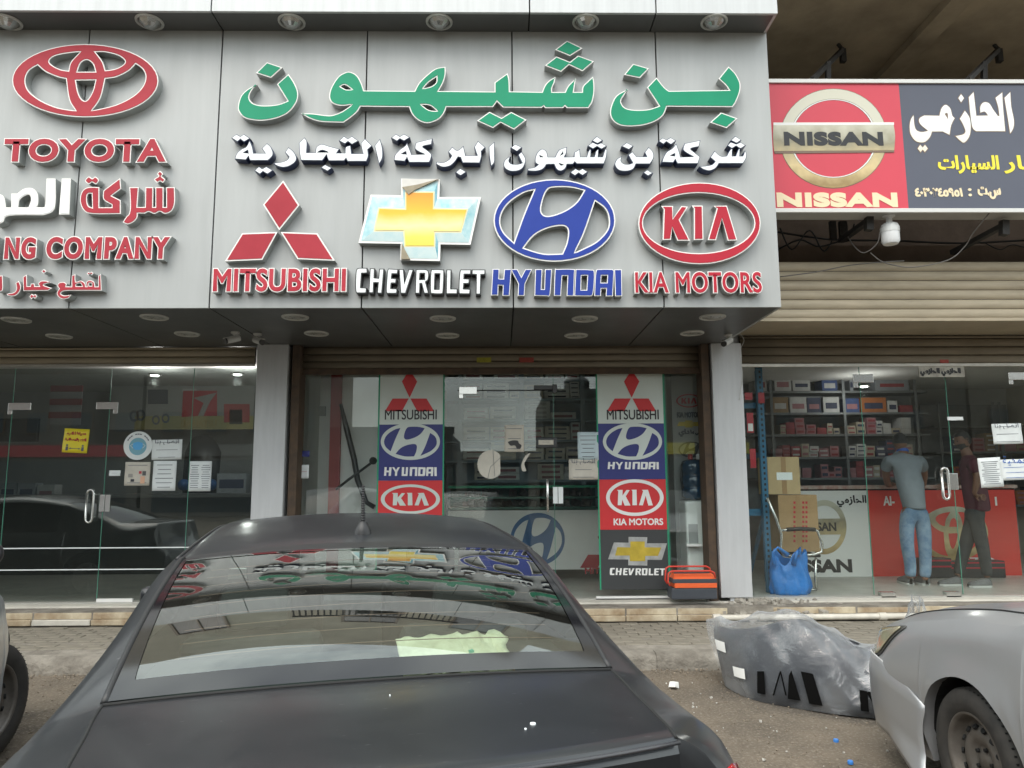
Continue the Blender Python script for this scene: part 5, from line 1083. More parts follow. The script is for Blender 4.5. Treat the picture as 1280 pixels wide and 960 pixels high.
MB().tube(Kc([(983, 662), (1000, 661), (1019, 662)], 8.855), .024, 8).build('armrest', M_blk, chr_, smooth=True); bx('seat', (PY(985, 690, 8.9).x, 8.9, PY(985, 697, 8.9).z), (PY(1026, 690, 8.9).x, 9.4, PY(985, 693, 8.9).z), M_blk, chr_, bevel=.01)
MB().tube(Kc([(1020, 697), (1019, 722), (1021, 737)], 8.9), .016, 8).tube(Kc([(1021, 737), (1008, 737), (990, 737)], 8.88), .016, 8).tube(Kc([(960, 622), (966, 650), (970, 700), (973, 737)], 9.3), .016, 8).build('chair_leg', M_chr, chr_, smooth=True)
# the bag: a slack sack pulled in at two handles
def bag():
    o_ = empty('plastic_bag', PY(988, 737, 8.8), 'bright blue plastic bag slumped on the floor hanging from the steel chair', 'bag'); c0 = PY(988, 737, 8.8); c0.z = ZF + .003; P = []; nu, nv = 44, 22; H = PY(988, 686, 8.75).z - ZF
    for i in range(nu):
        a_ = 2 * math.pi * i / nu; row = []
        for j in range(nv):
            t = j / (nv - 1); rx = .24 * (1.02 - .25 * t + .05 * math.sin(t * 9 + a_ * 3)); ry = .12 * (1.1 - .6 * t)
            w_ = 1 + .06 * math.sin(a_ * 7 + t * 3) + .035 * math.sin(a_ * 13 + t * 5); zz = t * H * (1 - .26 * (math.sin(a_ * 1 + .5) ** 4) * t - .12 * t * math.sin(a_ * 2.5) ** 2)
            if t < .15: rx *= .86 + t; ry *= .86 + t
            row.append((c0.x + rx * w_ * math.cos(a_), c0.y + ry * w_ * math.sin(a_), ZF + zz))
        P.append(row)
    M_bag = mat('blue_plastic', (.015, .20, .62), .28, noise=(4, .25), bump=(9, .7, .03)); MB().grid(P, True).build('sack', M_bag, o_, smooth=True, solid=.003)
    for s in (0, 1): MB().tube(Kc([(968 + s * 24, 706), (966 + s * 30, 690), (972 + s * 28, 684), (985 + s * 14, 694)], 8.72), [.03, .016, .014, .03], 8).build('handle', M_bag, o_, smooth=True)
bag()
# ---------------------------------------------------------------- middle shop interior
Y2 = 11.3
zs2 = [PY(640, y_, Y2).z for y_ in (600, 575, 550, 524, 498, 474)]
sh2 = shelf('stock_shelf', PY(556, 520, Y2).x, PY(755, 520, Y2).x, Y2, .45, zs2, [PY(x_, 520, Y2).x for x_ in (575, 652, 728)], 'pale blue steel shelf full of cartons at the back of the middle shop', mat('pale_blue_steel', (.30, .38, .44), .5, noise=(4, .2)), .07)
ups = [PY(x_, 520, Y2).x for x_ in (577, 650, 654, 726)]
for lvl in range(6):
    col_i[0] = 0
    for a_, b_ in ((ups[0], ups[1]), (ups[2], ups[3])): fill(a_, b_, Y2, zs2[lvl], .33, (9, 10, 9, 9, 10), '%s middle shop shelf' % ('lowest', 'second', 'third', 'fourth', 'fifth', 'top')[lvl], 'cartons of the middle shop shelf', .30, .42, gap=.10)
# counter display case with green trim and car part boards
yd = 10.1; dc = empty('display_counter', (PY(650, 600, yd).x, yd, ZF), 'glass display counter with green trim and dusty parts inside the middle shop', 'counter')
xa, xb = PY(560, 640, yd).x, PY(750, 640, yd).x
bx('green_trim', (xa, yd, PY(640, 610, yd).z), (xb, yd + .5, PY(640, 607, yd).z), M_pgr, dc)
for y_ in (621, 634): bx('trim', (xa, yd + .01, PY(640, y_ + 2.5, yd).z), (xb, yd + .48, PY(640, y_, yd).z), mat('dark_green_trim', (.02, .10, .07), .4), dc)
bx('case_back', (xa, yd + .46, PY(640, 640, yd).z), (xb, yd + .5, PY(640, 610.5, yd).z), mat('teal_backing', (.05, .16, .13), .6, noise=(2, .5)), dc)
bx('white_front', (xa, yd + .0, ZF + .15), (xb, yd + .01, PY(640, 638, yd).z), M_wht2, dc)
ps = MB(); rr = random.Random(4)
for i in range(60): stone(ps, (rr.uniform(xa + .1, xb - .1), yd + rr.uniform(.1, .4), PY(640, rr.choice((621, 634)), yd).z + .04), rr.uniform(.05, .16), rr)
tag(ps.build('spare_parts', mat('dusty_parts', (.16, .15, .13), .7, noise=(12, .7)), dc), kind='stuff')
yd2 = yd - .03
hb = Hemb(672, 674, 34, 33, dc, mat('oval_blue_print', (.03, .11, .26), .45), yd2 + .028); diamonds(762 - 5, 690, 1.1, dc, M_dkred, yd2 + .028); pjoin('MITSUBISHI', (731, 709.5, 790, 717.5), dc, M_dkred, yd2 + .028, off=.004)
# left part of the middle shop: white partition with a red post, black diagonal arms
wp = empty('partition', (PY(440, 600, 9.6).x, 9.6, ZF), 'white partition wall with a red post inside the left part of the middle shop', 'partition')
bx('white_sheet', (PY(424, 600, 9.15).x, 9.15, ZF), (PY(474, 600, 9.15).x + .1, 9.18, 3.2), M_wht2, wp); bx('red_post', (PY(411, 600, 9.1).x, 9.08, ZF), (PY(424, 600, 9.1).x, 9.16, 3.2), mat('post_red', (.30, .045, .045), .5), wp)
bx('white_sheet', (PY(397, 600, 9.3).x, 9.3, ZF), (PY(411, 600, 9.3).x, 9.33, 3.2), M_wht2, wp); bx('grey_door', (PY(372, 600, 10.2).x, 10.2, ZF), (PY(397, 600, 10.2).x, 10.23, 3.2), M_shelf, wp)
bx('switch_box', (PY(399, 512, 9.28).x, 9.26, PY(400, 520, 9.28).z), (PY(407, 508, 9.28).x, 9.30, PY(400, 508, 9.28).z), M_in, wp)
da = empty('folding_arm', PY(455, 560, 9.4), 'black crossed diagonal arm with a round end inside the middle shop', 'arm')
MB().tube(Kc([(426, 505), (433, 535), (443, 575), (447, 600), (458, 628), (468, 634)], 8.95), [.02, .035, .035, .035, .03, .03], 10).build('bar', M_cb, da, smooth=True); MB().tube(Kc([(420, 612), (435, 600), (465, 578)], 8.9), .016, 8).build('rod', M_cb, da, smooth=True)
MB().lathe(PY(466.5, 576, 8.9), [(.001, -.03), (.045, -.02), (.045, .02), (.001, .03)], (0, -1, 0), 18).build('knob', M_cb, da, smooth=True)
for x0_, y0_, x1_, y1_, m, lab in ((377, 563.5, 387, 571, M_pb, 'small blue sticker on the left pane of the middle shop'), (374.5, 581, 386, 598, M_paper, 'small white and red safety sticker on the left middle pane')): note(x0_, y0_, x1_, y1_, lab, m, 0 if m == M_pb else 1, name='small_sticker', ink=M_dkred)
# tall sign board leaning at the right with printed makes, water cooler in front
ls_ = empty('leaning_board', PY(862, 700, 9.6), 'tall white board with small printed make badges behind the water cooler', 'board'); yl = 9.05
bx('board', (PY(843, 600, yl).x, yl + .004, ZF), (PY(882, 600, yl).x + .2, yl + .03, PY(860, 463, yl).z), mat('dull_white', (.36, .37, .36), .6, noise=(2, .15)), ls_); M_db = mat('dull_print_dark', (.05, .06, .08), .6)
Kemb(861, 501, 16, 8.5, ls_, M_dkred, yl); pjoin('KIA MOTORS', (846, 515, 877, 522), ls_, M_db, yl, off=.004); bowtie(861, 530, 15, 4.5, ls_, yl, M_gp, M_gp); pjoin(arabic('هيونداي'), (848, 536, 878, 546), ls_, M_db, yl, off=.005); Hemb(864, 562, 16, 10, ls_, M_db, yl)
wc = empty('water_cooler', PY(874, 738, 9.1), 'white water cooler with a dark blue bottle on top inside the middle shop', 'water cooler'); yw = 8.72
M_cool = mat('cooler_white', (.84, .87, .85), .35, noise=(3, .08)); xa, xb = PY(859, 680, yw).x, PY(896, 680, yw).x; zt_ = PY(875, 626, yw).z
bx('cabinet', (xa, yw, ZF + .02), (xb, yw + .36, zt_), M_cool, wc, bevel=.03)
bx('tap_recess', (xa + .02, yw - .006, PY(875, 680, yw).z), (xa + .13, yw - .001, PY(875, 655, yw).z), M_in, wc, bevel=.004); bx('drip_tray', (xa - .03, yw - .10, PY(875, 682, yw).z), (xa + .14, yw - .007, PY(875, 679, yw).z), M_cool, wc)
for i in range(9): z_ = PY(880, 661 + i * 3, yw).z; bx('vent_slat', (xa + .18, yw - .006, z_ - .006), (xb - .05, yw - .001, z_ + .004), M_in, wc)
cb = PY(868, 600, yw + .18); cb.z = zt_; M_wb = mat('bottle_blue', (.012, .045, .09), .15, coat=.5)
MB().lathe(cb, [(.05, .0), (.13, .02), (.155, .05), (.155, .15), (.145, .16), (.155, .17), (.155, .29), (.145, .30), (.155, .31), (.155, .42), (.14, .47), (.05, .49), (.001, .49)], n=28).build('bottle', M_wb, wc, smooth=True)
for dx, c_ in ((-.05, (.4, .05, .05)), (.05, (.7, .7, .68))): MB().lathe(cb + Vector((dx, -.04, .49)), [(.03, 0), (.03, .05), (.02, .06), (.001, .06)], n=12).build('cup', mat('cup%d' % int(c_[0] * 10), c_, .4), wc, smooth=True)
MB().tube(Kc([(852, 580), (851, 600), (853, 612)], yw), .01, 6).build('side_hook', M_cb, wc, smooth=True)
# toolbox on the step
def toolbox():
    M_tg = mat('toolbox_grey', (.055, .062, .075), .45, noise=(6, .2)); M_to = mat('toolbox_orange', (.80, .13, .035), .45, noise=(8, .12)); M_tr = mat('toolbox_red', (.60, .05, .03), .4)
    y = 8.22; a_ = PY(838, 748, y); b_ = PY(897, 748, y); z0 = PY(868, 749.5, y).z; z = lambda yy: PY(868, yy, y).z; x0, x1 = a_.x, b_.x; d = .22
    o_ = empty('toolbox', ((x0 + x1) / 2, y, z0), 'black and orange cantilever toolbox with red tube handles on the step', 'toolbox')
    bx('lower_tray', (x0 + .015, y, z0), (x1 - .0, y + d, z(735)), M_tg, o_, bevel=.012); bx('orange_tray', (x0 + .05, y - .008, z(735) + .001), (x1 - .002, y + d, z(729)), M_to, o_, bevel=.004)
    bx('middle_tray', (x0 + .03, y - .003, z(729) + .001), (x1, y + d, z(724)), M_tg, o_, bevel=.004)
    mb = MB(); mb.add([(x0 + .04, y, z(724) + .002), (x1 - .005, y, z(724) + .002), (x1 - .005, y + d, z(724) + .002), (x0 + .04, y + d, z(724) + .002), (x0 + .06, y + .05, z(718)), (x1 - .03, y + .05, z(718)), (x1 - .03, y + d - .03, z(718)), (x0 + .06, y + d - .03, z(718))], [(0, 3, 2, 1), (4, 5, 6, 7), (0, 1, 5, 4), (1, 2, 6, 5), (2, 3, 7, 6), (3, 0, 4, 7)]); mb.build('lid', M_to, o_, bevel=.004)
    bx('lid_hinge', (x0 + .07, y + .09, z(718)), (x1 - .05, y + .12, z(718) + .012), M_tg, o_)
    for yo, s in ((-.015, 0), (.16, .1)): MB().tube([(x0 + .0 + s * .1, y + yo, z(732)), (x0 - .025 + s * .1, y + yo, z(727)), (x0 - .015 + s * .1, y + yo, z(716) + s * .3), (x0 + .02 + s * .1, y + yo, z(713.5) + s * .3), (x1 - .07, y + yo, z(713.5) + s * .3), (x1 - .03, y + yo, z(716) + s * .3), (x1 - .02, y + yo, z(722) + s * .2)], .010, 8).build('handle', M_tr, o_, smooth=True)
toolbox()
# ---------------------------------------------------------------- left shop interior: dim posters and furniture
Y1 = 12.6
lw_ = empty('poster_wall', (PY(180, 500, Y1).x, Y1, 2), 'dim interior wall of the left shop with a yellow band and red square logo poster', 'poster wall'); pyl = Y1 - .01
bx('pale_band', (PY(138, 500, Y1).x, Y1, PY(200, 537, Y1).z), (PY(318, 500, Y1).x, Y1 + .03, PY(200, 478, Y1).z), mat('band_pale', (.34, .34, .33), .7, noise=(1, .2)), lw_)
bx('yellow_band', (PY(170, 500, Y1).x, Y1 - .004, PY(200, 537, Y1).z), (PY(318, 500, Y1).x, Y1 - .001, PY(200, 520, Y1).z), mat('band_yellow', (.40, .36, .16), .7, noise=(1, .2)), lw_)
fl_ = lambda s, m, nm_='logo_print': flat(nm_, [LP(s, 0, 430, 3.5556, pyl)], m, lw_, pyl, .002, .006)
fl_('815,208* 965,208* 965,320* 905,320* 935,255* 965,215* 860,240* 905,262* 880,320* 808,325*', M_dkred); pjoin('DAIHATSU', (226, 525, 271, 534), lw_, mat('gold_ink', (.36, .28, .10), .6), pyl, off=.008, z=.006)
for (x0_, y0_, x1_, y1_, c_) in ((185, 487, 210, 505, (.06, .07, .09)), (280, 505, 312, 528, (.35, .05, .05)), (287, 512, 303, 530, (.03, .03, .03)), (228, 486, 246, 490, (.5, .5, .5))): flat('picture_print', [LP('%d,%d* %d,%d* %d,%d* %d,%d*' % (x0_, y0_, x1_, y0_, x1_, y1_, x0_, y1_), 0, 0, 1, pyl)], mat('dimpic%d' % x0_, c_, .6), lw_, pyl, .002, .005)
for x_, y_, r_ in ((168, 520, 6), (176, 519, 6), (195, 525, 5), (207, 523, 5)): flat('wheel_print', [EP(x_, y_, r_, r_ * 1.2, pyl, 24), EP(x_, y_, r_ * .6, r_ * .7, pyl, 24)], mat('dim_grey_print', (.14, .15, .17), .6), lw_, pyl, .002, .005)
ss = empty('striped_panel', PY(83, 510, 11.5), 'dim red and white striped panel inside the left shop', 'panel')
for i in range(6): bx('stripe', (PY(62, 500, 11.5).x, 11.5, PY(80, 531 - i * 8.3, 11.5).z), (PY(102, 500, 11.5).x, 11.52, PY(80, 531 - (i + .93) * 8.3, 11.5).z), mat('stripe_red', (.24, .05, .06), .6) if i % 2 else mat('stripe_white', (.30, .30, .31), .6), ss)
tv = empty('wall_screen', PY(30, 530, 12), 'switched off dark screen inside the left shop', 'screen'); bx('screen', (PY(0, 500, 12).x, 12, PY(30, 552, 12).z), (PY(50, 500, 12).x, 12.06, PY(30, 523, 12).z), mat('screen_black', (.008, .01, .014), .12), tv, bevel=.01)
dk = empty('service_desk', PY(200, 640, 11.2), 'long dark grey service desk inside the left shop', 'desk'); bx('desk_front', (PY(-40, 650, 11.2).x, 11.2, ZF), (PY(318, 650, 11.2).x, 11.9, PY(200, 622, 11.2).z), mat('desk_grey', (.07, .075, .08), .5), dk); bx('desk_top', (PY(-40, 650, 11.2).x, 11.15, PY(200, 622, 11.2).z + .001), (PY(318, 650, 11.2).x, 11.95, PY(200, 620, 11.2).z + .03), mat('desk_top', (.16, .16, .16), .4), dk)
ch = empty('office_chair', PY(252, 620, 11.6), 'black high backed office chair behind the left shop desk', 'chair'); a_ = PY(228, 625, 12.1); b_ = PY(275, 544, 12.1)
P = []
for i in range(9):
    t = i / 8; x_ = a_.x + (b_.x - a_.x) * t; hh = b_.z - .28 * abs(2 * t - 1) ** 3; P.append([(x_, 12.1 + .06 * (2 * t - 1) ** 2, a_.z), (x_, 12.08 + .06 * (2 * t - 1) ** 2, (a_.z + hh) / 2), (x_, 12.12 + .06 * (2 * t - 1) ** 2, hh)])
MB().grid(P).build('chair_back', M_blk, ch, smooth=True, solid=.08)
for x_ in (230, 264): MB().lathe(PY(x_, 606, 12.0), [(.001, -.06), (.09, -.03), (.09, .03), (.001, .06)], (0, -1, 0), 16).build('arm_pad', mat('blue_pad', (.02, .10, .30), .5), ch, smooth=True)
for x_, y_, i in ((15, 612, 0), (38, 612, 1), (62, 614, 2), (285, 600, 3), (300, 600, 4)): carton(PY(x_, y_, 11.55) + Vector((0, 0, -.2)), (.26, .2, .3), BOX[(5, 5, 0, 5, 5)[i]], 'folder box on the left shop desk, ' + ('first', 'second', 'third', 'fourth', 'fifth')[i] + ' from the left', 'boxes on the left shop desk')
# two lit ceiling spots in the left shop, one dim in the right shop
def spot(x, y, Y, pw, lab):
    p = PY(x, y, Y); o_ = empty('ceiling_spot', p, lab, 'ceiling light', 'lit ceiling spots'); MB().lathe(p, [(.001, -.02), (.05, -.018), (.06, 0)], n=16).build('bulb', mat('lit_bulb', (1, 1, 1), .5, emis=(1, .98, .93, 9)), o_, smooth=True); MB().lathe(p, [(.06, -.001), (.085, -.012), (.09, .012)], n=16).build('ring', M_chr, o_, smooth=True)
    l = bpy.data.lights.new('spot_light', 'POINT'); l.energy = pw; l.shadow_soft_size = .06; l.color = (1, .97, .92); q = bpy.data.objects.new('spot_light', l); C.objects.link(q); q.parent = o_; q.location = (0, 0, -.12)
spot(193.5, 468.5, 10.6, 9, 'lit round spot in the left shop ceiling, left of two'); spot(297, 467.5, 10.6, 9, 'lit round spot in the left shop ceiling, right of two')
spot(1080, 482.5, 11.5, 3.5, 'small lit spot above the top shelf in the right shop')
# ================================================================= cars
def pchip(xs, ys):
    n = len(xs); h = [xs[i + 1] - xs[i] for i in range(n - 1)]; d = [(ys[i + 1] - ys[i]) / h[i] for i in range(n - 1)]; m = [0.0] * n
    m[0] = d[0]; m[-1] = d[-1]
    for i in range(1, n - 1):
        if d[i - 1] * d[i] > 0: w1 = 2 * h[i] + h[i - 1]; w2 = h[i] + 2 * h[i - 1]; m[i] = (w1 + w2) / (w1 / d[i - 1] + w2 / d[i])
    def f(x):
        if x <= xs[0]: return ys[0]
        if x >= xs[-1]: return ys[-1]
        i = 0
        while x > xs[i + 1]: i += 1
        t = (x - xs[i]) / h[i]; t2 = t * t; t3 = t2 * t
        return (2 * t3 - 3 * t2 + 1) * ys[i] + (t3 - 2 * t2 + t) * h[i] * m[i] + (-2 * t3 + 3 * t2) * ys[i + 1] + (t3 - t2) * h[i] * m[i + 1]
    return f
# station: y, z0, (x2,z2), (x3,z3), (x4,z4), (x5,z5), (x6), (x7, z7)
ST = [
 (-.74, .50, (.58, .49), (.66, .47), (.71, .45), (.73, .41), .70, (.66, .27)),
 (-.72, .62, (.60, .61), (.69, .59), (.76, .56), (.79, .47), .76, (.70, .25)),
 (-.67, .70, (.58, .69), (.64, .67), (.70, .63), (.74, .52), .72, (.66, .24)),
 (-.60, .75, (.60, .74), (.665, .73), (.735, .70), (.775, .56), .76, (.70, .23)),
 (-.565, .93, (.605, .90), (.670, .87), (.750, .79), (.795, .58), .78, (.72, .22)),
 (-.545, 1.045, (.607, 1.02), (.676, .96), (.758, .85), (.805, .60), .79, (.74, .22)),
 (-.525, 1.068, (.608, 1.050), (.682, 1.005), (.766, .88), (.815, .61), .80, (.75, .22)),
 (-.49, 1.073, (.612, 1.055), (.700, 1.012), (.790, .90), (.835, .62), .82, (.78, .21)),
 (-.38, 1.076, (.626, 1.056), (.745, 1.012), (.842, .905), (.878, .63), .86, (.82, .20)),
 (-.25, 1.078, (.64, 1.058), (.785, 1.005), (.878, .915), (.91, .63), .89, (.86, .20)),
 (-.02, 1.080, (.665, 1.064), (.775, 1.035), (.872, .93), (.915, .63), .895, (.86, .19)),
 (.0, 1.084, (.664, 1.068), (.772, 1.042), (.870, .932), (.915, .63), .895, (.86, .19)),
 (.38, 1.235, (.648, 1.200), (.735, 1.160), (.862, .945), (.915, .63), .895, (.86, .19)),
 (.74, 1.366, (.632, 1.338), (.705, 1.285), (.858, .950), (.915, .63), .895, (.86, .19)),
 (.80, 1.384, (.618, 1.348), (.695, 1.305), (.858, .950), (.915, .63), .895, (.86, .19)),
 (1.1, 1.430, (.585, 1.396), (.665, 1.345), (.858, .950), (.915, .63), .895, (.86, .19)),
 (1.5, 1.462, (.565, 1.430), (.650, 1.365), (.858, .948), (.915, .63), .895, (.86, .19)),
 (1.95, 1.445, (.565, 1.410), (.650, 1.345), (.860, .945), (.915, .63), .895, (.86, .19)),
 (2.0, 1.428, (.572, 1.395), (.655, 1.335), (.860, .945), (.915, .63), .895, (.86, .19)),
 (2.4, 1.245, (.640, 1.215), (.715, 1.170), (.868, .940), (.915, .63), .895, (.86, .19)),
 (2.75, 1.062, (.700, 1.035), (.800, .985), (.876, .915), (.915, .62), .895, (.86, .19)),
 (2.80, 1.045, (.700, 1.018), (.805, .968), (.877, .905), (.915, .62), .895, (.86, .19)),
 (3.1, 1.015, (.685, .985), (.800, .940), (.872, .870), (.912, .61), .89, (.86, .19)),
 (3.6, .945, (.630, .912), (.765, .872), (.858, .77), (.895, .58), .875, (.84, .20)),
 (3.9, .875, (.570, .845), (.700, .800), (.815, .650), (.850, .53), .835, (.79, .21)),
 (4.05, .80, (.510, .77), (.625, .730), (.740, .590), (.785, .49), .775, (.72, .22)),
 (4.13, .665, (.420, .635), (.520, .605), (.600, .570), (.680, .47), .67, (.62, .23)),
 (4.17, .540, (.360, .530), (.440, .520), (.500, .500), (.540, .43), .53, (.49, .25))]
def car_section(st=ST, AX=(.30, 3.05), RA=.365, ZW=.32):
    ys = [s[0] for s in st]; F_ = {}
    F_['z0'] = pchip(ys, [s[1] for s in st])
    for k in range(4): F_['x%d' % (k + 2)] = pchip(ys, [s[2 + k][0] for s in st]); F_['z%d' % (k + 2)] = pchip(ys, [s[2 + k][1] for s in st])
    F_['x6'] = pchip(ys, [s[6] for s in st]); F_['x7'] = pchip(ys, [s[7][0] for s in st]); F_['z7'] = pchip(ys, [s[7][1] for s in st])
    for a_, b_ in ((0.0, .74), (2.0, 2.75)):
        ia = [q[0] for q in st].index(a_); ib = [q[0] for q in st].index(b_); im = ia + 1
        for nm_, get in (('z0', lambda q: q[1]), ('x2', lambda q: q[2][0]), ('z2', lambda q: q[2][1])):
            ya, yb = a_, b_; va, vb = get(st[ia]), get(st[ib]); bulge = {'z0': .028, 'x2': .006, 'z2': .020}[nm_]; f0 = F_[nm_]
            F_[nm_] = (lambda y, f0=f0, ya=ya, yb=yb, va=va, vb=vb, bulge=bulge: (va + (vb - va) * (y - ya) / (yb - ya) + bulge * 4 * ((y - ya) / (yb - ya)) * (1 - (y - ya) / (yb - ya))) if ya <= y <= yb else f0(y))
    def key(y):
        z7 = F_['z7'](y); ar = 0
        for a in AX:
            if abs(y - a) < RA: ar = max(ar, ZW + math.sqrt(RA * RA - (y - a) ** 2))
        z5, x5, x6, x7 = F_['z5'](y), F_['x5'](y), F_['x6'](y), F_['x7'](y)
        z4, x4 = F_['z4'](y), F_['x4'](y)
        if ar > z7:
            def xa(z):   # width of the undisturbed side at height z
                pts = [(z4, x4), (z5, x5), ((z5 + z7) / 2, x6), (z7, x7)]
                for (za, a_), (zb, b_) in zip(pts[:-1], pts[1:]):
                    if z >= zb: t = (z - zb) / max(1e-6, za - zb); return b_ + (a_ - b_) * min(1, t)
                return x7
            nz5 = max(z5, ar + (z4 - ar) * .5); x5n = xa(nz5) + .004; nz6 = ar + (nz5 - ar) * .4
            g_ = .014; return [(0, F_['z0'](y)), None, (F_['x2'](y), F_['z2'](y)), (F_['x3'](y), F_['z3'](y)), (x4, z4), (x5n, nz5), (max(xa(nz6), x5n - .01) + g_ * .7, nz6), (max(xa(ar), x5n - .02) + g_, ar)]
        return [(0, F_['z0'](y)), None, (F_['x2'](y), F_['z2'](y)), (F_['x3'](y), F_['z3'](y)), (x4, z4), (x5, z5), (x6, (z5 + z7) / 2), (x7, z7)]
    return key
SUB = 4
def section_pts(K_):
    """K_: key points; centre to lid edge is a crowned arc, the rest a gentle spline"""
    (x0, z0), (x2, z2) = K_[0], K_[2]; out = []
    for i in range(8): t = i / 8; out.append((x2 * t, z0 + (z2 - z0) * t ** 2.2))
    ks = K_[2:]; 
    for i in range(len(ks) - 1):
        p0 = ks[i - 1] if i else (2 * ks[0][0] - ks[1][0], 2 * ks[0][1] - ks[1][1]); p1 = ks[i]; p2 = ks[i + 1]; p3 = ks[i + 2] if i + 2 < len(ks) else p2
        for j in range(SUB):
            t = j / SUB; c = []
            for a in (0, 1):
                lin = p1[a] + (p2[a] - p1[a]) * t
                cr_ = .5 * ((2 * p1[a]) + (-p0[a] + p2[a]) * t + (2 * p0[a] - 5 * p1[a] + 4 * p2[a] - p3[a]) * t * t + (-p0[a] + 3 * p1[a] - 3 * p2[a] + p3[a]) * t ** 3)
                c.append(lin * .35 + cr_ * .65)
            out.append(tuple(c))
    out.append(ks[-1]); return out   # index: 0..7 centre, 8 = lid edge(c2), 12=c3, 16=c4, 20=c5, 24=c6, 28=c7
def mirror_add(mb, P):
    """P rows: list over stations of right-hand (x>=0) points"""
    mb.grid([[(x, y, z) for x, y, z in r] for r in P]); mb.grid([[(-x, y, z) for x, y, z in reversed(r)] for r in P])
def build_car(root, M, key=None, hide=(), plate=None, liner=True, glassm=None, AX=(.30, 3.05)):
    key = key or car_section(AX=AX)
    ys = [];y = -.74
    base = sorted(set([round(-.74 + .035 * i, 4) for i in range(141)] + [s[0] for s in ST] + [a + s * d for a in AX for s in (-1, 1) for d in (.365, .3645, .362, .355, .345, .33, .31)]))
    ys = [v for v in base if v <= 4.17]
    def bow(x, yy, z):
        if yy < -.1: return yy - .13 * min(1, (-.1 - yy) / .38) ** 1.5 * max(0, 1 - (x / .62) ** 2)
        if yy > 3.2: return yy + .17 * min(1, (yy - 3.2) / .8) ** 1.5 * max(0, 1 - (x / .60) ** 2)
        return yy
    S = [[(x, bow(x, yy, z), z) for x, z in section_pts(key(yy))] for yy in ys]
    def rows(y0, y1): return [r for r, yy in zip(S, ys) if y0 - 1e-6 <= yy <= y1 + 1e-6]
    def part(name, y0, y1, c0, c1, m, **k):
        mb = MB(); P = [r[c0:c1 + 1] for r in rows(y0, y1)]
        if c0 == 0: mb.grid([[(-x, yv, z) for x, yv, z in reversed(r[1:])] + r for r in P])
        else:
            MB().grid([[(-x, yv, z) for x, yv, z in reversed(r)] for r in P]).build(name, m, root, local=True, smooth=True, **k); mb.grid(P)
        return mb.build(name, m, root, local=True, smooth=True, **k)
    def out(n): return n not in hide
    # panels
    part('tail_panel', -.74, -.545, 0, 8, M['tail'], angle=60)
    part('trunk_lid', -.545, -.02, 0, 8, M['paint'], angle=60)
    part('bumper_corner', -.74, -.60, 8, 28, M['paint'], angle=60)
    part('rear_wing', -.525, .74, 8, 16, M['paint']); part('tail_corner', -.60, -.525, 8, 16, M['tail']); part('rear_side', -.60, .74, 16, 28, M['paint'])
    part('roof', .80, 1.95, 0, 12, M['paint']); part('side_door', .74, 2.4, 16, 28, M['paint'])
    part('hood', 2.80, 4.05, 0, 8, M['paint']); part('front_wing', 2.4, 3.9, 12, 28, M['paint']); part('hood_side', 2.0, 3.9, 8, 12, M['paint'])
    if out('bumper'): part('front_bumper', 3.9, 4.17, 12, 28, M['paint']); part('front_bumper', 4.05, 4.17, 0, 12, M['paint'])
    part('bumper_top', 3.9, 4.05, 8, 12, M['paint'])
    G = glassm or M['glass']
    part('rear_window', .0, .74, 0, 8, G); part('windscreen', 2.0, 2.75, 0, 8, G)
    part('side_window', .80, 2.0, 12, 16, M['dglass']); part('mirror_corner', 2.0, 2.4, 12, 16, M['paint'])
    part('window_seal', -.02, .0, 0, 8, M['rubber']); part('window_seal', .74, .80, 0, 8, M['rubber']); part('window_seal', 1.95, 2.0, 0, 8, M['rubber']); part('window_seal', 2.75, 2.80, 0, 8, M['rubber'])
    part('roof_rail', .74, .80, 8, 16, M['paint']); part('roof_rail', 1.95, 2.0, 8, 12, M['paint'])
    # arch lips, liners, underside
    for a in AX:
        for s in (-1, 1):
            P = []; mb = MB()
            for r, yy in zip(S, ys):
                if abs(yy - a) <= .3651: x, _, z = r[28]; P.append([(s * x, yy, z), (s * (x - .012), yy, z - .008 * 0), (s * (x - .06), yy, z + .012)] if s > 0 else [(s * (x - .06), yy, z + .012), (s * (x - .012), yy, z), (s * x, yy, z)])
            mb.grid(P); mb.build('arch_lip', M['paint'], root, local=True, smooth=True)
    for a in AX:
        for s in (-1, 1):
            P = []; mb = MB()
            for i in range(17): an = math.pi * i / 16; P.append([(s * .87, a + .375 * math.cos(an), .32 + .375 * math.sin(an)), (s * .50, a + .375 * math.cos(an), .32 + .375 * math.sin(an))])
            mb.grid(P); mb.add([(s * .5, a + .375 * math.cos(math.pi * i / 8), .32 + .375 * math.sin(math.pi * i / 8)) for i in range(9)], [tuple(range(9))]); mb.build('arch_liner', M['black'], root, local=True)
    mb = MB(); mb.box((-.84, -.68, .17), (.84, -.09, .24)); mb.box((-.84, .69, .17), (.84, 2.66, .24)); mb.box((-.62, -.09, .17), (.62, .69, .24)); mb.box((-.55, 2.66, .17), (.55, 4.0, .24)); mb.box((-.72, 3.45, .2), (.72, 3.86, .26))
    mb.build('underbody', M['black'], root, local=True)
    # cabin: parcel shelf, seats, door cards
    mb = MB(); mb.box((-.66, .03, 1.0), (.66, .62, 1.03)); mb.build('parcel_shelf', M['cabin'], root, local=True); MB().box((-.80, .62, .30), (.80, .66, 1.02)).build('bulkhead', M['cabin'], root, local=True); MB().box((-.66, 2.45, .5), (.66, 2.75, .93)).build('dashboard', M['cabin'], root, local=True)
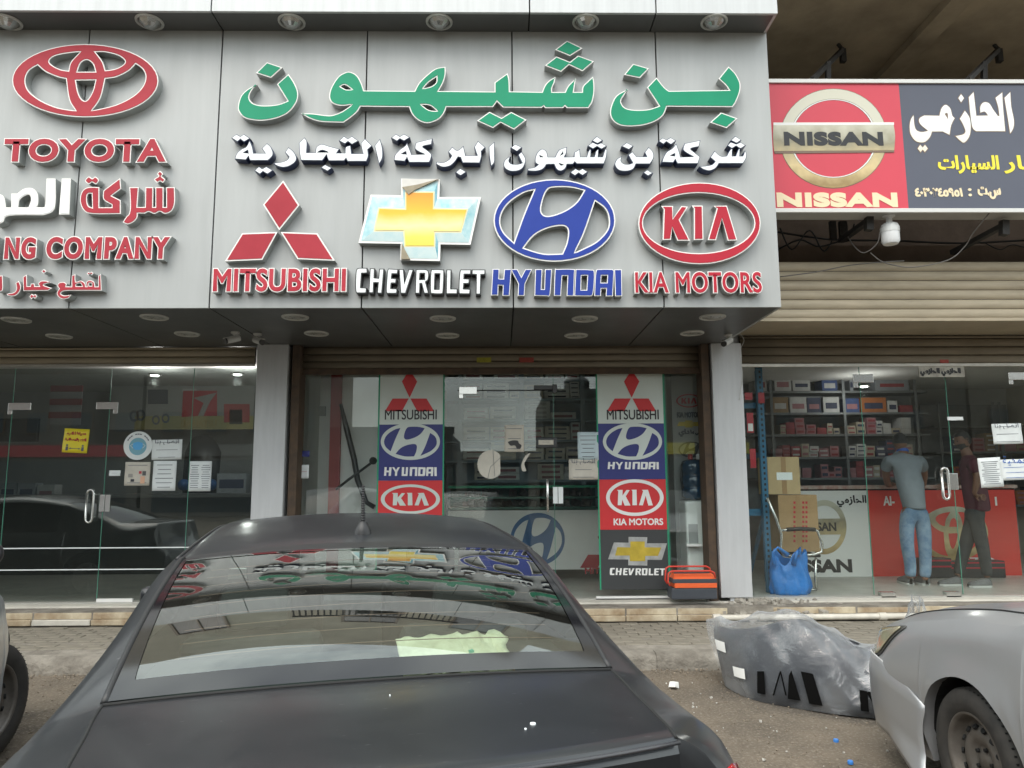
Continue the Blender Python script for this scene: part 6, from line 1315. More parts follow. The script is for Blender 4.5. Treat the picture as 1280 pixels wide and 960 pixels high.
    for x in (-.38, .38):
        for y_ in (.70, 1.65): MB().box((x - .24, y_, .5), (x + .24, y_ + .16, 1.04 + y_ * .05)).build('seat', M['cabin'], root, local=True, bevel=.04); MB().box((x - .12, y_ + .02, 1.06 + y_ * .05), (x + .12, y_ + .13, 1.18 + y_ * .07)).build('headrest', M['cabin'], root, local=True, bevel=.03)
    return S, ys
def line_on(S, ys, col, y0, y1, r, m, root, name, sides=(1, -1), lift=.0):
    for s in sides:
        pts = [(s * rr_[col][0], rr_[col][1], rr_[col][2] + lift) for rr_, yy in zip(S, ys) if y0 <= yy <= y1]
        o = MB().tube(pts, r, 6).build(name, m, root, local=True, smooth=True)
    return o
def cross_line(key, y, x1, r, m, root, name, lift=0, c0=0, c1=8):
    P = section_pts(key(y))[c0:c1 + 1]; pts = [(-x, y, z + lift) for x, z in reversed(P[1:])] + [(x, y, z + lift) for x, z in P]
    return MB().tube(pts, r, 6).build(name, m, root, local=True, smooth=True)
M_tyre = mat('tyre_rubber', (.022, .021, .020), .75, noise=(14, .0), col2=(.05, .045, .04), bump=(60, .25, .003))
M_steelw = mat('steel_wheel', (.19, .175, .16), .5, .5, noise=(7, .0), col2=(.10, .085, .07)); M_alloy = mat('alloy_rim', (.40, .39, .38), .35, .8, noise=(8, .25)); M_hole = mat('wheel_hole', (.006, .006, .006), .8)
def wheel(parent, x, y, side, m_rim, steer=0, style='steel', r=.32, wd=.20, z=None):
    w_ = bpy.data.objects.new('wheel', None); C.objects.link(w_); w_.parent = parent; w_.location = (x, y, z or r); w_.rotation_euler = (0, 0, steer + (0 if side > 0 else math.pi)); h = wd / 2
    # axis +x is outward
    prof = [(r * .64, h * .80), (r * .70, h * .96), (r * .84, h * 1.02), (r * .95, h * .90), (r * .992, h * .72), (r, h * .5), (r, h * .44), (r * .975, h * .43), (r * .975, h * .37), (r, h * .36), (r, h * .04), (r * .975, h * .03), (r * .975, -h * .03), (r, -h * .04), (r, -h * .36), (r * .975, -h * .37), (r * .975, -h * .43), (r, -h * .44), (r * .95, -h * .9), (r * .7, -h), (r * .62, -h * .9)]
    MB().lathe((0, 0, 0), prof, (1, 0, 0), 56).build('tyre', M_tyre, w_, local=True, smooth=True, angle=35)
    tb = MB()
    for k in range(64):
        a = 2 * math.pi * k / 64
        for lo, hi, off in ((.46, .86, .0), (-.86, -.46, .05)):
            aa = a + off; c, s = math.cos(aa), math.sin(aa); e = .012
            P = [((lo * h), aa - e, r * .995), (hi * h, aa - e, r * .975), (hi * h, aa + e, r * .975), (lo * h, aa + e, r * .995)]
            vs = [(px_, math.cos(q) * rr_ * 1.004, math.sin(q) * rr_ * 1.004) for px_, q, rr_ in P]; tb.add(vs, [(0, 1, 2, 3), (3, 2, 1, 0)])
    tb.build('tread_groove', M_hole, w_, local=True)
    if style == 'steel':
        rp = [(r * .66, h * .86), (r * .63, h * .90), (r * .60, h * .70), (r * .57, h * .30), (r * .52, h * .22), (r * .46, h * .42), (r * .38, h * .56), (r * .27, h * .52), (r * .22, h * .34), (r * .13, h * .34), (r * .11, h * .46), (.001, h * .48)]
        MB().lathe((0, 0, 0), rp, (1, 0, 0), 48).build('rim', m_rim, w_, local=True, smooth=True)
        hb = MB()
        for k in range(14):
            a = 2 * math.pi * k / 14; c = Vector((h * .50, math.cos(a) * r * .455, math.sin(a) * r * .455)); hb.lathe(c, [(.001, .006), (.014, .006), (.015, -.004)], Vector((.75, math.cos(a) * .66, math.sin(a) * .66)), 10)
        for k in range(5):
            a = 2 * math.pi * k / 5; hb.lathe((h * .36, math.cos(a) * r * .175, math.sin(a) * r * .175), [(.001, .012), (.009, .012), (.010, 0)], (1, 0, 0), 8)
        tag(hb.build('rim_holes', M_hole, w_, local=True), kind='stuff')
    else:
        MB().lathe((0, 0, 0), [(r * .66, h * .86), (r * .63, h * .90), (r * .60, h * .6), (r * .58, -h * .2), (.001, -h * .2)], (1, 0, 0), 40).build('rim', M_hole if style == 'dark' else m_rim, w_, local=True, smooth=True)
        sp = MB()
        for k in range(7):
            a = 2 * math.pi * k / 7; c, s = math.cos(a), math.sin(a); sp.bar((h * .55, c * r * .10, s * r * .10), (h * .78, c * r * .61, s * r * .61), .026, .04)
        sp.lathe((0, 0, 0), [(r * .16, h * .5), (r * .15, h * .62), (.001, h * .64)], (1, 0, 0), 20); sp.build('spokes', m_rim, w_, local=True, smooth=True, angle=30)
    return w_
def paint(name, col, rough, dust, dcol=(.30, .27, .23), metal=.0, coat=1.0):
    m = bpy.data.materials.new(name); m.use_nodes = True; nt = m.node_tree; N = nt.nodes; L = nt.links; b = N['Principled BSDF']
    t = N.new('ShaderNodeTexCoord'); n = N.new('ShaderNodeTexNoise'); n.inputs['Scale'].default_value = 2.6; n.inputs['Detail'].default_value = 9; n.inputs['Roughness'].default_value = .7; n.inputs['Distortion'].default_value = .6
    L.new(t.outputs['Object'], n.inputs['Vector']); r = N.new('ShaderNodeMapRange'); r.inputs['From Min'].default_value = .35; r.inputs['From Max'].default_value = .75; r.inputs['To Min'].default_value = dust * .35; r.inputs['To Max'].default_value = dust
    L.new(n.outputs['Fac'], r.inputs['Value']); mx_ = N.new('ShaderNodeMix'); mx_.data_type = 'RGBA'; mx_.inputs['A'].default_value = (*col, 1); mx_.inputs['B'].default_value = (*dcol, 1); L.new(r.outputs['Result'], mx_.inputs['Factor'])
    # fine scratches
    v = N.new('ShaderNodeTexNoise'); v.inputs['Scale'].default_value = 60; v.inputs['Detail'].default_value = 3; mp_ = N.new('ShaderNodeMapping'); mp_.inputs['Scale'].default_value = (.35, 1, 1); mp_.inputs['Rotation'].default_value = (0, 0, .5); L.new(t.outputs['Object'], mp_.inputs['Vector']); L.new(mp_.outputs['Vector'], v.inputs['Vector'])
    r2 = N.new('ShaderNodeMapRange'); r2.inputs['From Min'].default_value = .70; r2.inputs['From Max'].default_value = .78; r2.inputs['To Max'].default_value = .22; L.new(v.outputs['Fac'], r2.inputs['Value'])
    m2 = N.new('ShaderNodeMix'); m2.data_type = 'RGBA'; m2.inputs['B'].default_value = (.4, .4, .4, 1); L.new(mx_.outputs['Result'], m2.inputs['A']); L.new(r2.outputs['Result'], m2.inputs['Factor']); L.new(m2.outputs['Result'], b.inputs['Base Color'])
    b.inputs['Metallic'].default_value = metal; b.inputs['Roughness'].default_value = rough; b.inputs['Coat Weight'].default_value = coat
    r3 = N.new('ShaderNodeMapRange'); r3.inputs['From Min'].default_value = .3; r3.inputs['From Max'].default_value = .75; r3.inputs['To Min'].default_value = .09; r3.inputs['To Max'].default_value = .30; L.new(n.outputs['Fac'], r3.inputs['Value']); L.new(r3.outputs['Result'], b.inputs['Coat Roughness'])
    return m
M_rub2 = mat('seal_rubber', (.014, .014, .015), .45); M_blk2 = mat('underbody_black', (.01, .01, .01), .8); M_cabin = mat('cabin_fabric', (.022, .024, .026), .85); M_cabl = mat('cabin_light', (.10, .095, .085), .8)
M_dgl = mat('dark_car_glass', (.006, .008, .009), .05, spec=.8)
M_rgl = glass('rear_glass', (.72, .82, .76), 1.75, dirt=.02, boost=1.8)
# ---------------- dark sedan in the foreground
TH = R(13.3); C0 = Vector((-.335, 2.08, 0))
M_dpaint = paint('charcoal_paint', (.006, .008, .011), .45, .09, (.05, .052, .055), coat=.6)
M_tail = mat('gloss_black_tail', (.004, .004, .005), .45, spec=.25)
ds = empty('parked_car', C0, 'dusty charcoal sedan seen from behind in the foreground with torn carton in its rear window', 'car', rz=TH)
key0 = car_section()
S0, ys0 = build_car(ds, dict(paint=M_dpaint, tail=M_tail, glass=M_rgl, dglass=M_dgl, rubber=M_rub2, black=M_blk2, cabin=M_cabin), key0)
line_on(S0, ys0, 8, -.53, -.01, .0045, M_blk2, ds, 'panel_gap', lift=.000); line_on(S0, ys0, 10, .80, 1.95, .007, M_rub2, ds, 'roof_ditch')
line_on(S0, ys0, 8, .0, .78, .010, M_rub2, ds, 'glass_seal'); cross_line(key0, -.012, 0, .005, M_blk2, ds, 'panel_gap', .001)
MB().tube([(x, -.546 - .13 * (1 - (x / .62) ** 2), z + .003) for x, z in [(-a, b) for a, b in reversed(section_pts(key0(-.535))[1:9])] + section_pts(key0(-.535))[:9]], .0045, 6).build('lip_edge', mat('lip_grey', (.05, .05, .055), .3), ds, local=True, smooth=True)
# black printed border of the rear glass
def border():
    mb = MB(); rows_ = [(yy, r) for r, yy in zip(S0, ys0) if -.001 <= yy <= .741]; up = .003
    def pt(yy, r, f): # f 0 centre..1 edge
        i = f * 8; a = int(min(7, i)); t = i - a; p = r[a]; q = r[a + 1]; return (p[0] + (q[0] - p[0]) * t, yy + 0, p[2] + (q[2] - p[2]) * t + up)
    for s in (1, -1):
        P = []
        for yy, r in rows_:
            t = yy / .74; wdt = .045 * (1 - t) ** 1.3 + .035 + .04 * max(0, 1 - t / .12) ** 2
            P.append([(s * x, y_, z) for x, y_, z in (pt(yy, r, 1.0), pt(yy, r, 1 - wdt * .5), pt(yy, r, 1 - wdt))])
        mb.grid(P)
    P = []
    for yy, r in rows_:
        if yy < .072: P.append([(x, y_, z + .0006) for x, y_, z in [(-a, b, c) for a, b, c in [pt(yy, r, f / 10) for f in range(10, 0, -1)]] + [pt(yy, r, f / 10) for f in range(11)]])
    mb.grid(P); P = []
    for yy, r in rows_:
        if yy > .712: P.append([(x, y_, z + .0006) for x, y_, z in [(-a, b, c) for a, b, c in [pt(yy, r, f / 10) for f in range(10, 0, -1)]] + [pt(yy, r, f / 10) for f in range(11)]])
    mb.grid(P); return mb.build('glass_border', mat('ceramic_black', (.004, .004, .006), .10, spec=.5, coat=.2), ds, local=True, smooth=True)
border()
hl = MB()
for i in range(9):
    yy = .14 + i * .062; P = section_pts(key0(yy))[:8]; pts = [(-x * .92, yy, z - .004) for x, z in reversed(P[1:])] + [(x * .92, yy, z - .004) for x, z in P]; hl.tube(pts, .0012, 4)
hl.build('heater_wires', mat('heater_wire', (.12, .06, .04), .5), ds, local=True)
# antenna
zb = key0(.93)[0][1]; ab = (.0, .93, zb)
MB().lathe(ab, [(.034, -.006), (.032, .010), (.026, .028), (.020, .034), (.016, .044)], n=20, cap=True).build('antenna_base', M_rub2, ds, local=True, smooth=True, angle=40)
pts = []; rs = []
for i in range(60): t = i / 59; pts.append((-.000, .93 + .02 * t, zb + .040 + .15 * t)); rs.append(.0085 + .0028 * math.sin(i * 1.7) - .003 * t)
an = MB().tube(pts, rs, 8).build('antenna', M_rub2, ds, local=True, smooth=True)
# tail lamps
M_tl = mat('tail_lamp_red', (.42, .004, .012), .12, coat=1.0); M_tlr = mat('tail_lamp_rim', (.10, .03, .035), .3)
for s in (1, -1):
    P = []; Q = []
    for yy in (-.66, -.63, -.60, -.58, -.56, -.54, -.52, -.46, -.40, -.34):
        sp_ = section_pts(key0(yy)); row = []
        zt_ = .80 - .0 * yy; 
        top_ = 12.6 + 3.4 * max(0, (yy + .60) / .26)
        for j in range(7):
            q = top_ + (20 - top_) * j / 6; k = int(min(q, 27)); t = q - k; x = sp_[k][0] + (sp_[k + 1][0] - sp_[k][0]) * t; z = sp_[k][1] + (sp_[k + 1][1] - sp_[k][1]) * t; row.append((s * (x + .007), yy - .004, z))
        P.append(row)
    o = MB().grid(P).build('tail_lamp', M_tl, ds, local=True, smooth=True, solid=.004)
wheel(ds, .80, .30, 1, M_alloy, style='alloy'); wheel(ds, -.80, .30, -1, M_alloy, style='alloy'); wheel(ds, .80, 3.05, 1, M_alloy, style='alloy'); wheel(ds, -.80, 3.05, -1, M_alloy, style='alloy')
MB().box((-.26, -.755, .56), (.26, -.742, .70)).build('number_plate', M_pwht, ds, local=True)
for s in (1, -1): MB().box((s * .90, 2.15, .98), (s * 1.06, 2.23, 1.08)).build('side_mirror', M_dpaint, ds, local=True, bevel=.03)
# bird droppings on the lid
for x, y_, r in ((.31, -.44, .007), (.285, -.47, .003), (.02, -.16, .002)):
    z = key0(y_)[0][1] + .001; MB().lathe((x, y_, z - .012 * (x / .6) ** 2), [(r, -.002), (r * .9, .002), (.001, .003)], n=9).build('dropping', M_paper, ds, local=True)
# torn carton lying on the parcel shelf
cb_ = empty('torn_carton', (0, 0, 0), 'torn crumpled cream carton lying on the parcel shelf inside the dark sedan', 'carton')
Rz = Matrix.Rotation(TH, 4, 'Z')
def CL(x, y, z): return C0 + (Rz @ Vector((x, y, z)))
cb_.location = CL(.235, .20, 1.03); cb_.rotation_euler.z = TH + .06
M_torn = mat('torn_cream_board', (.66, .64, .48), .85, noise=(14, .0), col2=(.42, .40, .28), bump=(18, .6, .01)); P = []
for i in range(25):
    row = []
    for j in range(11):
        u, v = i / 24, j / 10; e = .010 * math.sin(u * 23) + .008 * math.sin(u * 57 + 1) + .006 * math.sin(u * 91)
        crm = max(0, u - .45) * v * (.018 * math.sin(u * 38 + v * 5) + .012 * math.sin(u * 71 - v * 9)); x = -.16 + .34 * u + .012 * math.sin(v * 9) * (u > .9)
        row.append((x, -.09 + (.15 + e + .02 * math.sin(u * 3.1)) * v, .030 + .072 * v + crm + .0025 * math.sin(u * 30 + v * 17)))
    P.append(row)
MB().grid(P).build('top_flap', M_torn, cb_, local=True, smooth=True, solid=.004, angle=25)
P = [[(-.16 + .33 * i / 12, -.09 - .01 * math.sin(i * 2), .034 * t + .006 * math.sin(i * 1.3) * t) for t in (0, .5, 1)] for i in range(13)]
MB().grid(P).build('front_flap', M_torn, cb_, local=True, solid=.004); MB().add([(.17, -.09, 0), (.18, .10, 0), (.175, .06, .08), (.17, -.09, .035)], [(0, 1, 2, 3)]).build('side_flap', M_card, cb_, local=True, solid=.004)
mb = MB()
for i, t in enumerate(('.', '.')): mb.box((-.05 + i * .10, -.02, .052), (-.035 + i * .10, .05, .056 + .014 * i))
mb.build('green_print', mat('green_ink', (.10, .38, .28), .7), cb_, local=True)
# ---------------- silver car at the right with a hanging bumper
M_spaint = paint('silver_paint', (.36, .37, .385), .36, .28, (.30, .28, .26), metal=.35, coat=.7)
THR = R(2); wl = PZ(1226, 952, .32); Rr = Matrix.Rotation(THR, 3, 'Z'); org = Vector((wl.x, wl.y, 0)) - Rr @ Vector((-.86, 3.05, 0))
ST2 = [q for q in ST if q[0] < 3.5] + [(3.6, .93, (.66, .90), (.805, .845), (.878, .74), (.908, .57), .895, (.86, .20)), (3.9, .86, (.64, .82), (.785, .765), (.850, .60), (.872, .50), .862, (.83, .21)),
 (4.05, .79, (.60, .75), (.725, .71), (.795, .555), (.815, .46), .805, (.77, .22)), (4.13, .68, (.52, .64), (.63, .62), (.69, .53), (.72, .44), .71, (.67, .23)), ST[-1]]
sr = empty('parked_car', (org.x, org.y, 0), 'scratched silver sedan at the right edge, front bumper hanging loose and wheel turned', 'car', rz=THR)
key1 = car_section(ST2)
S1, ys1 = build_car(sr, dict(paint=M_spaint, tail=M_spaint, glass=M_dgl, dglass=M_dgl, rubber=M_rub2, black=M_blk2, cabin=M_cabin), key1, hide=('bumper',))
for s in (1, -1): wheel(sr, s * .775, .30, s, M_steelw); wheel(sr, s * .80, 3.05, s, M_steelw, steer=R(-3))
line_on(S1, ys1, 8, 2.8, 4.05, .006, M_blk2, sr, 'panel_gap'); cross_line(key1, 4.05, 0, .006, M_blk2, sr, 'panel_gap')
mb = MB()   # grille and radiator area behind the missing bumper
P = []
for yy in (3.98, 4.05, 4.10, 4.14):
    P.append([(x * .96, yy - .02, z - .01) for x, z in [(-a, b) for a, b in reversed(section_pts(key1(yy))[1:13])] + section_pts(key1(yy))[:13]])
mb.grid(P); mb.build('grille', M_blk2, sr, local=True, smooth=True)
# headlamp set into the corner
M_hl = mat('yellowed_headlamp', (.40, .37, .24), .12, coat=1.0, noise=(5, .0), col2=(.26, .25, .19)); M_hlr = mat('headlamp_rim', (.07, .07, .065), .4)
def lamp_patch(root, key, y0, y1, f0, f1, s, name, m, out=.004, n=12, k0=9, k1=18):
    P = []
    for i in range(n + 1):
        yy = y0 + (y1 - y0) * i / n; sp_ = section_pts(key(yy)); row = []
        a0 = f0(i / n); a1 = f1(i / n)
        for j in range(7):
            q = k0 + (k1 - k0) * (a0 + (a1 - a0) * j / 6); a = int(q); t = q - a; x = sp_[a][0] + (sp_[a + 1][0] - sp_[a][0]) * t; z = sp_[a][1] + (sp_[a + 1][1] - sp_[a][1]) * t
            row.append((s * (x + out), yy + out, z + out * .5))
        P.append(row)
    return MB().grid(P).build(name, m, root, local=True, smooth=True, solid=.004)
for s in (1, -1):
    lamp_patch(sr, key1, 3.62, 4.12, lambda t: .0 + .25 * (1 - t) ** 2, lambda t: .35 + .65 * min(1, t * 2.2), s, 'headlamp_rim', M_hlr, .004, k0=12, k1=16)
    lamp_patch(sr, key1, 3.665, 4.11, lambda t: .06 + .22 * (1 - t) ** 2, lambda t: .36 + .58 * min(1, t * 2.2), s, 'headlamp', M_hl, .010, k0=12, k1=16)
# loose bumper cover: its own shell, dropped and swung out at the wheel arch
def loose_bumper():
    P = []; n = 34; yr = pchip([0, .10, .22, .5, .75, .88, 1.0], [3.72, 3.54, 3.36, 3.385, 3.37, 3.35, 3.30])
    for i in range(n + 1):
        u = i / n; row = []      # 0 = rear edge at the left arch, 1 = middle of the nose
        for j in range(15):
            v = j / 14; y0 = yr(v); t = min(1, u * 1.5); yy = y0 + (4.168 - y0) * t ** .85; sp_ = section_pts(key1(min(4.168, yy))); xw = sp_[20][0]
            if v < .2: xw = sp_[16][0] + (sp_[20][0] - sp_[16][0]) * v * 5
            if v > .3: xw = min(xw + .004, max(.3, key1(4.168 if yy > 4.168 else max(yy, 3.44))[5][0]))
            if u * 1.5 > 1: xw *= max(0, 1 - (u * 1.5 - 1) * 2.0)
            zb_ = .20 - .11 * max(0, 1 - u * 3) ** 1.5; zt_ = .60 - .02 * (1 - min(1, u * 4)); z = zt_ + (zb_ - zt_) * v
            fl = max(0, v - .72) * max(0, 1 - u * 3.2); x = xw + .010 - .05 * max(0, v - .6) * (1 - max(0, 1 - u * 3)) + .22 * fl
            y_ = yy + .012 + .17 * min(1, max(0, (yy - 3.2) / .8)) ** 1.5 * max(0, 1 - (xw / .60) ** 2) - .10 * fl
            row.append((-x, y_, z))
        P.append(row)
    Q = [[(-x, y, z) for x, y, z in r] for r in reversed(P)]
    mb = MB(); mb.grid(P + Q[1:]); o = mb.build('loose_bumper', M_spaint, sr, local=True, smooth=True, solid=.005)
    # dark mouth of the bumper
    mb = MB(); mb.grid([[(x, 4.40 - .16 * (x / .45) ** 2, z) for z in (.30, .38, .46)] for x in [(-.45 + .9 * i / 10) for i in range(11)]]); mb.build('air_intake', M_blk2, sr, local=True, smooth=True, solid=.004)
    MB().tube([(-.80, 3.60, .34), (-.5, 3.58, .33), (-.2, 3.58, .33)], .008, 6).build('crossbar', M_alu, sr, local=True)
    MB().tube([(r_[0][0], r_[0][1], r_[0][2]) for r_ in P[:16]], .004, 5).build('bumper_edge', mat('torn_edge', (.62, .62, .62), .5), sr, local=True)
    for z, dz in ((.50, 0), (.49, .0)): pass
    return o
loose_bumper()
# ---------------- silver car cut by the left frame edge
THL = R(31); wl = PZ(-3, 876, .33); Rl = Matrix.Rotation(THL, 3, 'Z'); org = Vector((wl.x, wl.y, 0)) - Rl @ Vector((.89, 3.05, 0))
M_spaint2 = paint('silver_paint_left', (.52, .53, .54), .34, .20, (.42, .40, .36), metal=.3, coat=.7)
sl = empty('parked_car', (org.x, org.y, 0), 'silver car cut off by the left frame edge, front wheel and mirror showing', 'car', rz=THL); sl.scale = (1, 1, 1.06)
S2, ys2 = build_car(sl, dict(paint=M_spaint2, tail=M_spaint2, glass=M_dgl, dglass=M_dgl, rubber=M_rub2, black=M_blk2, cabin=M_cabin))
for s in (1, -1): wheel(sl, s * .80, .30, s, M_alloy, style='alloy'); wheel(sl, s * .80, 3.05, s, M_steelw, z=.31, steer=R(-33))
for s in (1, -1):
    lamp_patch(sl, key1, 3.72, 4.08, lambda t: .20, lambda t: .60 + .2 * t, s, 'headlamp', M_hl, .006)
    MB().lathe((s * .84, 2.10, 1.19), [(.001, -.05), (.045, -.045), (.056, -.01), (.054, .04), (.03, .085), (.001, .09)], (0, 1, 0), 20).build('side_mirror', M_blk, sl, local=True, smooth=True); MB().lathe((s * .84, 2.046, 1.19), [(.001, 0), (.040, 0)], (0, -1, 0), 20).build('mirror_glass', M_chr, sl, local=True)
    MB().bar((s * .80, 2.14, 1.06), (s * .86, 2.12, 1.13), .03).build('mirror_arm', M_blk, sl, local=True)
# ---------------- dark hatchback parked along the kerb beyond the left frame edge (mirrored in the left glass)
M_dp2 = paint('black_paint', (.012, .014, .017), .3, .10, (.2, .18, .15))
sx_ = empty('parked_car', (-4.95, 5.62, 0), 'black car along the kerb left of the frame, seen only mirrored', 'car', rz=R(90)); sx_.location = (-5.5, 5.65, 0)
build_car(sx_, dict(paint=M_dp2, tail=M_dp2, glass=M_dgl, dglass=M_dgl, rubber=M_rub2, black=M_blk2, cabin=M_cabin))
for s in (1, -1): wheel(sx_, s * .80, .30, s, M_alloy, style='alloy'); wheel(sx_, s * .80, 3.05, s, M_alloy, style='alloy')
# ================================================================= wrapped bumper on the ground
def wrapped():
    a = PZ(905, 868, .0); b = PZ(1120, 890, 0); o = empty('wrapped_bumper', (a + b) / 2, 'new dark car bumper wrapped in clear crumpled plastic lying on the ground', 'bumper')
    M_bump = mat('unpainted_bumper', (.045, .050, .060), .42, noise=(3, .25)); ax = (b - a).normalized(); nrm = Vector((-ax.y, ax.x, 0)); L_ = (b - a).length + .75
    def sh(u, v, grow=0.0, r_=None):
        # u 0..1 along, v 0..1 from ground up over the top and back down
        x = u * L_; bow = -.20 * (1 - (2 * u - 1) ** 2) + .22 * max(0, .16 - u) ** 2 / .0256; H = .40 + .17 * math.exp(-((u - .30) / .17) ** 2) - .03 * u
        an = v * math.pi; d = .20 + .05 * math.sin(u * 3) + grow; zz = math.sin(an) ** .95 * (H + grow); yy = -math.copysign(abs(math.cos(an)) ** .7, math.cos(an)) * d + .05 * math.sin(an); x -= .10 * math.sin(an) * max(0, 1 - u * 5)
        p = a + ax * (x - .02) + nrm * (bow + .22 + yy); return Vector((p.x, p.y, zz + .004))
    P = [[sh(i / 40, j / 18) for j in range(19)] for i in range(41)]
    MB().grid(P).build('bumper_shell', M_bump, o, smooth=True, solid=.006)
    for (u0, u1, v0, v1) in ((.30, .60, .50, .72),): MB().grid([[sh(u0 + (u1 - u0) * i / 8, v0 + (v1 - v0) * j / 4, .006) for j in range(5)] for i in range(9)]).build('grille_opening', M_blk2, o, smooth=True)
    # plastic film
    m = bpy.data.materials.new('clear_film'); m.use_nodes = True; nt = m.node_tree; N = nt.nodes; L = nt.links; N.remove(N['Principled BSDF']); tr = N.new('ShaderNodeBsdfTransparent'); tr.inputs['Color'].default_value = (.93, .94, .95, 1)
    gl = N.new('ShaderNodeBsdfGlossy'); gl.inputs['Roughness'].default_value = .22; df = N.new('ShaderNodeBsdfDiffuse'); df.inputs['Color'].default_value = (.72, .74, .76, 1); tl_ = N.new('ShaderNodeBsdfTranslucent'); tl_.inputs['Color'].default_value = (.7, .72, .74, 1)
    lw = N.new('ShaderNodeLayerWeight'); lw.inputs['Blend'].default_value = .42; tcn = N.new('ShaderNodeTexCoord'); n1 = N.new('ShaderNodeTexNoise'); n1.inputs['Scale'].default_value = 5; n1.inputs['Detail'].default_value = 7; n1.inputs['Distortion'].default_value = 1.6; L.new(tcn.outputs['Object'], n1.inputs['Vector'])
    n1.inputs['Scale'].default_value = 3.2; n1.inputs['Detail'].default_value = 3; sb = N.new('ShaderNodeMath'); sb.operation = 'SUBTRACT'; sb.inputs[1].default_value = .5; L.new(n1.outputs['Fac'], sb.inputs[0]); ab1 = N.new('ShaderNodeMath'); ab1.operation = 'ABSOLUTE'; L.new(sb.outputs[0], ab1.inputs[0])
    rm0 = N.new('ShaderNodeMapRange'); rm0.inputs['From Max'].default_value = .012; rm0.inputs['To Min'].default_value = .16; rm0.inputs['To Max'].default_value = 0; L.new(ab1.outputs[0], rm0.inputs['Value'])
    n9 = N.new('ShaderNodeTexNoise'); n9.inputs['Scale'].default_value = 2.2; L.new(tcn.outputs['Object'], n9.inputs['Vector']); rm9 = N.new('ShaderNodeMapRange'); rm9.inputs['From Min'].default_value = .5; rm9.inputs['From Max'].default_value = .75; rm9.inputs['To Min'].default_value = .05; rm9.inputs['To Max'].default_value = .40; L.new(n9.outputs['Fac'], rm9.inputs['Value'])
    rm = N.new('ShaderNodeMath'); rm.operation = 'MAXIMUM'; L.new(rm0.outputs['Result'], rm.inputs[0]); L.new(rm9.outputs['Result'], rm.inputs[1])
    ad = N.new('ShaderNodeMath'); ad.operation = 'MULTIPLY_ADD'; ad.inputs[1].default_value = .62; L.new(lw.outputs['Facing'], ad.inputs[0]); L.new(rm.outputs[0], ad.inputs[2]); ad.use_clamp = True
    m1 = N.new('ShaderNodeMixShader'); m1.inputs['Fac'].default_value = .5; L.new(df.outputs[0], m1.inputs[1]); L.new(gl.outputs[0], m1.inputs[2]); m0 = N.new('ShaderNodeMixShader'); m0.inputs['Fac'].default_value = .25; L.new(m1.outputs[0], m0.inputs[1]); L.new(tl_.outputs[0], m0.inputs[2])
    m2 = N.new('ShaderNodeMixShader'); L.new(ad.outputs[0], m2.inputs['Fac']); L.new(tr.outputs[0], m2.inputs[1]); L.new(m0.outputs[0], m2.inputs[2]); L.new(m2.outputs[0], N['Material Output'].inputs['Surface'])
    bp = N.new('ShaderNodeBump'); bp.inputs['Strength'].default_value = .6; bp.inputs['Distance'].default_value = .02; n3 = N.new('ShaderNodeTexNoise'); n3.inputs['Scale'].default_value = 5; n3.inputs['Detail'].default_value = 4; n3.inputs['Distortion'].default_value = 2; L.new(tcn.outputs['Object'], n3.inputs['Vector']); L.new(n3.outputs['Fac'], bp.inputs['Height']); L.new(bp.outputs['Normal'], gl.inputs['Normal']); L.new(bp.outputs['Normal'], df.inputs['Normal'])
    def cr_(u, v): return .014 * (1 - abs(math.sin(u * 23 + v * 13 + 2 * math.sin(v * 7)))) ** 2 + .016 * (1 - abs(math.sin(u * 11 - v * 9 + 1))) ** 3 + .008 * math.sin(u * 41 - v * 19) + .006 * math.sin(u * 67 + v * 31)
    P = []
    for i in range(101):
        u = -.03 + 1.03 * i / 100; row = []
        for j in range(49):
            v = .0 + 1.0 * j / 48; g_ = .012 + cr_(u, v) * (.35 + .65 * math.sin(v * math.pi)); q = sh(max(0, min(1, u)), v, g_)
            if u < 0: q = q - ax * (.06 * math.sin(v * math.pi)) 
            q.z += .09 * math.exp(-((u - .18) / .12) ** 2) * math.sin(v * math.pi) ** 2 + .05 * math.exp(-((u - .02) / .03) ** 2) * math.sin(v * math.pi)
            q.z = max(q.z, .006); row.append(q)
        P.append(row)
    MB().grid(P).build('plastic_film', m, o, smooth=True)
    # a twisted end of film standing up behind the silver car nose
    c = PZ(1150, 868, 0) + Vector((.28, .45, 0)); P = []
    for i in range(22):
        an = 2 * math.pi * i / 21; P.append([Vector((c.x + (.16 - .04 * t + .03 * math.sin(an * 4 + t)) * math.cos(an), c.y + .08 * math.sin(an) , .30 + .085 * t + .03 * math.sin(an * 3 + t * 2))) for t in range(5)])
    MB().grid(P).build('film_end', m, o, smooth=True)
    # black block letters and labels printed on the film
    def pr(u0, u1, v0, v1, pts, m_, name, gg=.034):
        n_ = 6; vs = []
        mbb = MB()
        for t in tessellate_polygon([[Vector((p[0], p[1], 0)) for p in pts]]):
            tri = [pts[i] for i in t]; sub = []
            for i in range(4):
                for j in range(4 - i):
                    for tr_ in (((i, j), (i + 1, j), (i, j + 1)), ((i + 1, j), (i + 1, j + 1), (i, j + 1))):
                        if any(a_ + b_ > 4 for a_, b_ in tr_): continue
                        q_ = []
                        for a_, b_ in tr_: wa, wb = a_ / 4, b_ / 4; wc = 1 - wa - wb; q_.append((tri[0][0] * wc + tri[1][0] * wa + tri[2][0] * wb, tri[0][1] * wc + tri[1][1] * wa + tri[2][1] * wb))
                        sub.append(q_)
            for q_ in sub: mbb.add([sh(u0 + (u1 - u0) * p[0], v0 + (v1 - v0) * p[1], gg) for p in q_], [(0, 1, 2)])
        mbb.build(name, m_, o)
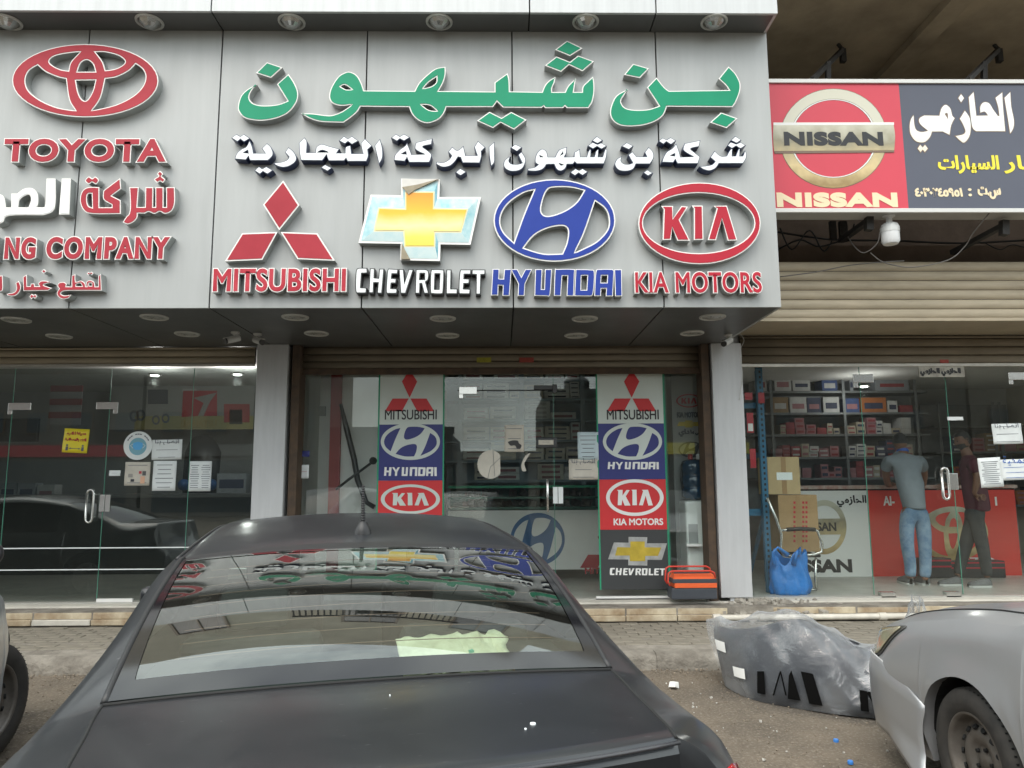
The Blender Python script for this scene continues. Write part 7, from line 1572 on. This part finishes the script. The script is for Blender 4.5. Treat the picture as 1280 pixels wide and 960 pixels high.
    M_lb = mat('film_black_ink', (.003, .003, .003), .9, spec=.1)
    pr(.145, .175, .035, .13, [(0, 0), (1, .0), (1, 1), (.2, 1)], M_lb, 'letter_print'); pr(.20, .30, .03, .135, [(.55, 0), (1, 0), (.72, 1), (.62, .8)], M_lb, 'letter_print')
    pr(.20, .30, .03, .135, [(.0, .05), (.06, .05), (.36, .95), (.30, .95)], M_lb, 'letter_print'); pr(.20, .30, .03, .135, [(.30, .95), (.36, .90), (.52, .1), (.46, .1)], M_lb, 'letter_print')
    pr(.305, .375, .025, .135, [(.35, 0), (1, 0), (.6, 1), (0, 1)], M_lb, 'letter_print')
    for q_ in ([(0, 0), (.26, 0), (.26, 1), (0, 1)], [(.2, 1), (.46, 1), (.82, 0), (.56, 0)], [(.76, 0), (1, 0), (1, 1), (.76, 1)]): pr(.50, .60, .03, .12, q_, M_lb, 'letter_print')
    pr(.0, .04, .20, .27, [(0, 0), (1, 0), (1, 1), (0, 1)], M_pwht, 'label_sticker', .040); pr(.06, .105, .085, .135, [(0, 0), (1, 0), (1, 1), (0, 1)], M_pwht, 'label_sticker', .040)
wrapped()
# ================================================================= opposite side of the street (seen mirrored in the glass)
def far(x0, x1, h, col, label, d=8, y=-22, floors=2, aw=None):
    o = empty('opposite_building', ((x0 + x1) / 2, y, 0), label, 'building'); m = mat('render_%d' % int(x0 * 10 + 1000), col, .85, noise=(.8, .25))
    bx('wall', (x0, y - d, 0), (x1, y, h), m, o); bx('roof_parapet', (x0 - .1, y - .25, h + .002), (x1 + .1, y + .1, h + .4), m, o)
    bx('shop_opening', (x0 + .6, y + .002, .2), (x1 - .6, y + .03, 2.9), M_win, o); bx('sign_band', (x0 + .4, y + .002, 3.1), (x1 - .4, y + .2, 3.7), aw or mat('dull_band', (.16, .15, .14), .7), o) if h > 4.6 else None
    fl = 1
    while 3.2 * fl + 2.6 < h:
        x = x0 + .9
        while x + 1.3 < x1:
            w_ = bx('window', (x, y + .002, 3.2 * fl + 1.1), (x + 1.2, y + .05, 3.2 * fl + 2.3), M_wfr, o); bx('pane', (x + .06, y + .051, 3.2 * fl + 1.16), (x + 1.14, y + .06, 3.2 * fl + 2.24), M_win, w_); x += 2.3
        fl += 1
    return o
far(-46, -31, 10.5, (.22, .19, .16), 'brown three storey block far across the street, leftmost')
far(-30.5, -19, 12, (.13, .12, .11), 'dark three storey block across the street facing the left shop', aw=M_dkred)
far(-18.8, -9.5, 9.5, (.20, .18, .16), 'dim two storey block across the street behind the left pillar')
far(-9.3, -2.6, 4.2, (.12, .11, .10), 'low dark shed across the street facing the middle shop')
far(-2.4, 2.0, 2.9, (.30, .28, .25), 'lowest pale kiosk across the street', aw=M_blu)
far(2.2, 6.4, 6.2, (.10, .10, .09), 'narrow dark block across the street mirrored beside the door handle')
far(6.6, 13.5, 8.6, (.17, .15, .13), 'two storey brown block across the street facing the right pillar', aw=M_yel)
far(13.7, 25, 12, (.12, .11, .10), 'tall dark block across the street facing the right shop'); far(25.2, 42, 9, (.2, .18, .15), 'brown block across the street, rightmost')
# a tree clump and water tank over the low roofs
tk = empty('water_tank', (4.2, -23.5, 6.6), 'dark water tank on the narrow block across the street', 'tank'); MB().lathe((4.2, -23.5, 6.21), [(.7, 0), (.7, 1.0), (.5, 1.2), (.001, 1.25)], n=20).build('drum', M_blk, tk, smooth=True, angle=40)
# ================================================================= people in the right shop
def skinned(name, V, E_, m, parent, sub=2, root_i=0):
    off = wloc(parent); me = bpy.data.meshes.new(name); me.from_pydata([tuple(Vector(v[0]) - off) for v in V], E_, []); me.materials.append(m)
    o = bpy.data.objects.new(name, me); C.objects.link(o); o.parent = parent
    md = o.modifiers.new('skin', 'SKIN'); md.use_smooth_shade = True; md.branch_smoothing = .6
    if not me.skin_vertices: me.skin_vertices.new()
    for i, v in enumerate(V):
        r = v[1] if isinstance(v[1], tuple) else (v[1], v[1]); me.skin_vertices[0].data[i].radius = r; me.skin_vertices[0].data[i].use_root = (i == root_i)
    s = o.modifiers.new('sub', 'SUBSURF'); s.levels = s.render_levels = sub; return o
def chain(*idx): return list(zip(idx[:-1], idx[1:]))
M_skin = mat('brown_skin', (.24, .115, .065), .5, noise=(9, .12)); M_skin2 = mat('darker_skin', (.16, .075, .045), .5, noise=(9, .12)); M_hair = mat('black_hair', (.010, .009, .008), .6, noise=(60, .5), bump=(90, .6, .004))
M_tee = mat('grey_tshirt', (.24, .27, .30), .85, noise=(5, .12), bump=(6, .6, .03)); M_maroon = mat('maroon_polo', (.075, .012, .025), .8, noise=(5, .25), bump=(7, .5, .02))
M_jean = mat('faded_jeans', (.07, .15, .27), .8, noise=(6, .0), col2=(.26, .36, .46), bump=(12, .5, .015)); M_trou = mat('charcoal_trousers', (.035, .037, .038), .85, noise=(5, .3), bump=(8, .5, .02))
M_shoe = mat('grey_trainers', (.16, .16, .16), .7, noise=(12, .4)); M_sole = mat('pale_sole', (.5, .5, .48), .7)
def head(c, yaw, pitch, skin, parent, hair=True, beard=False, s=1.0):
    """one shaped skull: brow, nose, lips, chin and ears; local -Y is the face"""
    M_ = Matrix.Translation(c) @ Matrix.Rotation(yaw, 4, 'Z') @ Matrix.Rotation(pitch, 4, 'X') @ Matrix.Scale(s, 4); P = []; nu, nv = 36, 26
    for i in range(nu):
        a = 2 * math.pi * i / nu; row = []
        for j in range(nv):
            b = -math.pi / 2 + math.pi * j / (nv - 1); x = math.cos(b) * math.sin(a); y = -math.cos(b) * math.cos(a); z = math.sin(b)
            fx, fy, fz = x * .076, y * .096, z * .118
            f = max(0, -y)
            if z < 0: fx *= 1 - .28 * (-z) * (1 if f > .2 else .5); fy *= 1 - .12 * -z
            g = math.exp(-(x / .16) ** 2)
            fy -= .024 * g * math.exp(-((z + .12) / .17) ** 2) * (f > 0); fy -= .008 * math.exp(-(x / .3) ** 2) * math.exp(-((z + .50) / .10) ** 2) * (f > 0); fy -= .010 * math.exp(-(x / .3) ** 2) * math.exp(-((z + .88) / .12) ** 2) * (f > 0)
            fy += .010 * math.exp(-((abs(x) - .38) / .16) ** 2) * math.exp(-((z - .12) / .12) ** 2) * (f > 0)
            row.append(M_ @ Vector((fx, fy, fz)))
        P.append(row)
    o = MB().grid(P, True).build('head', skin, parent, smooth=True)
    for sx in (-1, 1):
        MB().grid([[M_ @ Vector((sx * (.074 + .012 * math.sin(t * 3.14)), .008 + .020 * math.cos(q), .005 + .032 * math.sin(q) * (.4 + .6 * t))) for t in (0, .5, 1)] for q in [2 * math.pi * k / 10 for k in range(10)]], True).build('ear', skin, o, smooth=True)
        MB().lathe(M_ @ Vector((sx * .030, -.083, .012)), [(.001, .008), (.008, .005), (.011, 0)], (M_.to_3x3() @ Vector((0, -1, 0))), 10).build('eye', M_hair, o, smooth=True)
    if hair:
        P = []
        for i in range(30):
            a = 2 * math.pi * i / 30; lo = .52 if math.cos(a) > .3 else (.10 if math.cos(a) > -.2 else -.42); row = []
            for j in range(9):
                b = math.asin(lo) + (math.pi / 2 - math.asin(lo)) * j / 8; k_ = 1.07 + .03 * math.sin(a * 9 + j); row.append(M_ @ Vector((math.cos(b) * math.sin(a) * .078 * k_, -math.cos(b) * math.cos(a) * .098 * k_, math.sin(b) * .119 * k_)))
            P.append(row)
        MB().grid(P, True).build('hair', M_hair, o, smooth=True)
    if beard:
        P = []
        for i in range(17):
            a = -1.9 + 3.8 * i / 16; P.append([M_ @ Vector((math.cos(b) * math.sin(a) * .070, -math.cos(b) * math.cos(a) * .103 - .004, math.sin(b) * .122)) for b in (-.25, -.45, -.7, -.95, -1.15)])
        MB().grid(P).build('beard', M_hair, o, smooth=True)
    return o
def fingers(V, E_, wrist, palm_dir, side, n0, curl, s=1.0):
    """palm vertex + five tapered fingers of unequal length; palm_dir forward, side = thumb direction"""
    d = Vector(palm_dir).normalized(); t = Vector(side).normalized(); n = d.cross(t).normalized(); w0 = Vector(V[wrist][0]); base = len(V)
    V.append((w0 + d * .045 * s, (.036 * s, .018 * s))); E_.append((wrist, base)); V.append((w0 + d * .085 * s, (.040 * s, .016 * s))); E_.append((base, base + 1))
    for k, (o_, L_) in enumerate(((.030, .070), (.010, .080), (-.010, .074), (-.029, .058))):
        a = w0 + d * .10 * s + t * o_ * s; i = len(V); V.append((a, .0095 * s)); E_.append((base + 1, i))
        V.append((a + (d + n * curl * .5).normalized() * L_ * .45 * s, .0088 * s)); V.append((a + (d + n * curl * .7).normalized() * L_ * .9 * s, .0070 * s)); E_ += [(i, i + 1), (i + 1, i + 2)]
    i = len(V); V.append((w0 + d * .05 * s + t * .042 * s, .011 * s)); V.append((w0 + d * .085 * s + t * .062 * s, .0085 * s)); E_ += [(base, i), (i, i + 1)]
def shoe(name, heel, toe, m, parent, h=.085, w=.048):
    heel = Vector(heel); toe = Vector(toe); d = (toe - heel); L_ = d.length; d.normalize(); sd = Vector((-d.y, d.x, 0)); P = []; Q = []
    for i in range(13):
        t = i / 12; ww = w * (.80 + .30 * math.sin(t * 2.6)) * (1 if 0 < i < 12 else .45); hh = h * (1 - .62 * max(0, t - .25) / .75) * (1 if 0 < i < 12 else .6); c = heel + d * L_ * t
        P.append([c + sd * ww * math.cos(a) + Vector((0, 0, .022 + max(0, math.sin(a)) * hh)) for a in [math.pi * k / 10 for k in range(11)]]); Q.append([c + sd * ww * 1.06 * s_ + Vector((0, 0, z)) for s_, z in ((1, .024), (1, .001), (-1, .001), (-1, .024))])
    o = MB().grid(P).build(name, m, parent, smooth=True, solid=.004); MB().grid(Q).build('sole', M_sole, o, solid=.004); return o
G = lambda x, y, Y: PY(x, y, Y)
# first man: seen from behind, leaning on the counter
p1 = empty('person', G(1147, 732, 9.45), 'man from behind in a grey T-shirt, faded jeans and dark cap leaning on the counter', 'person')
sY = 9.45
V = [(G(1142, 630, sY), (.15, .11)), (G(1139, 606, sY + .05), (.145, .105)), (G(1134, 592, sY + .16), (.165, .115)), (G(1130, 576, sY + .26), (.16, .10)), (G(1128, 566, sY + .33), .062), (G(1127, 556, sY + .38), .07),
     (G(1110, 576, sY + .26), .072), (G(1107, 592, sY + .42), .052), (G(1110, 606, sY + .62), .042), (G(1117, 605, sY + .86), .030),
     (G(1150, 576, sY + .26), .072), (G(1155, 592, sY + .42), .052), (G(1154, 606, sY + .62), .042), (G(1147, 605, sY + .86), .030),
     (G(1132, 642, sY), .098), (G(1134, 682, sY - .03), .068), (G(1138, 708, sY + .0), .058), (G(1137, 724, sY), .042), (G(1154, 642, sY), .098), (G(1156, 682, sY - .05), .068), (G(1157, 708, sY - .03), .058), (G(1156, 726, sY - .04), .042)]
E_ = chain(0, 1, 2, 3, 4, 5) + chain(3, 6, 7, 8, 9) + chain(3, 10, 11, 12, 13) + chain(0, 14, 15, 16, 17) + chain(0, 18, 19, 20, 21)
fingers(V, E_, 9, (.3, .95, -.1), (.95, -.3, 0), 0, .3); fingers(V, E_, 13, (-.3, .95, -.1), (-.95, -.3, 0), 0, -.3)
def slim(V): return [(v[0], tuple(r * (.70 if i in (0, 1, 2, 3, 14, 15, 16, 18, 19, 20) else .82 if i in (6, 10) else 1) for r in (v[1] if isinstance(v[1], tuple) else (v[1], v[1])))) for i, v in enumerate(V)]
skinned('body', slim(V), E_, M_skin, p1)
def grow(V, idx, k, add=.0): return [(V[i][0], tuple(r * k + add for r in (V[i][1] if isinstance(V[i][1], tuple) else (V[i][1], V[i][1])))) for i in idx]
T = grow([(G(1142, 620, sY), (.15, .11))] + V[1:], [0, 2, 3], 1.08, .014) + [(V[6][0] + Vector((0, 0, .012)), .094), (V[6][0].lerp(V[7][0], .75), .080), (V[10][0] + Vector((0, 0, .012)), .094), (V[10][0].lerp(V[11][0], .75), .080), (V[4][0] - Vector((0, 0, .012)), .078), (G(1143, 637, sY), (.170, .130))]
skinned('t_shirt', T, chain(8, 0, 1, 2, 7) + chain(2, 3, 4) + chain(2, 5, 6), M_tee, p1)
J = [(G(1143, 626, sY), (.150, .115)), (G(1143, 637, sY), (.158, .120)), (G(1132, 648, sY), .108), (G(1134, 682, sY - .03), .082), (G(1138, 706, sY), .074), (G(1138, 722, sY), .070), (G(1154, 648, sY), .108), (G(1156, 682, sY - .05), .082), (G(1157, 706, sY - .03), .074), (G(1156, 723, sY - .04), .070)]
skinned('jeans', J, chain(0, 1, 2, 3, 4, 5) + chain(1, 6, 7, 8, 9), M_jean, p1)
hd = head(G(1125, 553, sY + .40), math.pi + .15, .25, M_skin, p1, hair=False)
P = []
for i in range(24):
    a = 2 * math.pi * i / 24; P.append([G(1125, 553, sY + .40) + Vector((math.cos(b) * math.sin(a) * .088, math.cos(b) * math.cos(a) * .108, math.sin(b) * .13 + .004)) for b in (-.15, .15, .45, .8, 1.2, 1.57)])
MB().grid(P, True).build('cap', mat('dark_cap', (.03, .032, .035), .8, noise=(20, .4)), hd, smooth=True); MB().lathe(G(1128, 564, sY + .34), [(.070, -.02), (.078, 0), (.070, .02)], (0, .3, 1), 20).build('blue_collar', mat('royal_blue', (.02, .10, .45), .6), p1, smooth=True)
for a_, b_ in ((G(1137, 731, sY + .05), G(1134, 733, sY - .0)), (G(1157, 733, sY), G(1159, 733, sY))):
    h_ = Vector((a_.x, a_.y + .0, ZF + .002)); shoe('shoe', h_ + Vector((0, -.04, 0)), h_ + Vector((.02, .26, 0)), M_shoe, p1, .10, .052)
# second man: profile to the left, hand behind
p2 = empty('person', G(1213, 732, 9.3), 'bearded man in a maroon polo and charcoal trousers standing in profile behind the glass', 'person')
sY = 9.32
V = [(G(1222, 634, sY), (.115, .135)), (G(1220, 612, sY), (.11, .125)), (G(1214, 592, sY), (.13, .15)), (G(1211, 575, sY), (.10, .135)), (G(1208, 566, sY), .060), (G(1204, 555, sY), .07),
     (G(1216, 577, sY - .16), .062), (G(1222, 597, sY - .20), .048), (G(1219, 612, sY - .20), .040), (G(1217, 617, sY - .20), .028),
     (G(1208, 577, sY + .16), .062), (G(1205, 598, sY + .20), .048), (G(1194, 606, sY + .24), .040), (G(1186, 606, sY + .2), .028),
     (G(1220, 644, sY - .08), .095), (G(1228, 682, sY - .08), .066), (G(1232, 704, sY - .08), .055), (G(1234, 723, sY - .08), .040), (G(1217, 644, sY + .08), .095), (G(1207, 682, sY + .08), .066), (G(1201, 704, sY + .08), .055), (G(1197, 721, sY + .08), .040)]
E_ = chain(0, 1, 2, 3, 4, 5) + chain(3, 6, 7, 8, 9) + chain(3, 10, 11, 12, 13) + chain(0, 14, 15, 16, 17) + chain(0, 18, 19, 20, 21)
fingers(V, E_, 9, (.93, 0, -.35), (-.3, 0, -.9), 0, .2); fingers(V, E_, 13, (-.9, .1, -.2), (0, .1, .9), 0, .4)
skinned('body', slim(V), E_, M_skin2, p2)
T = grow([(G(1221, 622, sY), (.115, .135))] + V[1:], [0, 2, 3], 1.07, .014) + [(V[6][0] + Vector((0, 0, .01)), .082), (V[6][0].lerp(V[7][0], .8), .070), (V[10][0] + Vector((0, 0, .01)), .082), (V[10][0].lerp(V[11][0], .8), .070), (V[4][0] - Vector((0, 0, .006)), .074), (G(1223, 640, sY), (.132, .150))]
skinned('polo_shirt', T, chain(8, 0, 1, 2, 7) + chain(2, 3, 4) + chain(2, 5, 6), M_maroon, p2)
J = [(G(1222, 630, sY), (.118, .138)), (G(1222, 640, sY), (.122, .142)), (G(1220, 650, sY - .08), .102), (G(1228, 682, sY - .08), .080), (G(1232, 704, sY - .08), .070), (G(1234, 721, sY - .08), .066), (G(1216, 650, sY + .08), .102), (G(1207, 682, sY + .08), .080), (G(1201, 704, sY + .08), .070), (G(1198, 719, sY + .08), .066)]
skinned('trousers', J, chain(0, 1, 2, 3, 4, 5) + chain(1, 6, 7, 8, 9), M_trou, p2)
head(G(1203, 551, sY), -math.pi / 2, .22, M_skin2, p2, beard=True)
for x0, x1, dy in ((1237, 1209, -.08), (1200, 1172, .08)):
    a_ = G(x0, 730, sY + dy); b_ = G(x1 + 1, 730, sY + dy); shoe('shoe', (a_.x + .02, a_.y, ZF + .002), (b_.x, b_.y, ZF + .002), M_shoe, p2, .085, .050)
